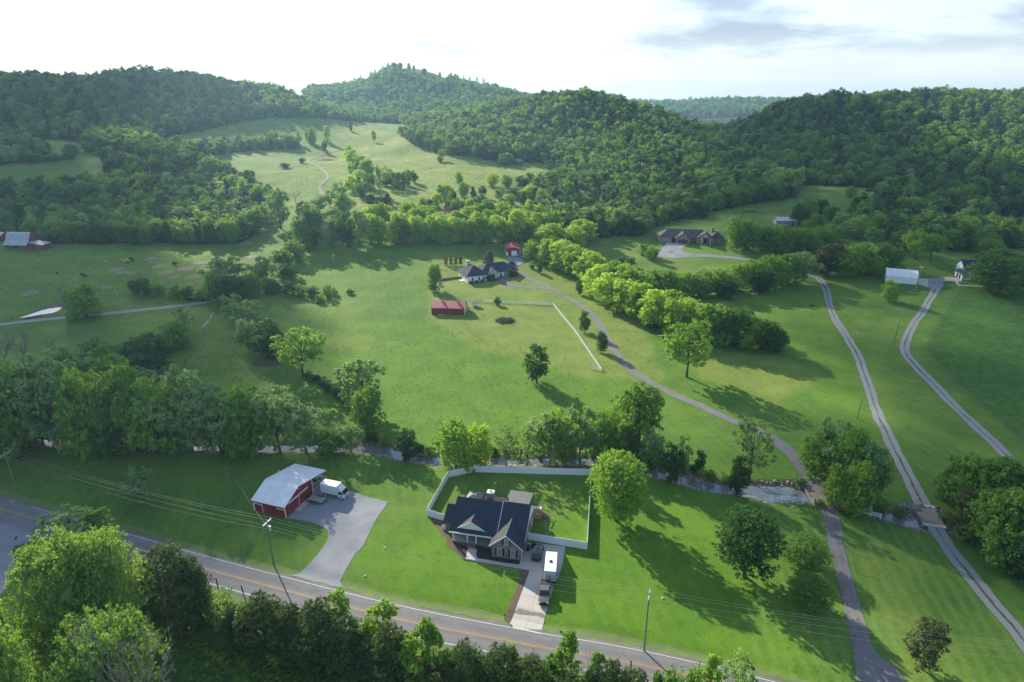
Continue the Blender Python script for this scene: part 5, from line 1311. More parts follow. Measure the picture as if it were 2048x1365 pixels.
# main roof, front and back planes; the right part sits a little higher
for x0, x1, dz in ((-9.7, 0.55, 0.0), (0.56, GW + 0.35, 0.14)):
    roof_plane(house, [(x0, 2.2, EZ - 0.05 + dz), (x1, 2.2, EZ - 0.05 + dz), (x1, RY, RZ + dz), (x0, RY, RZ + dz)], 'shingle_navy')
    roof_plane(house, [(x0, RY, RZ + dz), (x1, RY, RZ + dz), (x1, 14.9, EZ - 0.2 + dz), (x0, 14.9, EZ - 0.2 + dz)], 'shingle_navy')
roof_plane(house, [(-12.0, 5.1, EZ - 0.1), (-9.72, 5.1, EZ - 0.1), (-9.72, 8.6, 5.25), (-12.0, 8.6, 5.25)], 'shingle_navy')
roof_plane(house, [(-12.0, 8.6, 5.25), (-9.72, 8.6, 5.25), (-9.72, 12.1, EZ - 0.1), (-12.0, 12.1, EZ - 0.1)], 'shingle_navy')
# gabled wing roof running back into the main slope
def main_z(y): return EZ - 0.05 + (y - 2.2) * (RZ - EZ + 0.05) / (RY - 2.2)
ga = 5.85
yb = 2.2 + (ga - EZ + 0.05) * (RY - 2.2) / (RZ - EZ + 0.05) + 0.25
roof_plane(house, [(-0.45, -0.4, EZ - 0.22), (GW / 2, -0.4, ga), (GW / 2, yb, ga), (-0.45, 2.3, EZ - 0.22)], 'shingle_grey', 0.16)  # sunward slope takes paler shingles: its sunlight is painted in
roof_plane(house, [(GW + 0.45, -0.4, EZ - 0.22), (GW + 0.45, 2.3, EZ - 0.22), (GW / 2, yb, ga), (GW / 2, -0.4, ga)], 'shingle_navy', 0.16)
rk = MB()
for sx, ex in ((-0.47, GW / 2), (GW + 0.47, GW / 2)):
    rk.slab([(sx, -0.46, EZ - 0.42), (ex, -0.46, ga - 0.2), (ex, -0.46, ga + 0.02), (sx, -0.46, EZ - 0.2)], 0.05, (0, 0.055, 0))
rk.build('rake_board', M['white_paint'], house)
rb = MB()
rb.slab([(0.54, 2.1, main_z(2.1) + 0.02), (0.54, RY, RZ + 0.02), (0.54, RY, RZ + 0.24), (0.54, 2.1, main_z(2.1) + 0.24)], 0.09, (-0.09, 0, 0))
rb.build('rake_board', M['white_paint'], house)
ge = MB()
xg = GW + 0.37
ge.slab([(xg, 2.15, EZ - 0.15), (xg, RY, RZ - 0.25), (xg, RY, RZ + 0.16), (xg, 2.15, EZ + 0.12)], 0.05, (-0.05, 0, 0)).slab([(xg, RY, RZ - 0.25), (xg, 14.9, EZ - 0.3), (xg, 14.9, EZ - 0.04), (xg, RY, RZ + 0.16)], 0.05, (-0.05, 0, 0))
ge.build('rake_board', M['white_paint'], house)
prism(house, 'gable_siding', 'white_paint', [(4.3, 4.3), (14.3, 3.2), (14.0, 3.5), (8.6, 6.9)], GW, GW + 0.03, axis='x')
fa = MB()
fa.box(-9.75, -0.46, 2.08, 2.19, EZ - 0.30, EZ - 0.02)
fa.build('fascia', M['white_paint'], house)
# decorative porch gable
dx0, dx1, dzb, dza, dyf = -8.1, -2.1, main_z(2.9) + 0.12, main_z(2.9) + 2.0, 2.9
dxm = (dx0 + dx1) / 2
prism(house, 'porch_gable', 'white_paint', [(dx0 + 0.25, dzb), (dx1 - 0.25, dzb), (dxm, dza - 0.12)], dyf + 0.1, dyf + 0.6)
ybk = 2.2 + (dza - EZ + 0.05) * (RY - 2.2) / (RZ - EZ + 0.05)
for sx, mt in ((dx0, 'shingle_grey'), (dx1, 'shingle_navy')):  # paler shingles on the sunward side paint it as lit
    roof_plane(house, [(sx, dyf, dzb + 0.02), (dxm, dyf, dza + 0.05), (dxm, ybk + 0.2, dza + 0.05), (sx, dyf + 0.25, dzb + 0.02)] if sx == dx0 else [(dxm, dyf, dza + 0.05), (sx, dyf, dzb + 0.02), (sx, dyf + 0.25, dzb + 0.02), (dxm, ybk + 0.2, dza + 0.05)], mt, 0.12)
gk = MB()
for sx in (dx0, dx1):
    gk.slab([(sx, dyf - 0.03, dzb - 0.12), (dxm, dyf - 0.03, dza - 0.10), (dxm, dyf - 0.03, dza + 0.07), (sx, dyf - 0.03, dzb + 0.04)], 0.05, (0, 0.05, 0))
gk.build('rake_board', M['white_paint'], house)
# porch
pf = MB(); pf.box(-9.2, -0.01, 2.6, 4.39, -0.3, 0.52); pf.build('porch_floor', M['brick'], house)
pk = MB(); pk.box(-9.25, -0.02, 2.5, 4.38, 0.525, 0.60); pk.build('porch_deck', plain('porch_paint', (0.30, 0.36, 0.33), 0.7, 0.1), house)
for x_ in (-9.0, -5.9, -4.0, -0.35):
    c_ = MB(); c_.box(x_ - 0.13, x_ + 0.13, 2.56, 2.82, 0.60, EZ - 0.28); c_.build('porch_column', M['white_paint'], house)
for i in range(3):
    MB().box(-5.9, -4.0, 2.46 - 0.32 * (i + 1), 2.46 - 0.32 * i, -0.2, 0.42 - 0.15 * i).build('step', M['brick'], house)
wo_ = (0, 4.4, 0)
window(house, wo_, FX, FN, -7.4, 1.05, 0.85, 1.55, 3, 4, False); window(house, wo_, FX, FN, -6.45, 1.05, 0.85, 1.55, 3, 4, False)
window(house, wo_, FX, FN, -2.35, 1.05, 0.85, 1.55, 3, 4, False); window(house, wo_, FX, FN, -1.4, 1.05, 0.85, 1.55, 3, 4, False)
for sx in (-8.25, -5.6, -3.2, -0.55):
    wall_box(MB(), wo_, FX, FN, sx - 0.2, sx + 0.2, 1.0, 2.65, 0.004, 0.06).build('shutter', M['dark_trim'], house)
door(house, wo_, FX, FN, -4.6, 1.0, 2.1, 'dark_trim', z=0.6)
window(house, (0, 0, 0), FX, FN, 1.65, 0.75, 0.85, 1.55, 3, 6, True); window(house, (0, 0, 0), FX, FN, 4.45, 0.75, 0.85, 1.55, 3, 6, True); window(house, (0, 0, 0), FX, FN, 3.1, 3.45, 0.75, 1.2, 3, 4, True)
window(house, (GW, 0, 0), FY, (1, 0, 0), 11.0, 1.0, 0.9, 1.4, 2, 2)
window(house, (-11.6, 0, 0), FY, (-1, 0, 0), 8.0, 1.0, 0.9, 1.4, 2, 2)
MB().box(GW + 0.06, GW + 0.16, -0.06, 0.06, 0, EZ).build('downpipe', M['white_paint'], house)
# chimney and what stands behind
ch = MB().box(-3.4, -2.0, 9.6, 10.8, 4.5, 8.45).build('chimney', M['brick'], house)
MB().box(-3.5, -1.9, 9.5, 10.9, 8.452, 8.58).build('chimney_cap', M['white_metal'], ch)
MB().tube((-2.7, 10.2, 8.58), (-2.7, 10.2, 9.0), 0.22).build('flue', M['galv'], ch)
prism(house, 'cricket', 'shingle_navy', [(-3.5, 6.1), (-1.9, 6.1), (-2.7, 7.35)], 8.75, 9.58)
dk = MB().box(-6.4, -0.6, 14.45, 19.5, -0.3, 1.0).build('deck', M['deck'], house)
MB().box(5.9 - 3.0, 7.6, 14.45, 17.2, -0.3, 1.0).build('deck', M['deck'], house)
rl = MB()
for x_ in (-6.4, -4.9, -3.4, -1.9): rl.box(x_, x_ + 0.1, 19.4, 19.5, 1.0, 2.0)
rl.box(-6.4, -0.6, 19.4, 19.5, 2.0, 2.08).box(-6.5, -6.4, 14.5, 19.5, 2.0, 2.08)
rl.box(2.9, 7.6, 17.1, 17.2, 1.95, 2.05).box(7.5, 7.6, 14.5, 17.1, 1.95, 2.05)
for x_ in (2.9, 4.4, 6.0, 7.5): rl.box(x_, x_ + 0.1, 17.1, 17.2, 1.0, 1.95)
rl.build('deck_rail', M['timber'], house)
MB().slab([(-0.5, 14.6, 3.5), (4.9, 14.6, 3.5), (4.9, 19.8, 3.1), (-0.5, 19.8, 3.1)], 0.12, (0, 0, -0.12)).build('patio_cover', M['patio_roof'], house)
for x_, y_ in ((-0.4, 19.6), (4.75, 19.6)):
    MB().box(x_, x_ + 0.14, y_, y_ + 0.14, -0.2, 3.05).build('patio_post', M['timber'], house)
st = MB()
for i in range(5): st.box(7.65 + i * 0.42, 7.65 + (i + 1) * 0.42, 14.9, 16.0, 0.62 - i * 0.19, 0.80 - i * 0.19)
st.slab([(7.65, 14.85, 1.9), (9.75, 14.85, 0.95), (9.75, 14.85, 0.83), (7.65, 14.85, 1.78)], 0.06, (0, 0.06, 0)).slab([(7.65, 16.0, 1.9), (9.75, 16.0, 0.95), (9.75, 16.0, 0.83), (7.65, 16.0, 1.78)], 0.06, (0, 0.06, 0))
st.build('deck_stair', M['timber'], house)
def local(th, x, y, z=0.0):
    c, s = math.cos(th.rotation_euler.z) * th.scale.x, math.sin(th.rotation_euler.z) * th.scale.x
    return Vector((th.location.x + x * c - y * s, th.location.y + x * s + y * c, th.location.z + z))
# grey gazebo on the deck
gz = thing('gazebo', 'small grey hip-roofed gazebo standing on the deck behind the chimney', 'gazebo', local(house, -8.2, 16.6), rz_)
for x_, y_ in ((-1.4, -1.4), (1.3, -1.4), (-1.4, 1.3), (1.3, 1.3)): MB().box(x_, x_ + 0.1, y_, y_ + 0.1, 0, 2.3).build('post', M['dark_trim'], gz)
hp = MB(); hp.add([(-1.8, -1.8, 2.3), (1.8, -1.8, 2.3), (1.8, 1.8, 2.3), (-1.8, 1.8, 2.3), (-0.5, -0.5, 3.1), (0.5, -0.5, 3.1), (0.5, 0.5, 3.1), (-0.5, 0.5, 3.1)], [(3, 2, 1, 0), (4, 5, 6, 7), (0, 1, 5, 4), (1, 2, 6, 5), (2, 3, 7, 6), (3, 0, 4, 7)])
hp.build('canopy', plain('grey_canvas', (0.22, 0.21, 0.20), 0.8, 0.1), gz)
# dish, bins, air conditioners
def box_thing(name, label, cat, p, rz, w, d, h, mat, extra=None):
    t = thing(name, label, cat, p, rz)
    MB().box(-w / 2, w / 2, -d / 2, d / 2, 0, h, 0.02).build('body', M[mat], t, bevel=0.02)
    return t
t = box_thing('wheeled_bin', 'black wheeled rubbish bin standing against the brick wing wall', 'bin', local(house, 6.9, 3.6), rz_, 0.65, 0.75, 1.05, 'black')
MB().box(-0.36, 0.36, -0.42, 0.40, 1.052, 1.12).build('lid', M['black'], t)
for x_ in (-0.3, 0.3): MB().tube((x_ - 0.04, 0.36, 0.13), (x_ + 0.04, 0.36, 0.13), 0.13, n=12).build('wheel', M['tyre'], t)
t = box_thing('barbecue_grill', 'dark covered grill beside the rubbish bin by the privacy fence', 'grill', local(house, 7.9, 4.6), rz_ + 0.4, 1.1, 0.6, 0.8, 'black')
MB().box(-0.5, 0.5, -0.28, 0.28, 0.802, 1.1, 0.12).build('hood', M['black'], t)
for i, (x_, y_) in enumerate(((-12.3, 6.6), (-12.4, 9.2))):
    t = box_thing('air_conditioner', ['pale outdoor air-conditioner unit by the mulch bed beside the brick house', 'pale air-conditioner unit at the fence end of the brick house'][i], 'air conditioner', local(house, x_, y_), rz_, 0.8, 0.8, 0.85, 'white_metal')
    MB().tube((0, 0, 0.852), (0, 0, 0.90), 0.34, n=16).build('fan_grille', M['dark_trim'], t)
t = thing('patio_umbrella_base', 'white round table at the deck corner behind the brick house', 'table', local(house, 6.9, 16.4, 1.0), 0)
MB().tube((0, 0, 0.70), (0, 0, 0.76), 0.55, n=20).build('table_top', M['white_paint'], t); MB().tube((0, 0, 0), (0, 0, 0.70), 0.06).build('leg', M['white_paint'], t)
t.name = 'round_table'
# potted shrubs by the steps
for i, x_ in enumerate((-6.3, -3.6)):
    tree_at(local(house, x_, 1.6), 0.9, 0.8, 'dark_shrub', 'small clipped shrub flanking the porch steps of the brick house', 'shrubs flanking the porch steps')
# ground works round the house
zb = lambda pts: world_poly(zoomed(840, 900, 5.39, pts))
zd = lambda pts: world_poly(zoomed(980, 1050, 5.688, pts))
tag(drape('mulch_bed', zb([(130, 720), (280, 745), (290, 890), (355, 1000), (520, 1052), (487, 1182), (430, 1150), (360, 1090), (290, 1040), (280, 960), (215, 880), (140, 800)]), M['bark_mulch'], 0.045, 0.8, 0.06), 'curved brown mulch bed wrapping the porch end of the brick house', 'flower bed', kind='structure')
tag(drape('mulch_bed', zb([(285, 895), (365, 1000), (520, 1050), (487, 1175), (400, 1090), (370, 1030), (340, 980)]), M['mulch'], 0.06, 0.8, 0.05), 'dark mulch bed below the porch beside the steps', 'flower bed', kind='structure')
tag(drape('mulch_bed', zb([(625, 1045), (772, 1065), (772, 1150), (1085, 1198), (1098, 1222), (1070, 1236), (900, 1215), (620, 1168), (603, 1140)]), M['mulch'], 0.05, 0.8, 0.03), 'dark mulch bed below the wing windows of the brick house', 'flower bed', kind='structure')
tag(drape('mulch_strip', zd([(322, 490), (452, 514), (232, 1102), (162, 1080), (270, 800), (345, 610)]), M['bark_mulch'], 0.045, 0.8, 0.05), 'brown mulch strip beside the concrete driveway', 'flower bed', kind='structure')
wk = drape('front_walk', zb([(520, 1052), (622, 1050), (603, 1130), (618, 1170), (900, 1220), (1070, 1240), (1230, 1262), (1225, 1310), (900, 1255), (600, 1205), (487, 1185)]), M['concrete'], 0.065, 1.0)
tag(wk, 'pale concrete walk from the driveway to the porch steps', 'path', kind='structure')
# concrete driveway cast in separate slabs
def slab_quad(par, corners, nu, nv, mat, z=0.07, gap=0.03):
    A, B, C, D = [Vector((c[0], c[1])) for c in corners]     # A-B one side, D-C the opposite
    def q(u, v): return (A * (1 - u) + B * u) * (1 - v) + (D * (1 - u) + C * u) * v
    for i in range(nu):
        for j in range(nv):
            w = [q((i + a) / nu, (j + b) / nv) for a, b in ((0, 0), (1, 0), (1, 1), (0, 1))]
            c = sum(w, Vector((0, 0))) / 4
            w = [p + (c - p).normalized() * gap for p in w]
            MB().slab([(p.x, p.y, float(H(p.x, p.y)) + z + _trng.uniform(0, 0.006)) for p in w], 0.2, (0, 0, -0.2)).build('slab', M[mat], par)
dr = drape('concrete_driveway', zd([(378, 196), (862, 246), (822, 470), (800, 572), (742, 662), (702, 782), (640, 1010), (575, 1252), (212, 1162), (250, 1060), (305, 930), (372, 770), (452, 514), (322, 490), (352, 410)]), plain('joint_filler', (0.20, 0.19, 0.17), 0.9, 0.2), 0.055, 1.0)
tag(dr, 'pale concrete driveway of the brick house cast in slabs', 'driveway', kind='structure')
def zpt(x, y): return P(*zoomed(980, 1050, 5.688, [(x, y)])[0])
slab_quad(dr, [zpt(452, 516), zpt(735, 668), zpt(640, 1008), zpt(300, 935)], 2, 3, 'concrete')
slab_quad(dr, [zpt(300, 935), zpt(640, 1008), zpt(575, 1250), zpt(214, 1162)], 2, 2, 'concrete')
slab_quad(dr, [zpt(380, 198), zpt(860, 248), zpt(820, 470), zpt(345, 400)], 3, 2, 'concrete')
slab_quad(dr, [zpt(345, 402), zpt(820, 471), zpt(736, 668), zpt(454, 514)], 2, 2, 'concrete')
drape('drive_edge', zd([(326, 492), (346, 402), (452, 514)]), M['concrete'], 0.066, 1.0, parent=dr)
# stepping stones
ss = [(1320, 735), (1338, 765), (1352, 795), (1358, 828), (1362, 858), (1364, 888), (1362, 915)]
for a_, b_ in ss:
    p = zb([(a_, b_)])[0]
    st_ = MB(); st_.tube((0, 0, 0), (0, 0, 0.06), 0.26, 0.24, n=9)
    s_ = st_.build('stepping_stone', M['rock']); s_.location = (p.x, p.y, p.z + 0.01)
    tag(s_, 'pale round stepping stone in the curved row below the deck stair', 'stepping stone', 'stepping stones below the deck stair')

# ---- white privacy fence
FEN = [P(892, 1034), P(854, 1032), P(897, 955), P(947, 944.5), P(1182, 951), P(1174, 1099.5), P(1053, 1080)]
FEN[0] = local(house, -11.3, 8.8); FEN[6] = local(house, 6.25, 6.9)
fence = thing('privacy_fence', 'tall white vinyl privacy fence enclosing the back garden of the brick house', 'fence', FEN[1])
def rel(o, p): return Vector(p) - o.location
for a, b in zip(FEN[:-1], FEN[1:]):
    L = (b - a).to_2d().length; n = max(1, round(L / 2.4)); d = (b - a).to_2d() / L
    for i in range(n + 1):
        q = a + (b - a) * (i / n); q.z = float(H(q.x, q.y))
        ps = MB().box(-0.065, 0.065, -0.065, 0.065, -0.1, 1.85).build('post', M['vinyl'], fence)
        ps.location = rel(fence, q); ps.rotation_euler.z = math.atan2(d.y, d.x)
        MB().box(-0.085, 0.085, -0.085, 0.085, 1.852, 1.92, 0.03).build('post_cap', M['vinyl'], ps)
        if i < n:
            e = a + (b - a) * ((i + 1) / n); e.z = float(H(e.x, e.y)); l = (e - q).to_2d().length
            pn = MB(); pn.box(0.07, l - 0.07, -0.02, 0.02, 0.06, 1.72)
            pn.box(0.07, l - 0.07, -0.035, 0.035, 1.722, 1.80).box(0.07, l - 0.07, -0.035, 0.035, 0.0, 0.058)
            pn = pn.build('fence_panel', M['vinyl'], fence)
            pn.location = rel(fence, q); pn.rotation_euler = (0, -math.atan2(e.z - q.z, l), math.atan2(d.y, d.x))

# ---- red workshop
o_, rz_, wd_ = frame_at((509.9, 1021), (571.6, 1036))
shop = thing('workshop', 'red metal workshop with white roof and open lean-to beside the gravel yard', 'workshop', o_, rz_)
W, Dp, ER, RR, yr = wd_, 10.2, 3.0, 5.1, 5.0
prism(shop, 'wall', 'red_siding', [(0, -0.3), (Dp, -0.3), (Dp, 4.05), (yr, RR - 0.05), (0, ER - 0.02)], 0, W, axis='x')
def shop_plane(y): return RR + 0.12 + (y - yr) * (-0.185)
roof_plane(shop, [(-0.35, -0.5, ER - 0.12), (W + 0.35, -0.5, ER - 0.12), (W + 0.35, yr, RR + 0.12), (-0.35, yr, RR + 0.12)], 'white_roof', 0.12)
roof_plane(shop, [(-0.35, yr, RR + 0.12), (W + 0.35, yr, RR + 0.12), (W + 0.35, 15.6, shop_plane(15.6)), (-0.35, 15.6, shop_plane(15.6))], 'white_roof', 0.12)
for x_ in (0.0, W):
    MB().box(x_ - 0.12, x_ + 0.12, -0.05, 0.12, -0.2, ER - 0.16).build('corner_trim', M['white_paint'], shop)
MB().box(W - 0.02, W + 0.06, Dp - 0.1, Dp + 0.1, -0.2, 3.95).build('corner_trim', M['white_paint'], shop)
MB().box(-0.36, W + 0.36, -0.54, -0.505, ER - 0.28, ER - 0.05).build('eave_trim', M['red_paint'], shop)
for s_, w_ in ((0.9, 2.2), (W - 1.35, 2.3)):
    wall_box(MB(), (0, 0, 0), FX, FN, s_ - 0.9, s_ + 1.5, 1.95, 2.12, 0.0, 0.14).build('door_track', M['white_paint'], shop)
    wall_box(MB(), (0, 0, 0), FX, FN, s_ - 0.6, s_ + 1.35, 0.0, 1.94, 0.004, 0.05).build('sliding_door', M['red_siding'], shop)
    wall_box(MB(), (0, 0, 0), FX, FN, s_ + 1.36, s_ + 1.48, 0.0, 1.94, 0.004, 0.07).build('door_trim', M['white_paint'], shop)
so_ = (W, 0, 0)
wall_box(MB(), so_, FY, FX, 1.3, 8.4, 2.75, 2.98, 0.0, 0.16).build('door_track', M['white_paint'], shop)
for a, b in ((3.1, 4.95), (5.05, 7.9)):
    wall_box(MB(), so_, FY, FX, a, b, 0.02, 2.74, 0.004, 0.07).build('sliding_door', M['red_siding'], shop)
wall_box(MB(), so_, FY, FX, 4.955, 5.045, 0.02, 2.7, 0.004, 0.09).build('door_trim', M['white_paint'], shop)
wall_box(MB(), so_, FY, FX, 3.0, 8.2, -0.1, 0.08, 0.01, 1.5).build('threshold_slab', M['concrete'], shop)
for x_ in (0.2, W / 2, W - 0.2):
    MB().box(x_ - 0.08, x_ + 0.08, 15.1, 15.26, -0.2, shop_plane(15.2) - 0.14).build('lean_to_post', M['timber'], shop)
MB().box(0.1, W + 1.2, Dp + 0.02, 15.5, -0.2, 0.07).build('lean_to_slab', M['concrete'], shop)
MB().tube((0.4, Dp - 1.4, 3.5), (0.4, Dp - 1.4, 5.6), 0.10).build('vent_pipe', M['galv'], shop)
lamp_ = MB().tube((W + 0.02, yr + 0.2, 4.45), (W + 0.3, yr + 0.2, 4.4), 0.12).build('wall_lamp', M['white_paint'], shop)

# ---- red barn, red garage, ranch house
def gable_box(name, label, cat, px0, px1, dep, eave, ridge, wall, roof, along='x', over=0.4, trim=True, rz=None, length=None, sink=0.6):
    o, r, w = frame_at(px0, px1)
    if rz is not None: r = rz
    if length: w = length
    t = thing(name, label, cat, o, r)
    if along == 'x':                              # ridge parallel to the front wall
        prism(t, 'wall', wall, [(0, -sink), (dep, -sink), (dep, eave), (dep / 2, ridge - 0.12), (0, eave)], 0, w, axis='x')
        sl = (ridge - eave) / (dep / 2)
        roof_plane(t, [(-over, -over, eave - sl * over + 0.08), (w + over, -over, eave - sl * over + 0.08), (w + over, dep / 2, ridge + 0.08), (-over, dep / 2, ridge + 0.08)], roof, 0.12)
        roof_plane(t, [(-over, dep / 2, ridge + 0.08), (w + over, dep / 2, ridge + 0.08), (w + over, dep + over, eave - sl * over + 0.08), (-over, dep + over, eave - sl * over + 0.08)], roof, 0.12)
    else:
        prism(t, 'wall', wall, [(0, -sink), (w, -sink), (w, eave), (w / 2, ridge - 0.12), (0, eave)], 0, dep)
        sl = (ridge - eave) / (w / 2)
        roof_plane(t, [(-over, -over, eave - sl * over + 0.08), (w / 2, -over, ridge + 0.08), (w / 2, dep + over, ridge + 0.08), (-over, dep + over, eave - sl * over + 0.08)], roof, 0.12)
        roof_plane(t, [(w / 2, -over, ridge + 0.08), (w + over, -over, eave - sl * over + 0.08), (w + over, dep + over, eave - sl * over + 0.08), (w / 2, dep + over, ridge + 0.08)], roof, 0.12)
    if trim:
        for x_ in (0, w):
            for y_ in (0, dep):
                MB().box(x_ - 0.1, x_ + 0.1, y_ - 0.1, y_ + 0.1, -sink, eave - 0.1).build('corner_trim', M['white_paint'], t)
    return t, w
barn, w_ = gable_box('red_barn', 'long red metal barn with two roof vents in the pasture', 'barn', (863, 629), (929, 630), 8.0, 3.0, 4.9, 'red_siding', 'red_roof')
for x_ in (0.28, 0.74):
    MB().box(w_ * x_ - 0.3, w_ * x_ + 0.3, 3.7, 4.3, 4.6, 5.35).build('roof_vent', M['white_paint'], barn)
    MB().box(w_ * x_ - 0.4, w_ * x_ + 0.4, 3.6, 4.4, 5.352, 5.5, 0.1).build('vent_cap', M['dark_trim'], barn)
wall_box(MB(), (w_, 0, 0), FY, FX, 2.4, 5.6, 0, 2.8, 0.004, 0.12).build('sliding_door', M['white_paint'], barn)
wall_box(MB(), (0, 0, 0), FX, FN, 3.2, 5.3, 0.0, 0.12, 0.1, 0.35).build('trough', M['white_paint'], barn)
gar, w_ = gable_box('red_garage', 'red metal garage with white roller door beside the ranch house', 'garage', (1011, 512), (1040, 512), 13.0, 3.6, 4.8, 'red_siding', 'red_roof', 'y', over=0.3, rz=R(2))
door(gar, (0, 0, 0), FX, FN, w_ * 0.60, 3.0, 2.7, 'white_paint', 'roller_door', panels=4)
door(gar, (0, 0, 0), FX, FN, w_ * 0.12, 1.0, 2.1, 'white_paint')
# ranch house with hip roof: an L of white walls
o_ = P(935, 567); rz_ = R(24)
rn = thing('ranch_house', 'white ranch house with dark hip roofs and a chimney beside a pool', 'house', o_, rz_)
rn.scale = (1.12, 1.12, 1.12)
def hip(par, x0, x1, y0, y1, ze, zr, mat, over=0.5, inset=None):
    x0, x1, y0, y1 = x0 - over, x1 + over, y0 - over, y1 + over
    if (x1 - x0) >= (y1 - y0):
        k = inset or (y1 - y0) / 2; ym = (y0 + y1) / 2
        a, b = (x0 + k, ym, zr), (x1 - k, ym, zr)
        f = [[(x0, y0, ze), (x1, y0, ze), b, a], [(x1, y1, ze), (x0, y1, ze), a, b], [(x0, y1, ze), (x0, y0, ze), a], [(x1, y0, ze), (x1, y1, ze), b]]
    else:
        k = inset or (x1 - x0) / 2; xm = (x0 + x1) / 2
        a, b = (xm, y0 + k, zr), (xm, y1 - k, zr)
        f = [[(x0, y1, ze), (x0, y0, ze), a, b], [(x1, y0, ze), (x1, y1, ze), b, a], [(x0, y0, ze), (x1, y0, ze), a], [(x1, y1, ze), (x0, y1, ze), b]]
    for q in f: roof_plane(par, q, mat, 0.14)
    MB().box(x0 + 0.1, x1 - 0.1, y0 + 0.1, y1 - 0.1, ze - 0.12, ze - 0.005).build('soffit', M['white_paint'], par)
MB().box(0, 9.5, 0, 11, -1, 3.0).build('wall', M['white_paint'], rn)
MB().box(9.505, 24, 2.0, 11.5, -1, 2.99).build('wall', M['white_paint'], rn)
hip(rn, 0, 9.5, 0, 12, 3.0, 6.6, 'shingle_navy', inset=5.4)
hip(rn, 7.0, 25, 2.0, 12, 2.96, 6.2, 'shingle_navy')
prism(rn, 'entry_gable', 'tan_wall', [(10.6, 0), (14.6, 0), (14.6, 3.2), (12.6, 4.9), (10.6, 3.2)], 0.6, 4.0)
for sx, ex in ((10.2, 12.6), (15.0, 12.6)):
    roof_plane(rn, [(sx, 0.3, 3.0), (ex, 0.3, 5.1), (ex, 5.2, 5.1), (sx, 3.0, 3.0)], 'shingle_navy', 0.12)
for s_ in (2.4, 5.4, 7.6): window(rn, (0, 0, 0), FX, FN, s_, 0.9, 0.8, 1.4, 1, 2)
for s_ in (16.5, 18.6): window(rn, (0, 2.0, 0), FX, FN, s_, 0.9, 0.8, 1.4, 1, 2)
for s_ in (-8.0, -5.5, -2.5): window(rn, (0, 0, 0), (0, -1, 0), (-1, 0, 0), s_, 0.9, 0.8, 1.3, 1, 2)
window(rn, (0, 0.6, 0), FX, FN, 12.6, 0.2, 1.2, 2.2, 1, 2)
MB().box(3.2, 4.8, 9.2, 10.4, 3, 7.6).build('chimney', M['tan_wall'], rn)
MB().box(-1.8, 0, 4, 7, -0.8, 0.25).build('side_stoop', M['white_paint'], rn)
for x_, y_, h_, w2_, k_ in ((1.5, -1.0, 1.4, 2.6, 'dark_shrub'), (4.0, -1.1, 1.4, 2.8, 'dark_shrub'), (6.6, -1.0, 1.4, 2.6, 'dark_shrub'), (9.6, -0.8, 3.4, 3.2, 'dark_shrub'), (11.6, -0.6, 3.2, 2.6, 'dark_shrub'), (15.6, -0.4, 1.8, 2.2, 'shrub'), (20.3, 0.6, 4.0, 4.2, 'dark_shrub'), (22.6, 0.6, 2.6, 3.6, 'bronze_tree')):
    tree_at(local(rn, x_, y_), h_, w2_, k_, 'clipped evergreen shrub against the front of the ranch house', 'foundation shrubs of the ranch house')
tag(drape('mulch_bed', [local(rn, *q) for q in ((9, -2.4), (14, -2.6), (20, -1.6), (23, -0.4), (23, 1.9), (9.6, 0.4))], M['mulch'], 0.05, 1.5), 'dark mulch bed in front of the ranch house', 'flower bed', kind='structure')
pl_ = thing('swimming_pool', 'blue swimming pool with pale deck behind the ranch house', 'pool', local(rn, -6.5, 12.5), rz_)
MB().box(-7, 7.5, -4.5, 6, -0.6, 0.14).build('pool_deck', M['pool_deck'], pl_)
pw = MB(); pw.add([(5.2 * math.cos(t) * (1 + 0.12 * math.cos(2 * t)), 2.3 * math.sin(t) * (1 + 0.25 * math.sin(t * 2 + 1)) + 0.5, 0.145) for t in np.linspace(0, 2 * math.pi, 28)[:-1]], [tuple(range(27))])
pw.build('pool_water', M['pool'], pl_)
pr = MB()
for i in range(11): pr.box(-7.1 + i * 1.46, -7.0 + i * 1.46, -4.7, -4.6, 0, 1.2)
pr.box(-7.1, 7.5, -4.68, -4.62, 1.1, 1.2).box(-7.1, 7.5, -4.67, -4.63, 0.15, 1.09).box(-7.12, -7.04, -4.7, 6.0, 0.15, 1.2)
pr.build('pool_fence', M['timber'], pl_)

# ---- grey stone house on the rise
o_ = P(1319, 487); rz_ = R(-7)
gh = thing('stone_house', 'long grey stone house with many gables on the rise above the hedgerow', 'house', o_, rz_)
MB().box(0, 36, 4, 15, -1.5, 3.2).build('wall', M['stone_wall'], gh)
MB().box(0, 7, 1.5, 4.01, -1.5, 3.2).build('wing_wall', M['stone_wall'], gh)
hip(gh, 0, 30, 2.0, 15, 3.2, 7.0, 'shingle_grey', inset=5.5)
prism(gh, 'garage_gable', 'stone_wall', [(9.2, -1.5), (17.2, -1.5), (17.2, 3.4), (13.2, 6.0), (9.2, 3.4)], 0.5, 5)
for sx in (8.7, 17.7): roof_plane(gh, [(sx, 0, 3.1), (13.2, 0, 6.3), (13.2, 8, 6.3), (sx, 3.6, 3.1)], 'shingle_grey', 0.14)
door(gh, (0, 0.5, 0), FX, FN, 13.2, 5.0, 2.4, 'brown_door', 'roller_door', panels=4)
window(gh, (0, 0.5, 0), FX, FN, 11.6, 3.3, 0.9, 1.1, 1, 2); window(gh, (0, 0.5, 0), FX, FN, 14.8, 3.3, 0.9, 1.1, 1, 2)
wall_box(MB(), (0, 4.0, 0), FX, FN, 7.05, 9.1, 0.0, 2.8, 0.005, 0.05).build('carport_shade_panel', M['dark_trim'], gh)  # black panel on the wall paints the shade inside the carport
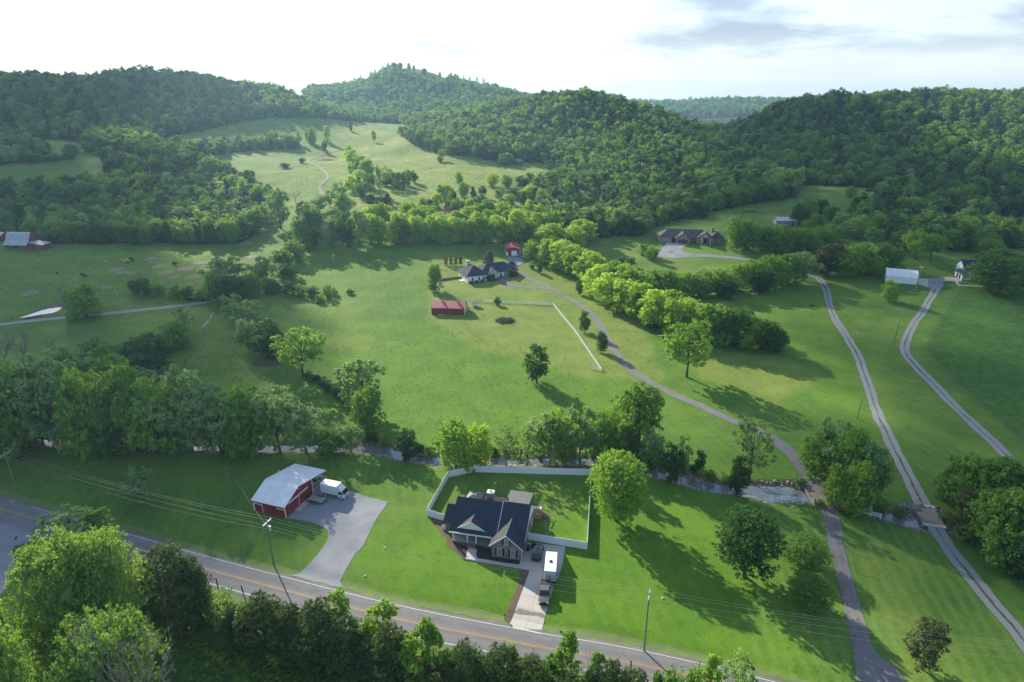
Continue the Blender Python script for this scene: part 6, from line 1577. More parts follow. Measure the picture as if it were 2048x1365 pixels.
for s_ in (1.8, 4.6): window(gh, (0, 1.5, 0), FX, FN, s_, 0.9, 0.9, 1.4, 1, 2)
prism(gh, 'porch_gable_wall', 'stone_wall', [(21, -1.5), (31, -1.5), (31, 3.3), (26, 6.2), (21, 3.3)], 1.5, 6)
for sx in (20.5, 31.5): roof_plane(gh, [(sx, 1.0, 3.0), (26, 1.0, 6.6), (26, 9, 6.6), (sx, 4.5, 3.0)], 'shingle_grey', 0.14)
for sx in (23.0, 29.0): roof_plane(gh, [(sx, -1.6, 3.5), (26, -1.6, 5.9), (26, 2.0, 5.9), (sx, 2.0, 3.5)], 'shingle_grey', 0.14)
prism(gh, 'portico_gable', 'tan_wall', [(24.2, 4.2), (27.8, 4.2), (26, 5.6)], -1.3, -1.2)
for x_ in (23.6, 28.4): MB().box(x_ - 0.3, x_ + 0.3, -1.4, -0.8, -1.2, 3.6).build('portico_column', M['tan_wall'], gh)
MB().box(23.2, 28.8, -1.6, 1.5, -1.2, 0.15).build('portico_floor', M['concrete'], gh)
door(gh, (0, 1.5, 0), FX, FN, 26, 1.6, 2.5, 'dark_trim', z=0.16)
for s_ in (22.3, 29.7): window(gh, (0, 1.5, 0), FX, FN, s_, 0.9, 1.0, 1.5, 2, 2)
MB().box(31.2, 36.5, 3.0, 13, -1.5, 3.1).build('wing_wall', M['stone_wall'], gh)
hip(gh, 29, 36.6, 2.8, 13.4, 3.2, 6.4, 'shingle_grey', inset=4.0)
for s_ in (32.6, 34.8): window(gh, (0, 3.0, 0), FX, FN, s_, 0.9, 1.0, 1.4, 2, 2)
window(gh, (0, 4.0, 0), FX, FN, 19.0, 0.9, 1.2, 1.4, 2, 2)
MB().box(30.4, 31.8, 10, 11.2, 3, 8.0).build('chimney', M['stone_wall'], gh)
# ---- grey shed with pale roof
sh, w_ = gable_box('metal_shed', 'grey metal shed with pale roof in the high pasture', 'shed', (1554, 452), (1596, 454), 10.0, 3.4, 5.0, 'grey_siding', 'grey_roof', trim=False, rz=R(-3))
wall_box(MB(), (0, 0, 0), FX, FN, 9.6, 10.6, 0.0, 2.1, 0.004, 0.06).build('door', M['dark_trim'], sh)
wall_box(MB(), (0, 0, 0), (0, -1, 0), (-1, 0, 0), -7.5, -2.5, 0.0, 3.2, 0.004, 0.06).build('roller_door', M['grey_roof'], sh)
# ---- white gambrel barn and white house
o_, rz_, w_ = frame_at((1770, 565), (1832, 570))
wb = thing('white_barn', 'white gambrel-roofed metal barn at the end of the S-shaped lane', 'barn', o_, rz_)
prism(wb, 'wall', 'white_siding', [(0, -0.6), (9, -0.6), (9, 3.6), (7.4, 5.2), (4.5, 6.1), (1.6, 5.2), (0, 3.6)], 0, w_, axis='x')
gp = [(-0.25, 3.4), (1.55, 5.35), (4.5, 6.3), (7.45, 5.35), (9.25, 3.4)]
for (a, za), (b, zb_) in zip(gp[:-1], gp[1:]):
    roof_plane(wb, [(-0.3, a, za), (w_ + 0.3, a, za), (w_ + 0.3, b, zb_), (-0.3, b, zb_)], 'white_roof', 0.1)
wall_box(MB(), (w_, 0, 0), FY, FX, 2.5, 6.5, 0, 3.2, 0.004, 0.08).build('sliding_door', M['white_paint'], wb)
o_ = P(1922, 560)
wh = thing('white_house', 'white two-storey house with dark roof beneath a massive round tree', 'house', o_, R(-10))
prism(wh, 'wall', 'white_paint', [(0, -0.8), (7.5, -0.8), (7.5, 3.0), (3.75, 4.8), (0, 3.0)], 0, 7)
roof_plane(wh, [(-0.4, -0.4, 2.9), (3.75, -0.4, 5.0), (3.75, 8, 5.0), (-0.4, 8, 2.9)], 'shingle_navy'); roof_plane(wh, [(3.75, -0.4, 5.0), (7.9, -0.4, 2.9), (7.9, 8, 2.9), (3.75, 8, 5.0)], 'shingle_navy')
prism(wh, 'wall', 'white_paint', [(4.0, -0.8), (12.0, -0.8), (12.0, 5.6), (8.0, 8.2), (4.0, 5.6)], 2.0, 14.0, axis='x')
roof_plane(wh, [(1.6, 3.5, 5.35), (14.4, 3.5, 5.35), (14.4, 8, 8.5), (1.6, 8, 8.5)], 'shingle_navy'); roof_plane(wh, [(1.6, 8, 8.5), (14.4, 8, 8.5), (14.4, 12.5, 5.35), (1.6, 12.5, 5.35)], 'shingle_navy')
window(wh, (0, 0, 0), FX, FN, 4.9, 0.7, 1.2, 1.5, 2, 2); window(wh, (0, 4.0, 0), FX, FN, 10.0, 3.4, 1.0, 1.4, 2, 2); window(wh, (0, 4.0, 0), FX, FN, 12.4, 3.4, 1.0, 1.4, 2, 2)
for s_ in (-2.0, -4.6): wall_box(MB(), (0, 0, 0), (0, -1, 0), (-1, 0, 0), s_ - 0.9, s_ + 0.9, 0, 2.3, 0.004, 0.06).build('garage_door', M['dark_trim'], wh)
window(wh, (0, 0, 0), FX, FN, 1.6, 0.7, 0.8, 1.5, 1, 2)
# ---- old barns in the cattle field
o_ = P(10, 497)
ob = thing('old_barn', 'old red barn with tall tin centre roof and side sheds in the cattle field', 'barn', o_, R(-4))
ob.scale = (0.84, 0.84, 0.84)
prism(ob, 'wall', 'old_red_board', [(0, -1), (12, -1), (12, 3.0), (9.6, 5.0), (7.4, 9.1), (6, 9.8), (4.6, 9.1), (2.4, 5.0), (0, 3.0)], 0, 16, axis='x')
for (a, za), (b, zb_) in zip([(-1.0, 2.3), (2.4, 5.2), (4.6, 9.3), (6, 10.0), (7.4, 9.3), (9.6, 5.2), (13.0, 2.3)][:-1], [(2.4, 5.2), (4.6, 9.3), (6, 10.0), (7.4, 9.3), (9.6, 5.2), (13.0, 2.3)]):
    roof_plane(ob, [(-0.4, a, za), (16.4, a, za), (16.4, b, zb_), (-0.4, b, zb_)], 'old_tin', 0.1)
prism(ob, 'side_shed', 'old_red_board', [(16.02, -1), (26, -1), (26, 2.2), (16.02, 3.8)], 1, 9)
roof_plane(ob, [(16.5, 0.4, 4.0), (26.6, 0.4, 2.4), (26.6, 9.6, 2.4), (16.5, 9.6, 4.0)], 'old_tin', 0.1)
wall_box(MB(), (0, 0, 0), FX, FN, 6, 9, 0, 2.6, 0.004, 0.05).build('barn_door', M['dark_trim'], ob)
wall_box(MB(), (0, 1, 0), FX, FN, 18, 21, 0, 2.0, 0.004, 0.05).build('barn_door', M['dark_trim'], ob)
o2, w_ = gable_box('old_shed', 'old red shed with tin roof beside the tall old barn', 'shed', (-38, 483), (-2, 484), 9, 3, 5.2, 'old_red_board', 'old_tin', trim=False)
# ---- red-roofed cabin in the grove
cb, w_ = gable_box('cabin', 'red-roofed cabin half hidden by the grove of trees', 'cabin', (893, 432), (916, 432), 8, 3.0, 5.6, 'tan_wall', 'red_roof', trim=False, rz=R(6))
window(cb, (0, 0, 0), FX, FN, 2.5, 0.9, 1.0, 1.3, 2, 2); door(cb, (0, 0, 0), FX, FN, 5, 1.0, 2.1, 'dark_trim')
# ------------------------------------------------------------------ vehicles (x forward, origin at the middle on the ground)
def wheel(par, x, y, r, w=0.22, mat='rim'):
    t = MB().tube((x, y - w / 2, r), (x, y + w / 2, r), r, n=18).build('wheel', M['tyre'], par)
    sg = 1 if y > 0 else -1
    MB().tube((x, y + sg * (w / 2 + 0.002), r), (x, y + sg * (w / 2 + 0.02), r), r * 0.62, r * 0.5, n=14).build('rim', M[mat], t)
    return t
def section(x, hw, z0, z1, r=0.12):               # rounded body cross-section
    return [(x, -hw, z0), (x, -hw, z1 - r), (x, -hw + r, z1), (x, hw - r, z1), (x, hw, z1 - r), (x, hw, z0)]
def car_parts(t, body, L, Wd, hood, roofz, x_cab0, x_cab1, cab_top0, cab_top1, bed=None, tyre=0.36):
    hw = Wd / 2
    st = [(-L / 2, hw * 0.86, 0.42, 0.78), (-L / 2 + 0.25, hw * 0.97, 0.32, hood - 0.02), (x_cab0, hw, 0.30, hood), (x_cab1, hw, 0.30, hood), (L / 2 - 0.75, hw * 0.98, 0.30, hood - 0.06), (L / 2 - 0.12, hw * 0.9, 0.34, hood - 0.22), (L / 2, hw * 0.80, 0.42, 0.66)]
    MB().loft([section(x, w, a, b) for x, w, a, b in st]).build('body', M[body], t, bevel=0.0)
    g0, g1 = hw * 0.93, hw * 0.78
    MB().loft([[(x_cab0, -g0, hood - 0.01), (x_cab0, g0, hood - 0.01), (x_cab1, g0, hood - 0.01), (x_cab1, -g0, hood - 0.01)], [(cab_top0, -g1, roofz - 0.05), (cab_top0, g1, roofz - 0.05), (cab_top1, g1, roofz - 0.05), (cab_top1, -g1, roofz - 0.05)]]).build('glazing', M['car_glass'], t)
    MB().box(cab_top0 - 0.04, cab_top1 + 0.04, -g1 - 0.03, g1 + 0.03, roofz - 0.06, roofz + 0.02, 0.05).build('roof', M[body], t)
    for sx in (-1, 1):
        for fx in (0.30, -0.30):
            wheel(t, L * fx, sx * (hw - 0.10), tyre)
        MB().box(L / 2 - 0.16, L / 2 - 0.02, sx * hw * 0.72 - 0.16, sx * hw * 0.72 + 0.16, hood - 0.36, hood - 0.22).build('headlight', M['head_lamp'], t)
        MB().box(-L / 2 - 0.01, -L / 2 + 0.14, sx * hw * 0.80 - 0.10, sx * hw * 0.80 + 0.10, 0.70, hood - 0.06).build('tail_light', M['tail_lamp'], t)
        MB().box(x_cab1 - 0.55, x_cab1 - 0.40, sx * (hw + 0.14) - 0.10, sx * (hw + 0.14) + 0.10, hood, hood + 0.16).build('wing_mirror', M[body], t)
        for k in (0.36, 0.62):
            xx = x_cab0 + (x_cab1 - x_cab0) * k
            tp = cab_top0 + (cab_top1 - cab_top0) * k
            MB().slab([(xx - 0.05, sx * (g0 + 0.004), hood), (xx + 0.05, sx * (g0 + 0.004), hood), (tp + 0.05, sx * (g1 + 0.004), roofz - 0.05), (tp - 0.05, sx * (g1 + 0.004), roofz - 0.05)], 0.02, (0, sx * 0.02, 0)).build('door_pillar', M[body], t)
    MB().box(L / 2 - 0.06, L / 2 + 0.08, -hw * 0.8, hw * 0.8, 0.36, 0.58).build('bumper', M['black'], t)
    MB().box(-L / 2 - 0.08, -L / 2 + 0.06, -hw * 0.8, hw * 0.8, 0.38, 0.60).build('bumper', M['black'], t)
    MB().box(L / 2 - 0.07, L / 2 + 0.02, -hw * 0.5, hw * 0.5, 0.60, hood - 0.24).build('grille', M['black'], t)
def heading(a, b):
    p, q = P(*a), P(*b)
    return math.atan2(q.y - p.y, q.x - p.x)
def suv(label, px, head, body='dark_body'):
    t = thing('car', label, 'car', P(*px) + Vector((0, 0, 0.07)), head)
    car_parts(t, body, 4.75, 1.95, 1.02, 1.72, -2.15, 1.0, -1.75, 0.25)
    MB().box(-1.2, -0.1, -0.5, 0.5, 1.741, 1.75).build('sunroof', M['car_glass'], t)
    for sx in (-1, 1): MB().box(-1.6, 0.15, sx * 0.70 - 0.02, sx * 0.70 + 0.02, 1.74, 1.80).build('roof_rail', M['chrome'], t)
    return t
def pickup(label, px, head, body, z=0.07):
    t = thing('pickup_truck', label, 'pickup', P(*px) + Vector((0, 0, z)), head)
    car_parts(t, body, 5.9, 2.02, 1.20, 1.92, -0.75, 1.45, -0.60, 0.75, tyre=0.41)
    MB().box(-2.82, -0.92, -0.78, 0.78, 1.202, 1.22).build('load_bed', M['black'], t)
    for sx in (-1, 1): MB().box(-2.9, -0.85, sx * 0.90 - 0.09, sx * 0.90 + 0.09, 1.203, 1.36).build('bed_wall', M[body], t)
    MB().box(-2.95, -2.84, -0.90, 0.90, 1.203, 1.36).build('tailgate', M[body], t)
    return t
hd = heading((1088, 1160), (1084, 1205))
suv('dark blue SUV parked on the concrete driveway near the privacy fence', (1076, 1110), heading((1070, 1122), (1080, 1088)))
pickup('bronze pickup truck hitched to the camper trailer on the driveway', (1089, 1192), hd, 'tan_body')
cv = thing('camper_trailer', 'white-roofed travel trailer hitched behind the bronze pickup', 'trailer', P(1101, 1150) + Vector((0, 0, 0.07)), hd)
MB().loft([[(-3.3, -1.15, 0.5), (-3.3, 1.15, 0.5), (-3.3, 1.15, 2.75), (-3.3, -1.15, 2.75)], [(2.5, -1.15, 0.5), (2.5, 1.15, 0.5), (2.5, 1.15, 2.8), (2.5, -1.15, 2.8)], [(3.1, -1.05, 0.75), (3.1, 1.05, 0.75), (2.95, 1.05, 2.4), (2.95, -1.05, 2.4)]]).build('body', plain('camper_panel', (0.40, 0.41, 0.42), 0.4, 0.08), cv)
for i in range(4): MB().box(-3.28 + i * 1.45, -3.28 + (i + 1) * 1.45 - 0.03, -1.13, 1.13, 2.805, 2.86).build('roof_panel', M['white_paint'], cv)
MB().box(-0.6, 0.0, -0.3, 0.3, 2.87, 3.05, 0.04).build('roof_vent', M['dark_trim'], cv)
MB().box(2.52, 3.12, -1.16, 1.16, 0.45, 0.95).build('nose_guard', M['black'], cv)
MB().box(3.0, 3.13, -0.06, 0.06, 0.8, 2.3).build('nose_stripe', M['black'], cv)
MB().box(2.4, 2.54, -1.17, 1.17, 2.55, 2.82).build('cap_trim', plain('copper_trim', (0.42, 0.24, 0.18), 0.5, 0.1), cv)
for sy in (-1, 1):
    for x_ in (-0.9, 0.1): wheel(cv, x_, sy * 1.08, 0.36)
    wall_box(MB(), (0, sy * 1.15, 0), FX, (0, sy, 0), -2.2, -1.0, 1.5, 2.1, 0.003, 0.03).build('window', M['car_glass'], cv)
    wall_box(MB(), (0, sy * 1.15, 0), FX, (0, sy, 0), 0.7, 1.7, 1.5, 2.1, 0.003, 0.03).build('window', M['car_glass'], cv)
MB().box(3.0, 4.3, -0.06, 0.06, 0.42, 0.54).build('tow_bar', M['black'], cv)
# box truck in the workshop yard
hd2 = heading((652, 985), (690, 993))
bt = thing('box_truck', 'white box truck parked outside the lean-to of the red workshop', 'truck', P(671, 992) + Vector((0, 0, 0.06)), hd2)
MB().box(-3.2, 1.25, -1.12, 1.12, 0.95, 3.25).build('cargo_box', M['truck_white'], bt, bevel=0.03)
MB().box(-3.22, 1.27, -1.14, 1.14, 3.252, 3.30).build('box_roof', plain('box_roof', (0.72, 0.68, 0.66), 0.5, 0.05), bt)
MB().loft([[(1.35, -1.0, 0.45), (1.35, 1.0, 0.45), (1.35, 1.0, 2.35), (1.35, -1.0, 2.35)], [(2.75, -1.0, 0.45), (2.75, 1.0, 0.45), (2.45, 0.95, 2.3), (2.45, -0.95, 2.3)], [(3.05, -0.97, 0.45), (3.05, 0.97, 0.45), (2.95, 0.97, 1.2), (2.95, -0.97, 1.2)]]).build('cab', M['truck_white'], bt)
MB().loft([[(1.35, -0.98, 2.352), (1.35, 0.98, 2.352), (2.3, 0.95, 2.352), (2.3, -0.95, 2.352)], [(1.35, -0.98, 3.1), (1.35, 0.98, 3.1), (1.55, 0.9, 3.1), (1.55, -0.9, 3.1)]]).build('wind_deflector', M['truck_white'], bt)
MB().slab([(3.0, -0.88, 1.28), (3.0, 0.88, 1.28), (2.56, 0.84, 2.2), (2.56, -0.84, 2.2)], 0.03, (0.03, 0, 0.01)).build('windscreen', M['car_glass'], bt)
for sy in (-1, 1):
    wall_box(MB(), (0, sy * 1.0, 0), FX, (0, sy, 0), 1.6, 2.5, 1.3, 2.0, 0.003, 0.02).build('side_window', M['car_glass'], bt)
    wheel(bt, 2.2, sy * 0.92, 0.40, mat='white_paint'); wheel(bt, -1.9, sy * 0.92, 0.40, mat='white_paint')
    MB().box(2.98, 3.09, sy * 0.78 - 0.14, sy * 0.78 + 0.14, 0.62, 0.84).build('headlight', M['head_lamp'], bt)
    MB().box(2.65, 2.75, sy * 1.16 - 0.08, sy * 1.16 + 0.08, 1.4, 1.9).build('wing_mirror', M['black'], bt)
MB().box(-3.2, 1.9, -0.45, 0.45, 0.5, 0.94).build('chassis', M['black'], bt)
MB().box(3.0, 3.12, -1.0, 1.0, 0.38, 0.58).build('bumper', M['truck_white'], bt)
MB().box(2.98, 3.07, -0.55, 0.55, 0.62, 0.85).build('grille', M['black'], bt)
pickup('silver pickup parked under the workshop lean-to roof', (631, 969), hd2 + R(75), 'silver_body')
ft = thing('flatbed_trailer', 'black flatbed utility trailer with grey deck in front of the workshop doors', 'trailer', P(634, 1003) + Vector((0, 0, 0.06)), hd2)
MB().box(-2.0, 2.0, -1.0, 1.0, 0.52, 0.58).build('deck', plain('grey_planks', (0.30, 0.28, 0.26), 0.9, 0.2), ft)
MB().box(-2.05, 2.05, -1.06, 1.06, 0.40, 0.515).build('frame', M['black'], ft)
for sy in (-1, 1):
    wheel(ft, -0.35, sy * 1.15, 0.33, mat='yellow_metal'); wheel(ft, 0.40, sy * 1.15, 0.33, mat='yellow_metal')
    MB().box(-0.85, 0.9, sy * 1.15 - 0.14, sy * 1.15 + 0.14, 0.68, 0.74).build('mudguard', M['black'], ft)
rm = MB()
for i in range(5): rm.box(-2.12, -2.06, -0.95 + i * 0.46, -0.89 + i * 0.46, 0.55, 1.7)
rm.box(-2.12, -2.06, -1.0, 1.0, 1.62, 1.7); rm.build('loading_ramp', M['black'], ft)
MB().tube((2.05, 0, 0.48), (3.3, 0, 0.48), 0.06).build('tow_bar', M['black'], ft)
rp = thing('cement_mixer', 'rusty cement mixer drum standing behind the red workshop', 'mixer', P(594, 941), 0.5)
MB().loft([[(0.35 * math.cos(a) + 0.1, 0.35 * math.sin(a), 0.5) for a in np.linspace(0, 6.28, 13)[:-1]], [(0.62 * math.cos(a), 0.62 * math.sin(a), 0.9) for a in np.linspace(0, 6.28, 13)[:-1]], [(0.35 * math.cos(a) - 0.3, 0.35 * math.sin(a), 1.6) for a in np.linspace(0, 6.28, 13)[:-1]]]).build('drum', plain('mixer_drum', (0.42, 0.34, 0.34), 0.7, 0.2), rp)
MB().tube((-0.5, -0.6, 0), (0, -0.6, 0.9), 0.04).tube((0.5, -0.6, 0), (0, -0.6, 0.9), 0.04).tube((-0.5, 0.6, 0), (0, 0.6, 0.9), 0.04).tube((0.5, 0.6, 0), (0, 0.6, 0.9), 0.04).build('stand', M['rust'], rp)
sc_ = thing('yellow_scaffold', 'yellow tubular steel frame standing behind the red workshop', 'frame', P(603, 942), 0.3)
for x_ in (-0.6, 0.6):
    for y_ in (-0.4, 0.4): MB().tube((x_, y_, 0), (x_ * 0.7, y_, 1.9), 0.04).build('leg', M['yellow_metal'], sc_)
MB().tube((-0.42, -0.4, 1.9), (0.42, -0.4, 1.9), 0.04).tube((-0.42, 0.4, 1.9), (0.42, 0.4, 1.9), 0.04).tube((-0.5, -0.4, 1.0), (0.5, 0.4, 1.3), 0.03).build('brace', M['yellow_metal'], sc_)
pickup('silver pickup parked in front of the red garage', (1042, 515), R(-62), 'silver_body')
t = thing('jeep', 'dark open jeep parked on the drive beside the ranch house', 'car', P(1024, 530) + Vector((0, 0, 0.1)), R(35))
car_parts(t, 'dark_body', 4.0, 1.85, 1.10, 1.80, -1.6, 0.5, -1.5, 0.25, tyre=0.42)
MB().tube((-2.0, 0, 1.05), (-2.18, 0, 1.05), 0.38, n=16).build('spare_wheel', M['tyre'], t)
# ride-on mower on the lane-side lawn
mw = thing('lawn_mower', 'dark ride-on mower standing on the lawn beside the gravel lane', 'mower', P(1624, 613), 0.6)
MB().box(-0.8, 0.7, -0.45, 0.45, 0.35, 0.75).build('body', M['rust'], mw, bevel=0.05); MB().box(-0.6, -0.1, -0.25, 0.25, 0.752, 1.2).build('seat', M['black'], mw, bevel=0.04)
for x_ in (-0.6, 0.6):
    for y_ in (-0.5, 0.5): wheel(mw, x_, y_, 0.32 if x_ < 0 else 0.24, 0.2)
MB().tube((0.2, 0, 0.75), (0.0, 0, 1.15), 0.03).build('steering_column', M['black'], mw)
MB().box(-0.3, 0.9, -0.65, 0.65, 0.12, 0.34).build('cutting_deck', M['black'], mw)

# ------------------------------------------------------------------ utility poles and wires
def pole(px, top, label, arm=True, arm_dir=0.0, can=False, lean=0.0):
    p = P(*px); h = rise(p, top)
    t = thing('utility_pole', label, 'utility pole', p, arm_dir)
    MB().tube((0, 0, -0.3), (lean, 0, h), 0.17, 0.11, 10).build('post', M['wood_pole'], t)
    tips = [Vector((0, 0, h))]
    if arm:
        MB().box(-0.09, 0.09, -1.3, 1.3, h - 0.45, h - 0.30).build('crossarm', M['white_paint'] if False else M['galv'], t)
        MB().tube((0.1, -0.7, h - 0.45), (0.1, 0, h - 1.1), 0.025).build('brace', M['galv'], t); MB().tube((0.1, 0.7, h - 0.45), (0.1, 0, h - 1.1), 0.025).build('brace', M['galv'], t)
        tips = []
        for y_ in (-1.2, 0.0, 1.2):
            zz = h - 0.29 if y_ else h + 0.02
            MB().tube((0, y_, zz), (0, y_, zz + 0.24), 0.06, 0.04, 8).build('insulator', M['white_paint'], t)
            tips.append(Vector((0, y_, zz + 0.24)))
        tips.append(Vector((0.15, 0, h - 1.9)))
    if can:
        c = MB().tube((0.42, 0, h - 2.2), (0.42, 0, h - 1.2), 0.28, 0.28, 14).build('transformer', M['galv'], t)
        MB().tube((0.42, 0, h - 1.19), (0.42, 0, h - 0.95), 0.05).build('bushing', M['white_paint'], c)
    return t, [local(t, q.x, q.y, q.z) for q in tips]
adir = math.atan2(*(Vector((P(1288, 1300) - P(547, 1127)).to_2d()).yx)) if False else math.atan2((P(1288, 1300) - P(547, 1127)).y, (P(1288, 1300) - P(547, 1127)).x)
pA, tA = pole((33, 982), 906, 'crossarm utility pole on the lawn near the road junction', True, adir)
pB, tB = pole((547, 1128), 1042, 'utility pole with transformer beside the workshop driveway', True, adir, True)
pC, tC = pole((1288, 1302), 1187, 'double-armed utility pole on the verge below the big lawn', True, adir)
pE, tE = pole((2350, 1480), 1330, 'utility pole beside the road past the asphalt drive', True, adir)
p3_, t3_ = pole((464, 990), 932, 'plain leaning pole on the lawn beside the workshop', False, 0, False, -0.5)
def wire(a, b, sag, label, r=0.014, n=14):
    pts = [a + (b - a) * (i / n) - Vector((0, 0, sag * 4 * (i / n) * (1 - i / n))) for i in range(n + 1)]
    o = thing('power_line', label, 'wire', a)
    MB().path([q - a for q in pts], r, 5).build('cable', M['wire'], o, fix=False)
for nm, s_, e_ in (('between the junction pole and the transformer pole', tA, tB), ('between the transformer pole and the double-armed pole', tB, tC), ('running on from the double-armed pole over the asphalt drive', tC, tE)):
    for i, (a, b) in enumerate(zip(s_, e_)):
        wire(a, b, 1.1 + 0.25 * i, ('outer-arm wire ', 'pole-top wire ', 'inner-arm wire ', 'lowest cable ')[i] + nm, r=0.014)
        bpy.context.scene.collection.objects[-1].parent['group'] = 'overhead wires ' + nm
tZ = [q + (tA[0] - tB[0]) for q in tA]
for k_, (a, b) in enumerate(zip(tA, tZ)):
    wire(a, b, 1.2, ('outer-arm wire', 'pole-top wire', 'inner-arm wire', 'lowest cable')[k_] + ' leaving the junction pole along the road'); col.objects[-1].parent['group'] = 'wires leaving the junction pole'
wire(t3_[0], tB[3], 0.5, 'service wire from the transformer pole to the plain leaning pole', 0.014)
gw = P(1283, 1342); wire(tC[3], gw, 0.0, 'guy wire staying the double-armed pole across the road verge', 0.014, 2)
pD, tD = pole((1213, 616), 575, 'utility pole beside the hedgerow along the drive', True, R(-50))
p6_, t6_ = pole((1787, 690), 643, 'slim utility pole on the lawn between the two gravel lanes', False, 0, False, 0.3)
p7_, t7_ = pole((1714, 838), 797, 'slim dark utility pole beside the gravel lane', False, 0, False, 0.3)
p8_, t8_ = pole((1831, 586), 533, 'utility pole beside the white barn with a lamp arm', True, R(0))
p9_, t9_ = pole((676, 496), 463, 'utility pole before the belt of trees behind the pasture', False)
pF, tF = pole((349, 530), 514, 'pole standing among the cattle in the field', False)
wire(t7_[0], t6_[0], 0.8, 'service wire between the two slim poles by the gravel lane', 0.02); wire(t6_[0], t8_[0], 0.8, 'service wire from the slim pole to the white barn pole', 0.02); wire(t7_[0], P(2200, 1240) + Vector((0, 0, 9)), 1.5, 'service wire crossing over the small concrete bridge', 0.02)
wire(tD[1], P(1420, 690) + Vector((0, 0, 10)), 1.0, 'service wire running along the hedgerow', 0.02)
# old fence posts
for i, (a, b, h_) in enumerate([(437, 1178, 2.6), (486, 1185, 1.6), (1262, 1342, 2.2)]):
    q = P(a, b); t = thing('wooden_post', ['dark leaning timber post beside the road', 'short timber post at the verge in the cedar hedge', 'marker post at the verge by the guy wire'][i], 'post', q)
    MB().tube((0, 0, -0.2), (-0.12, 0, h_), 0.13, 0.11, 8).build('post', M['dark_trim'], t); MB().tube((-0.12, 0, h_), (-0.12, 0, h_ + 0.04), 0.12, 0.05, 8).build('post_cap', M['wood_pole'], t)
# stop sign at the junction
sg = thing('stop_sign', 'red octagonal STOP sign on the verge of the side road', 'sign', P(37, 1094), R(78))
MB().box(-0.03, 0.03, -0.03, 0.03, -0.1, 2.2).build('post', M['galv'], sg)
def octagon(r, y0, y1):
    m = MB(); pts = [(r * math.cos(R(22.5 + 45 * i)), r * math.sin(R(22.5 + 45 * i)) + 2.2) for i in range(8)]
    m.add([(x, y0, z) for x, z in pts] + [(x, y1, z) for x, z in pts], [tuple(range(8)), tuple(range(15, 7, -1))] + [(i, (i + 1) % 8, 8 + (i + 1) % 8, 8 + i) for i in range(8)])
    return m
pl8 = octagon(0.46, -0.035, -0.05).build('sign_plate', M['white_paint'], sg)
octagon(0.42, -0.052, -0.058).build('sign_face', M['red_paint'], pl8)
fc = bpy.data.curves.new('stop_text', 'FONT'); fc.body = 'STOP'; fc.size = 0.30; fc.align_x = 'CENTER'; fc.align_y = 'CENTER'; fc.extrude = 0.004
fo = bpy.data.objects.new('stop_text', fc); col.objects.link(fo)
bpy.context.view_layer.update()
fm = bpy.data.meshes.new_from_object(fo.evaluated_get(bpy.context.evaluated_depsgraph_get()))
bpy.data.objects.remove(fo)
fo = mesh_obj('lettering', fm, None, pl8); fm.materials.clear(); fm.materials.append(M['white_paint']); fo.location = (0, -0.066, 2.2); fo.rotation_euler = (R(90), 0, 0)

# ------------------------------------------------------------------ rail fences
def rail_fence(name, label, pts, mat, h=1.3, rails=3, bay=2.5, rw=0.07, group=None):
    t = thing(name, label, 'fence', pts[0], 0, group)
    first = True
    for a, b in zip(pts[:-1], pts[1:]):
        L = (b - a).to_2d().length; n = max(1, round(L / bay)); yaw = math.atan2(b.y - a.y, b.x - a.x)
        for i in range(n + 1):
            q = a + (b - a) * (i / n); q.z = float(Hb(q.x, q.y))
            if i or first:
                o = MB().box(-0.065, 0.065, -0.065, 0.065, -0.3, h).build('post', M[mat], t); o.location = q - t.location; o.rotation_euler.z = yaw
            if i < n:
                e = a + (b - a) * ((i + 1) / n); e.z = float(Hb(e.x, e.y)); l = (e - q).to_2d().length
                for k in range(rails):
                    z = h * (k + 0.75) / (rails + 0.15)
                    o = MB().box(0.06, l - 0.06, -0.025, 0.025, z - rw, z + rw).build('rail', M[mat], t)
                    o.location = q - t.location; o.rotation_euler = (0, -math.atan2(e.z - q.z, l), yaw)
        first = False
    return t
rail_fence('rail_fence', 'white four-rail paddock fence angling across the pasture beside the drive', [P(968, 605), P(1040, 608), P(1106, 611), P(1150, 665), P(1203, 743), P(1180, 738)], 'vinyl', 1.4, 3, 2.5)
rail_fence('rail_fence', 'white rail fence beside the stream pool at the drive bridge', [P(1543, 1000), P(1628, 1007)], 'vinyl', 1.3, 3, 2.4)
rail_fence('rail_fence', 'white rail fence past the drive bridge below the pale trees', [P(1678, 1012), P(1700, 1021), P(1761, 1037)], 'vinyl', 1.2, 3, 2.4)
rail_fence('paddock_gate', 'grey wire farm gate beside the long red barn', [P(940, 603), P(966, 604)], 'galv', 1.3, 4, 3.0, 0.03)
rail_fence('wire_fence', 'sagging wire fence on timber posts along the farm lane', [P(-80, 655), P(25, 640), P(140, 627), P(270, 614), P(360, 604)], 'wood_pole', 1.2, 2, 9.0, 0.012)
rail_fence('wire_fence', 'wire fence on timber posts between the S-shaped lane and the pasture', [P(1914, 583), P(1880, 640), P(1852, 690), P(1850, 706), P(1900, 760), P(1960, 815), P(2060, 905)], 'wood_pole', 1.2, 3, 6.0, 0.012)
rail_fence('wire_fence', 'broken line of timber posts across the pasture below the red barn', [P(870, 660), P(905, 672), P(960, 680), P(995, 692), P(1040, 700), P(1130, 722)], 'wood_pole', 1.3, 1, 9.0, 0.012)

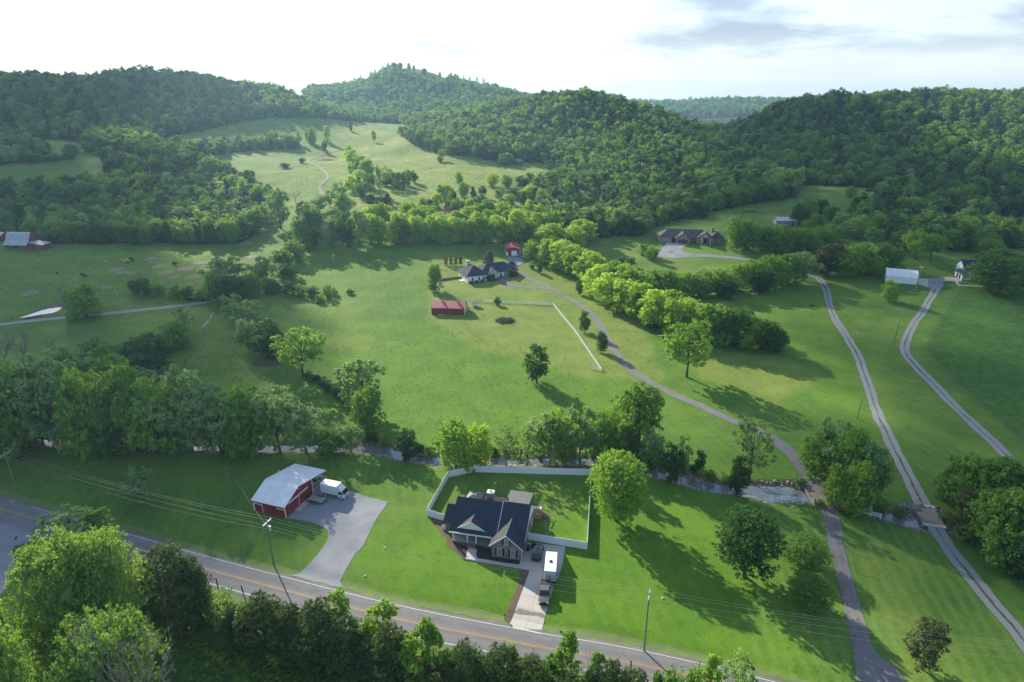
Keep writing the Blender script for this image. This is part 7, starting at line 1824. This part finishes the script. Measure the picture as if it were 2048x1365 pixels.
# ------------------------------------------------------------------ bridges
def bridge(name, label, line, w, mat, parapet):
    L = np.array(line); d = L[-1][:2] - L[0][:2]; yaw = math.atan2(d[1], d[0]); l = float(np.hypot(*d)); c = (L[0][:2] + L[-1][:2]) / 2
    z = float(Hb(c[0], c[1]))
    t = thing(name, label, 'bridge', (c[0], c[1], z), yaw)
    MB().box(-l / 2, l / 2, -w / 2, w / 2, -0.45, -0.02).build('deck', M[mat], t)
    for sx in (-1, 1):
        MB().box(sx * l / 2 - 0.3, sx * l / 2 + 0.3, -w / 2 - 0.4, w / 2 + 0.4, -1.8, -0.455).build('abutment', M[mat], t)
        if parapet: MB().box(-l / 2, l / 2, sx * w / 2 - 0.12, sx * w / 2 + 0.12, -0.44, parapet).build('kerb', M[mat], t)
        else: MB().box(sx * l / 2 - 0.5, sx * l / 2 + 0.5, -w / 2 + 0.02, w / 2 - 0.02, -0.019, 0.10).build('end_slab', M['concrete'], t)
    if not parapet:
        n = 12
        for i in range(n): MB().box(-l / 2 + 0.55 + (l - 1.1) * i / n, -l / 2 + 0.55 + (l - 1.1) * (i + 1) / n - 0.04, -w / 2 + 0.1, w / 2 - 0.1, -0.018, 0.10 + 0.008 * (i % 2)).build('deck_plank', M['old_concrete'], t)
    return t
def nearest(line, px):
    p = P(*px)
    return int(np.argmin([math.hypot(q[0] - p.x, q[1] - p.y) for q in line]))
i0, i1 = nearest(DRIVE_L, (1655, 1018)), nearest(DRIVE_L, (1607, 948))
bridge('road_bridge', 'brown concrete bridge carrying the asphalt drive over the stream', DRIVE_L[i0:i1], 5.0, 'old_concrete', 0.16)
dk_ = ribbon('bridge_paving', DRIVE_L[i0:i1], M['old_concrete'], 0.085, 4, width=4.4, parent=drive)
i0, i1 = nearest(t2, (1873, 1050)), nearest(t2, (1850, 1015))
bridge('farm_bridge', 'small plank-decked concrete bridge on the two-track gravel lane', t2[i0:i1 + 1], 4.6, 'old_concrete', 0)
gt = rail_fence('bridge_gate', 'dark green steel gate folded back at the drive bridge', [P(1629, 1008), P(1634, 1022)], 'dark_trim', 1.4, 5, 3.0, 0.03)
lw = thing('fallen_trunk', 'white weathered culvert pipe lying at the pool edge of the stream', 'pipe', P(1505, 992) + Vector((0, 0, 0.1)), R(-10))
MB().path([(-2.2, 0, 0.25), (-0.6, 0.2, 0.4), (0.8, 0, 0.3), (2.0, -0.3, 0.0)], 0.16, 8).build('pipe', M['white_paint'], lw); lw.name = 'culvert_pipe'
# small odds and ends
for i, (a, b, lb_) in enumerate([(770, 1097, 'small white well cap on the lawn under the wires'), (730, 1153, 'small white drain cover on the lawn near the gravel drive'), (1325, 1197, 'pale upturned stone on the big lawn beside the double-armed pole')]):
    t = thing('well_cap', lb_, 'cover', P(a, b))
    MB().tube((0, 0, 0), (0, 0, 0.22), 0.22, 0.18, 12).build('base', M['white_paint'], t); MB().tube((0, 0, 0.22), (0, 0, 0.28), 0.12, 0.08, 10).build('knob', M['rust'], t)
mb_ = thing('mailbox', 'dark mailbox on a post at the foot of the concrete driveway', 'mailbox', P(1010, 1238), R(-15))
MB().box(-0.05, 0.05, -0.05, 0.05, -0.2, 1.05).build('post', M['timber'], mb_); MB().box(-0.12, 0.12, -0.28, 0.28, 1.052, 1.3, 0.02).build('box', M['black'], mb_)
hoop = thing('flag_pole', 'thin pole in the planting ring of the gravel court', 'pole', P(1343, 504))
MB().tube((0, 0, 0), (0, 0, 5.5), 0.06, 0.04, 8).build('post', M['dark_trim'], hoop); MB().box(-0.1, 0.7, -0.02, 0.02, 4.7, 5.3).build('head', M['dark_trim'], hoop)
wt_ = thing('feed_trailer', 'small white stock trailer beside the long red barn', 'trailer', P(951, 614), R(-5))
MB().box(-1.6, 1.4, -0.9, 0.9, 0.5, 1.9).build('body', M['white_paint'], wt_, bevel=0.04); MB().box(-1.65, 1.45, -0.95, 0.95, 1.902, 1.98).build('roof', M['dark_trim'], wt_); wheel(wt_, 0, 0.95, 0.33); wheel(wt_, 0, -0.95, 0.33)
# brush pile, fallen tree
def brush(px, rx, ry, h, label, name='brush_pile', mat='bark', n=240):
    r = np.random.default_rng(int(px[0])); p = P(*px); segs = []
    for _ in range(n):
        a = r.uniform(0, 6.28); q = math.sqrt(r.random()); c = np.array([rx * q * math.cos(a), ry * q * math.sin(a), h * (1 - q * q) * r.uniform(0.2, 1)])
        d = unit(r.normal(size=3) * np.array([1, 1, 0.35])) * r.uniform(0.5, 1.5)
        segs.append((c - d, c + d, 0.07, 0.03))
    V, Q = limb_geo(segs, 4); t = thing(name, label, 'brush pile', p)
    mesh_obj('branches', mesh_np('brush', V, Q, None, [M[mat]]), None, t)
brush((1010, 642), 4.0, 3.4, 1.3, 'grey oval brush pile in the pasture below the red barn')
brush((535, 730), 5.5, 1.6, 1.0, 'heap of fallen grey branches beside the twin-trunk tree', 'fallen_branches', 'bark_pale', 160)
brush((400, 600), 5.0, 3.0, 1.2, 'dark heap of scrap and brush beside the farm lane', n=200)
brush((655, 322), 12, 6, 2.0, 'wide grey brush pile on the upper meadow', n=260)
brush((1500, 424), 5, 3, 1.0, 'small grey debris pile on the pasture near the metal shed', n=120)
for x_ in (640, 664, 690): pass
# hay bales, cattle
for i, (a, b) in enumerate([(246, 524), (254, 522), (404, 545), (418, 529), (424, 527), (257, 525)]):
    t = thing('hay_bale', 'round tan hay bale being eaten by the cattle in the field', 'hay bale', P(a, b), i * 0.7, 'hay bales in the cattle field')
    m = MB()
    m.loft([[(x_, r_ * math.cos(q), 0.8 + r_ * math.sin(q)) for q in np.linspace(0, 6.28, 15)[:-1]] for x_, r_ in ((-0.75, 0.6), (-0.7, 0.78), (0, 0.82), (0.7, 0.78), (0.75, 0.6))])
    m.build('roll', M['hay'], t)
    MB().tube((-0.77, 0, 0.8), (-0.755, 0, 0.8), 0.5, 0.5, 12).build('end_face', M['hay'], t)
def cow_mesh(seed):
    r = random.Random(seed)
    def ring(x, y, z, ry, rz_): return [(x, y + ry * math.cos(a), z + rz_ * math.sin(a)) for a in np.linspace(0, 2 * math.pi, 11)[:-1]]
    m = MB()
    m.loft([ring(-1.05, 0, 1.18, 0.08, 0.10), ring(-0.98, 0, 1.08, 0.26, 0.28), ring(-0.6, 0, 1.02, 0.34, 0.37), ring(0, 0, 0.98, 0.38, 0.42), ring(0.5, 0, 1.0, 0.34, 0.42), ring(0.85, 0, 1.08, 0.22, 0.30), ring(1.1, 0, 1.0, 0.15, 0.20), ring(1.3, 0, 0.82, 0.13, 0.16), ring(1.42, 0, 0.66, 0.14, 0.15), ring(1.58, 0, 0.45, 0.09, 0.09), ring(1.62, 0, 0.40, 0.05, 0.05)])
    for sx, x_ in ((1, 0.55), (-1, 0.62), (1, -0.72), (-1, -0.66)):
        bk = 0.10 if x_ < 0 else 0.0
        for (xa, za, ra), (xb, zb_, rb_) in zip([(x_, 0.85, 0.15), (x_ + bk * 0.4, 0.55, 0.09), (x_ - bk, 0.38, 0.065)], [(x_ + bk * 0.4, 0.55, 0.09), (x_ - bk, 0.38, 0.065), (x_ - bk * 0.6, 0.0, 0.06)]):
            m.tube((xa, sx * 0.2, za), (xb, sx * 0.2, zb_), ra, rb_, 7)
    m.tube((-1.05, 0, 1.2), (-1.15, 0, 0.55), 0.04, 0.03, 5)
    for sx in (-1, 1): m.tube((1.36, sx * 0.10, 0.80), (1.34, sx * 0.30, 0.84), 0.05, 0.02, 5)
    me = m.mesh('cow')
    bm = bmesh.new(); bm.from_mesh(me); bmesh.ops.recalc_face_normals(bm, faces=bm.faces); bm.to_mesh(me); bm.free()
    return me
cm_b, cm_w = cow_mesh(1), cow_mesh(2); cm_b.materials.append(M['cow_black']); cm_w.materials.append(M['cow_white'])
for i, (a, b, k, lb_) in enumerate([(165, 553, 0, None), (115, 549, 0, None), (172, 556, 0, None), (347, 529, 0, None), (351, 530, 0, None), (262, 521, 0, None), (266, 522, 0, None), (-4, 582, 0, None), (212, 526, 1, None), (250, 526, 1, None), (414, 533, 1, None), (396, 545, 1, None)]):
    p = P(a, b); o = mesh_obj('cow', cm_w if k else cm_b); o.location = p; o.rotation_euler.z = i * 1.9
    tag(o, 'cream cow grazing by the hay in the cattle field' if k else 'black cow grazing in the cattle field', 'cow', 'cream cattle' if k else 'black cattle')
# ------------------------------------------------------------------ each tree of a group named by its look and its rank from a landmark
ORD = 'first second third fourth fifth sixth seventh eighth ninth tenth eleventh twelfth thirteenth fourteenth fifteenth sixteenth seventeenth eighteenth nineteenth twentieth'.split()
for tens, tenth in (('twenty', None), ('thirty', 'thirtieth'), ('forty', 'fortieth'), ('fifty', 'fiftieth'), ('sixty', 'sixtieth'), ('seventy', 'seventieth'), ('eighty', 'eightieth')):
    ORD += ([tenth] if tenth else []) + [tens + '-' + o for o in ORD[:9]]
LANDMARK = {
    'streamside trees behind the privacy fence': ('streamside row by the fence', 'big lawn maple', (1232, 1042)),
    'trees between the two bridges': ('clump between the two bridges', 'drive bridge', (1640, 985)),
    'thicket beside the small concrete bridge': ('thicket past the farm bridge', 'farm bridge', (1860, 1034)),
    'wooded strip along the stream': ('wooded strip along the stream', 'red workshop', (560, 1000)),
    'hedge along the farm lane': ('lane hedge', 'farm pond', (100, 620)),
    'shrubs along the field edges': ('straggling shrub row', 'long red barn', (897, 625)),
    'hedgerow beside the drive': ('sunlit hedgerow', 'red garage', (1020, 508)),
    'hedgerow below the grey house': ('hedgerow below the stone house', 'white barn', (1800, 560)),
    'clump beside the white barn': ('clump', 'white barn', (1800, 560)),
    'row beside the grey house': ('row by the metal shed', 'stone house', (1380, 480)),
    'shrubs near the grey house': ('shrub patch', 'stone house', (1380, 480)),
    'trees around the high pasture': ('high pasture scatter', 'metal shed', (1570, 450)),
    'belt of trees behind the ranch house': ('belt behind the pasture', 'red garage', (1020, 508)),
    'grove around the cabin': ('grove', 'red-roofed cabin', (905, 430)),
    'gully trees in the meadow': ('meadow gully', 'red-roofed cabin', (905, 430)),
    'trees dotted over the upper meadow': ('upper meadow', 'red-roofed cabin', (905, 430)),
    'trees on the skyline peak': ('skyline row', 'summit', (790, 138)),
    'front of the wood by the cattle field': ('front rank of the wood', 'old red barn', (45, 490)),
    'meadow edge of the wood': ('meadow edge of the wood', 'cattle field', (480, 488)),
    'wood edge beyond the hedgerow': ('wood edge past the hedgerow', 'stone house', (1380, 480)),
    'wood edge above the grey house': ('wood edge above the pasture', 'stone house', (1380, 480)),
    'wood edge behind the white barn': ('wood edge', 'white barn', (1800, 560)),
    'foot of the middle hill': ('front rank below the middle hill', 'stone house', (1380, 480)),
    'cedar hedge below the road': ('roadside hedge', 'timber roadside post', (437, 1178)),
    'saplings in the roadside hedge': ('roadside hedge', 'timber roadside post', (437, 1178)),
    'leafless saplings in the hedge': ('roadside hedge', 'timber roadside post', (437, 1178)),
    'brush line across the pasture': ('brush line', 'twin-trunk tree', (606, 753)),
    'shrubs on the stream banks': ('bank shrubs', 'drive bridge', (1640, 985)),
    'bushes in the hill clearing': ('hill clearing', 'old red barn', (45, 490)),
    'leafless clump': ('leafless clump', 'farm pond', (100, 620)),
    'foundation shrubs of the ranch house': ('ranch house bed', 'house drive', (1020, 560)),
    'small trees beside the pool': ('row beside the pool', 'house chimney', (930, 540)),
}
LOOK = {'green_tree': 'mid-green tree', 'bright_tree': 'light green tree', 'yellow_tree': 'yellow-green tree', 'pale_tree': 'pale silvery tree', 'dark_tree': 'dark green tree', 'gauzy': 'gauzy pale tree', 'near_cedar': 'dark red-cedar', 'cedar': 'dark cedar', 'sapling': 'yellow-green sapling', 'bronze_tree': 'bronze-leaved tree',
        'shrub': 'green shrub', 'dark_shrub': 'dark evergreen shrub', 'open_tree': 'open-crowned tree', 'bare_tree': 'grey leafless tree', 'pear': 'upright dark tree', 'maple': 'light green tree'}
by_group = {}
for o in scene.objects:
    if o.parent is None and o.get('group') in LANDMARK and o.get('look'): by_group.setdefault(o['group'], []).append(o)
for g, lst in by_group.items():
    where, mark, px = LANDMARK[g]
    c = P(*px)
    lst.sort(key=lambda o: math.hypot(o.location.x - c.x, o.location.y - c.y))
    for i, o in enumerate(lst):
        o['label'] = '%s, %s from the %s in the %s' % (LOOK.get(o['look'], 'tree'), ORD[i], mark, where)
for o in scene.objects:
    if 'look' in o: del o['look']

# ------------------------------------------------------------------ clouds drifting between the sun and the valley, high above the picture
def cloud_mat():
    s = NT('cloud_vapour')
    d = s.n('ShaderNodeBsdfDiffuse', {'Color': (0.92, 0.92, 0.93, 1)})
    t = s.n('ShaderNodeBsdfTranslucent', {'Color': (0.92, 0.92, 0.93, 1)})
    m = s.n('ShaderNodeMixShader', {0: 0.5, 1: d.outputs[0], 2: t.outputs[0]})
    tr = s.n('ShaderNodeBsdfTransparent')
    k = s.n('ShaderNodeMixShader', {0: 0.28, 1: tr.outputs[0], 2: m.outputs[0]})
    s.t.links.new(k.outputs[0], s.out.inputs[0])
    return s.m
CLOUD = cloud_mat()
def cloud(label, ground_pts, alt, seed):
    r = np.random.default_rng(seed)
    t = thing('cloud', label, 'cloud', (0, 0, 0)); t['kind'] = 'stuff'
    bm = bmesh.new()
    for gx, gy, rad, n in ground_pts:                  # shadow centre on the ground, radius, puffs
        for _ in range(n):
            a = r.uniform(0, 6.28); q = math.sqrt(r.random()) * rad * 0.72
            s_ = rad * r.uniform(0.30, 0.55)
            z = alt + r.uniform(-20, 40)
            k = z / sd.z
            c = Vector((gx + q * math.cos(a), gy + q * math.sin(a), 0)) + sd * k
            mt = Matrix.Translation(c) @ Matrix.Diagonal((s_, s_, s_ * 0.28, 1))
            vs_ = bmesh.ops.create_icosphere(bm, subdivisions=3, radius=1.0, matrix=mt)['verts']
            for v in vs_:
                d = v.co - c
                v.co = c + d * (1 + 0.16 * math.sin(d.x * 0.09 + seed) * math.sin(d.y * 0.08 + q))
    me = bpy.data.meshes.new('cloud'); bm.to_mesh(me); bm.free()
    for p in me.polygons: p.use_smooth = True
    mesh_obj('vapour', me, CLOUD, t)
    return t
CLOUDS = True
if CLOUDS:
    cloud('broad cumulus shading the cattle field and wooded strip', [(-190, 220, 120, 12), (-150, 130, 90, 8), (-300, 320, 140, 10), (-110, 165, 55, 5), (-78, 128, 48, 7), (-360, 520, 190, 10), (-420, 780, 240, 10)], 520, 3)
    cloud('ragged cumulus shading the gravel lanes', [(140, 110, 75, 8), (200, 180, 100, 9), (260, 300, 120, 10), (330, 500, 170, 9), (190, 420, 100, 6), (420, 720, 240, 10)], 540, 5)

# ------------------------------------------------------------------ the hazy evening air
HAZE_D = 0.00012
hz = MB().box(-3880, 3880, -410, 6190, float(HH.min()) - 2.0, 190.0).build('haze', None)
hm = bpy.data.materials.new('evening_haze'); hm.use_nodes = True
hm.node_tree.nodes.clear()
ho = hm.node_tree.nodes.new('ShaderNodeOutputMaterial'); hv = hm.node_tree.nodes.new('ShaderNodeVolumePrincipled')
hv.inputs['Color'].default_value = (0.42, 0.70, 1.0, 1); hv.inputs['Density'].default_value = HAZE_D; hv.inputs['Anisotropy'].default_value = 0.40
hm.node_tree.links.new(hv.outputs[0], ho.inputs['Volume'])
hz.data.materials.append(hm)
tag(hz, 'thin blue evening haze filling the valley air', 'haze', kind='stuff')
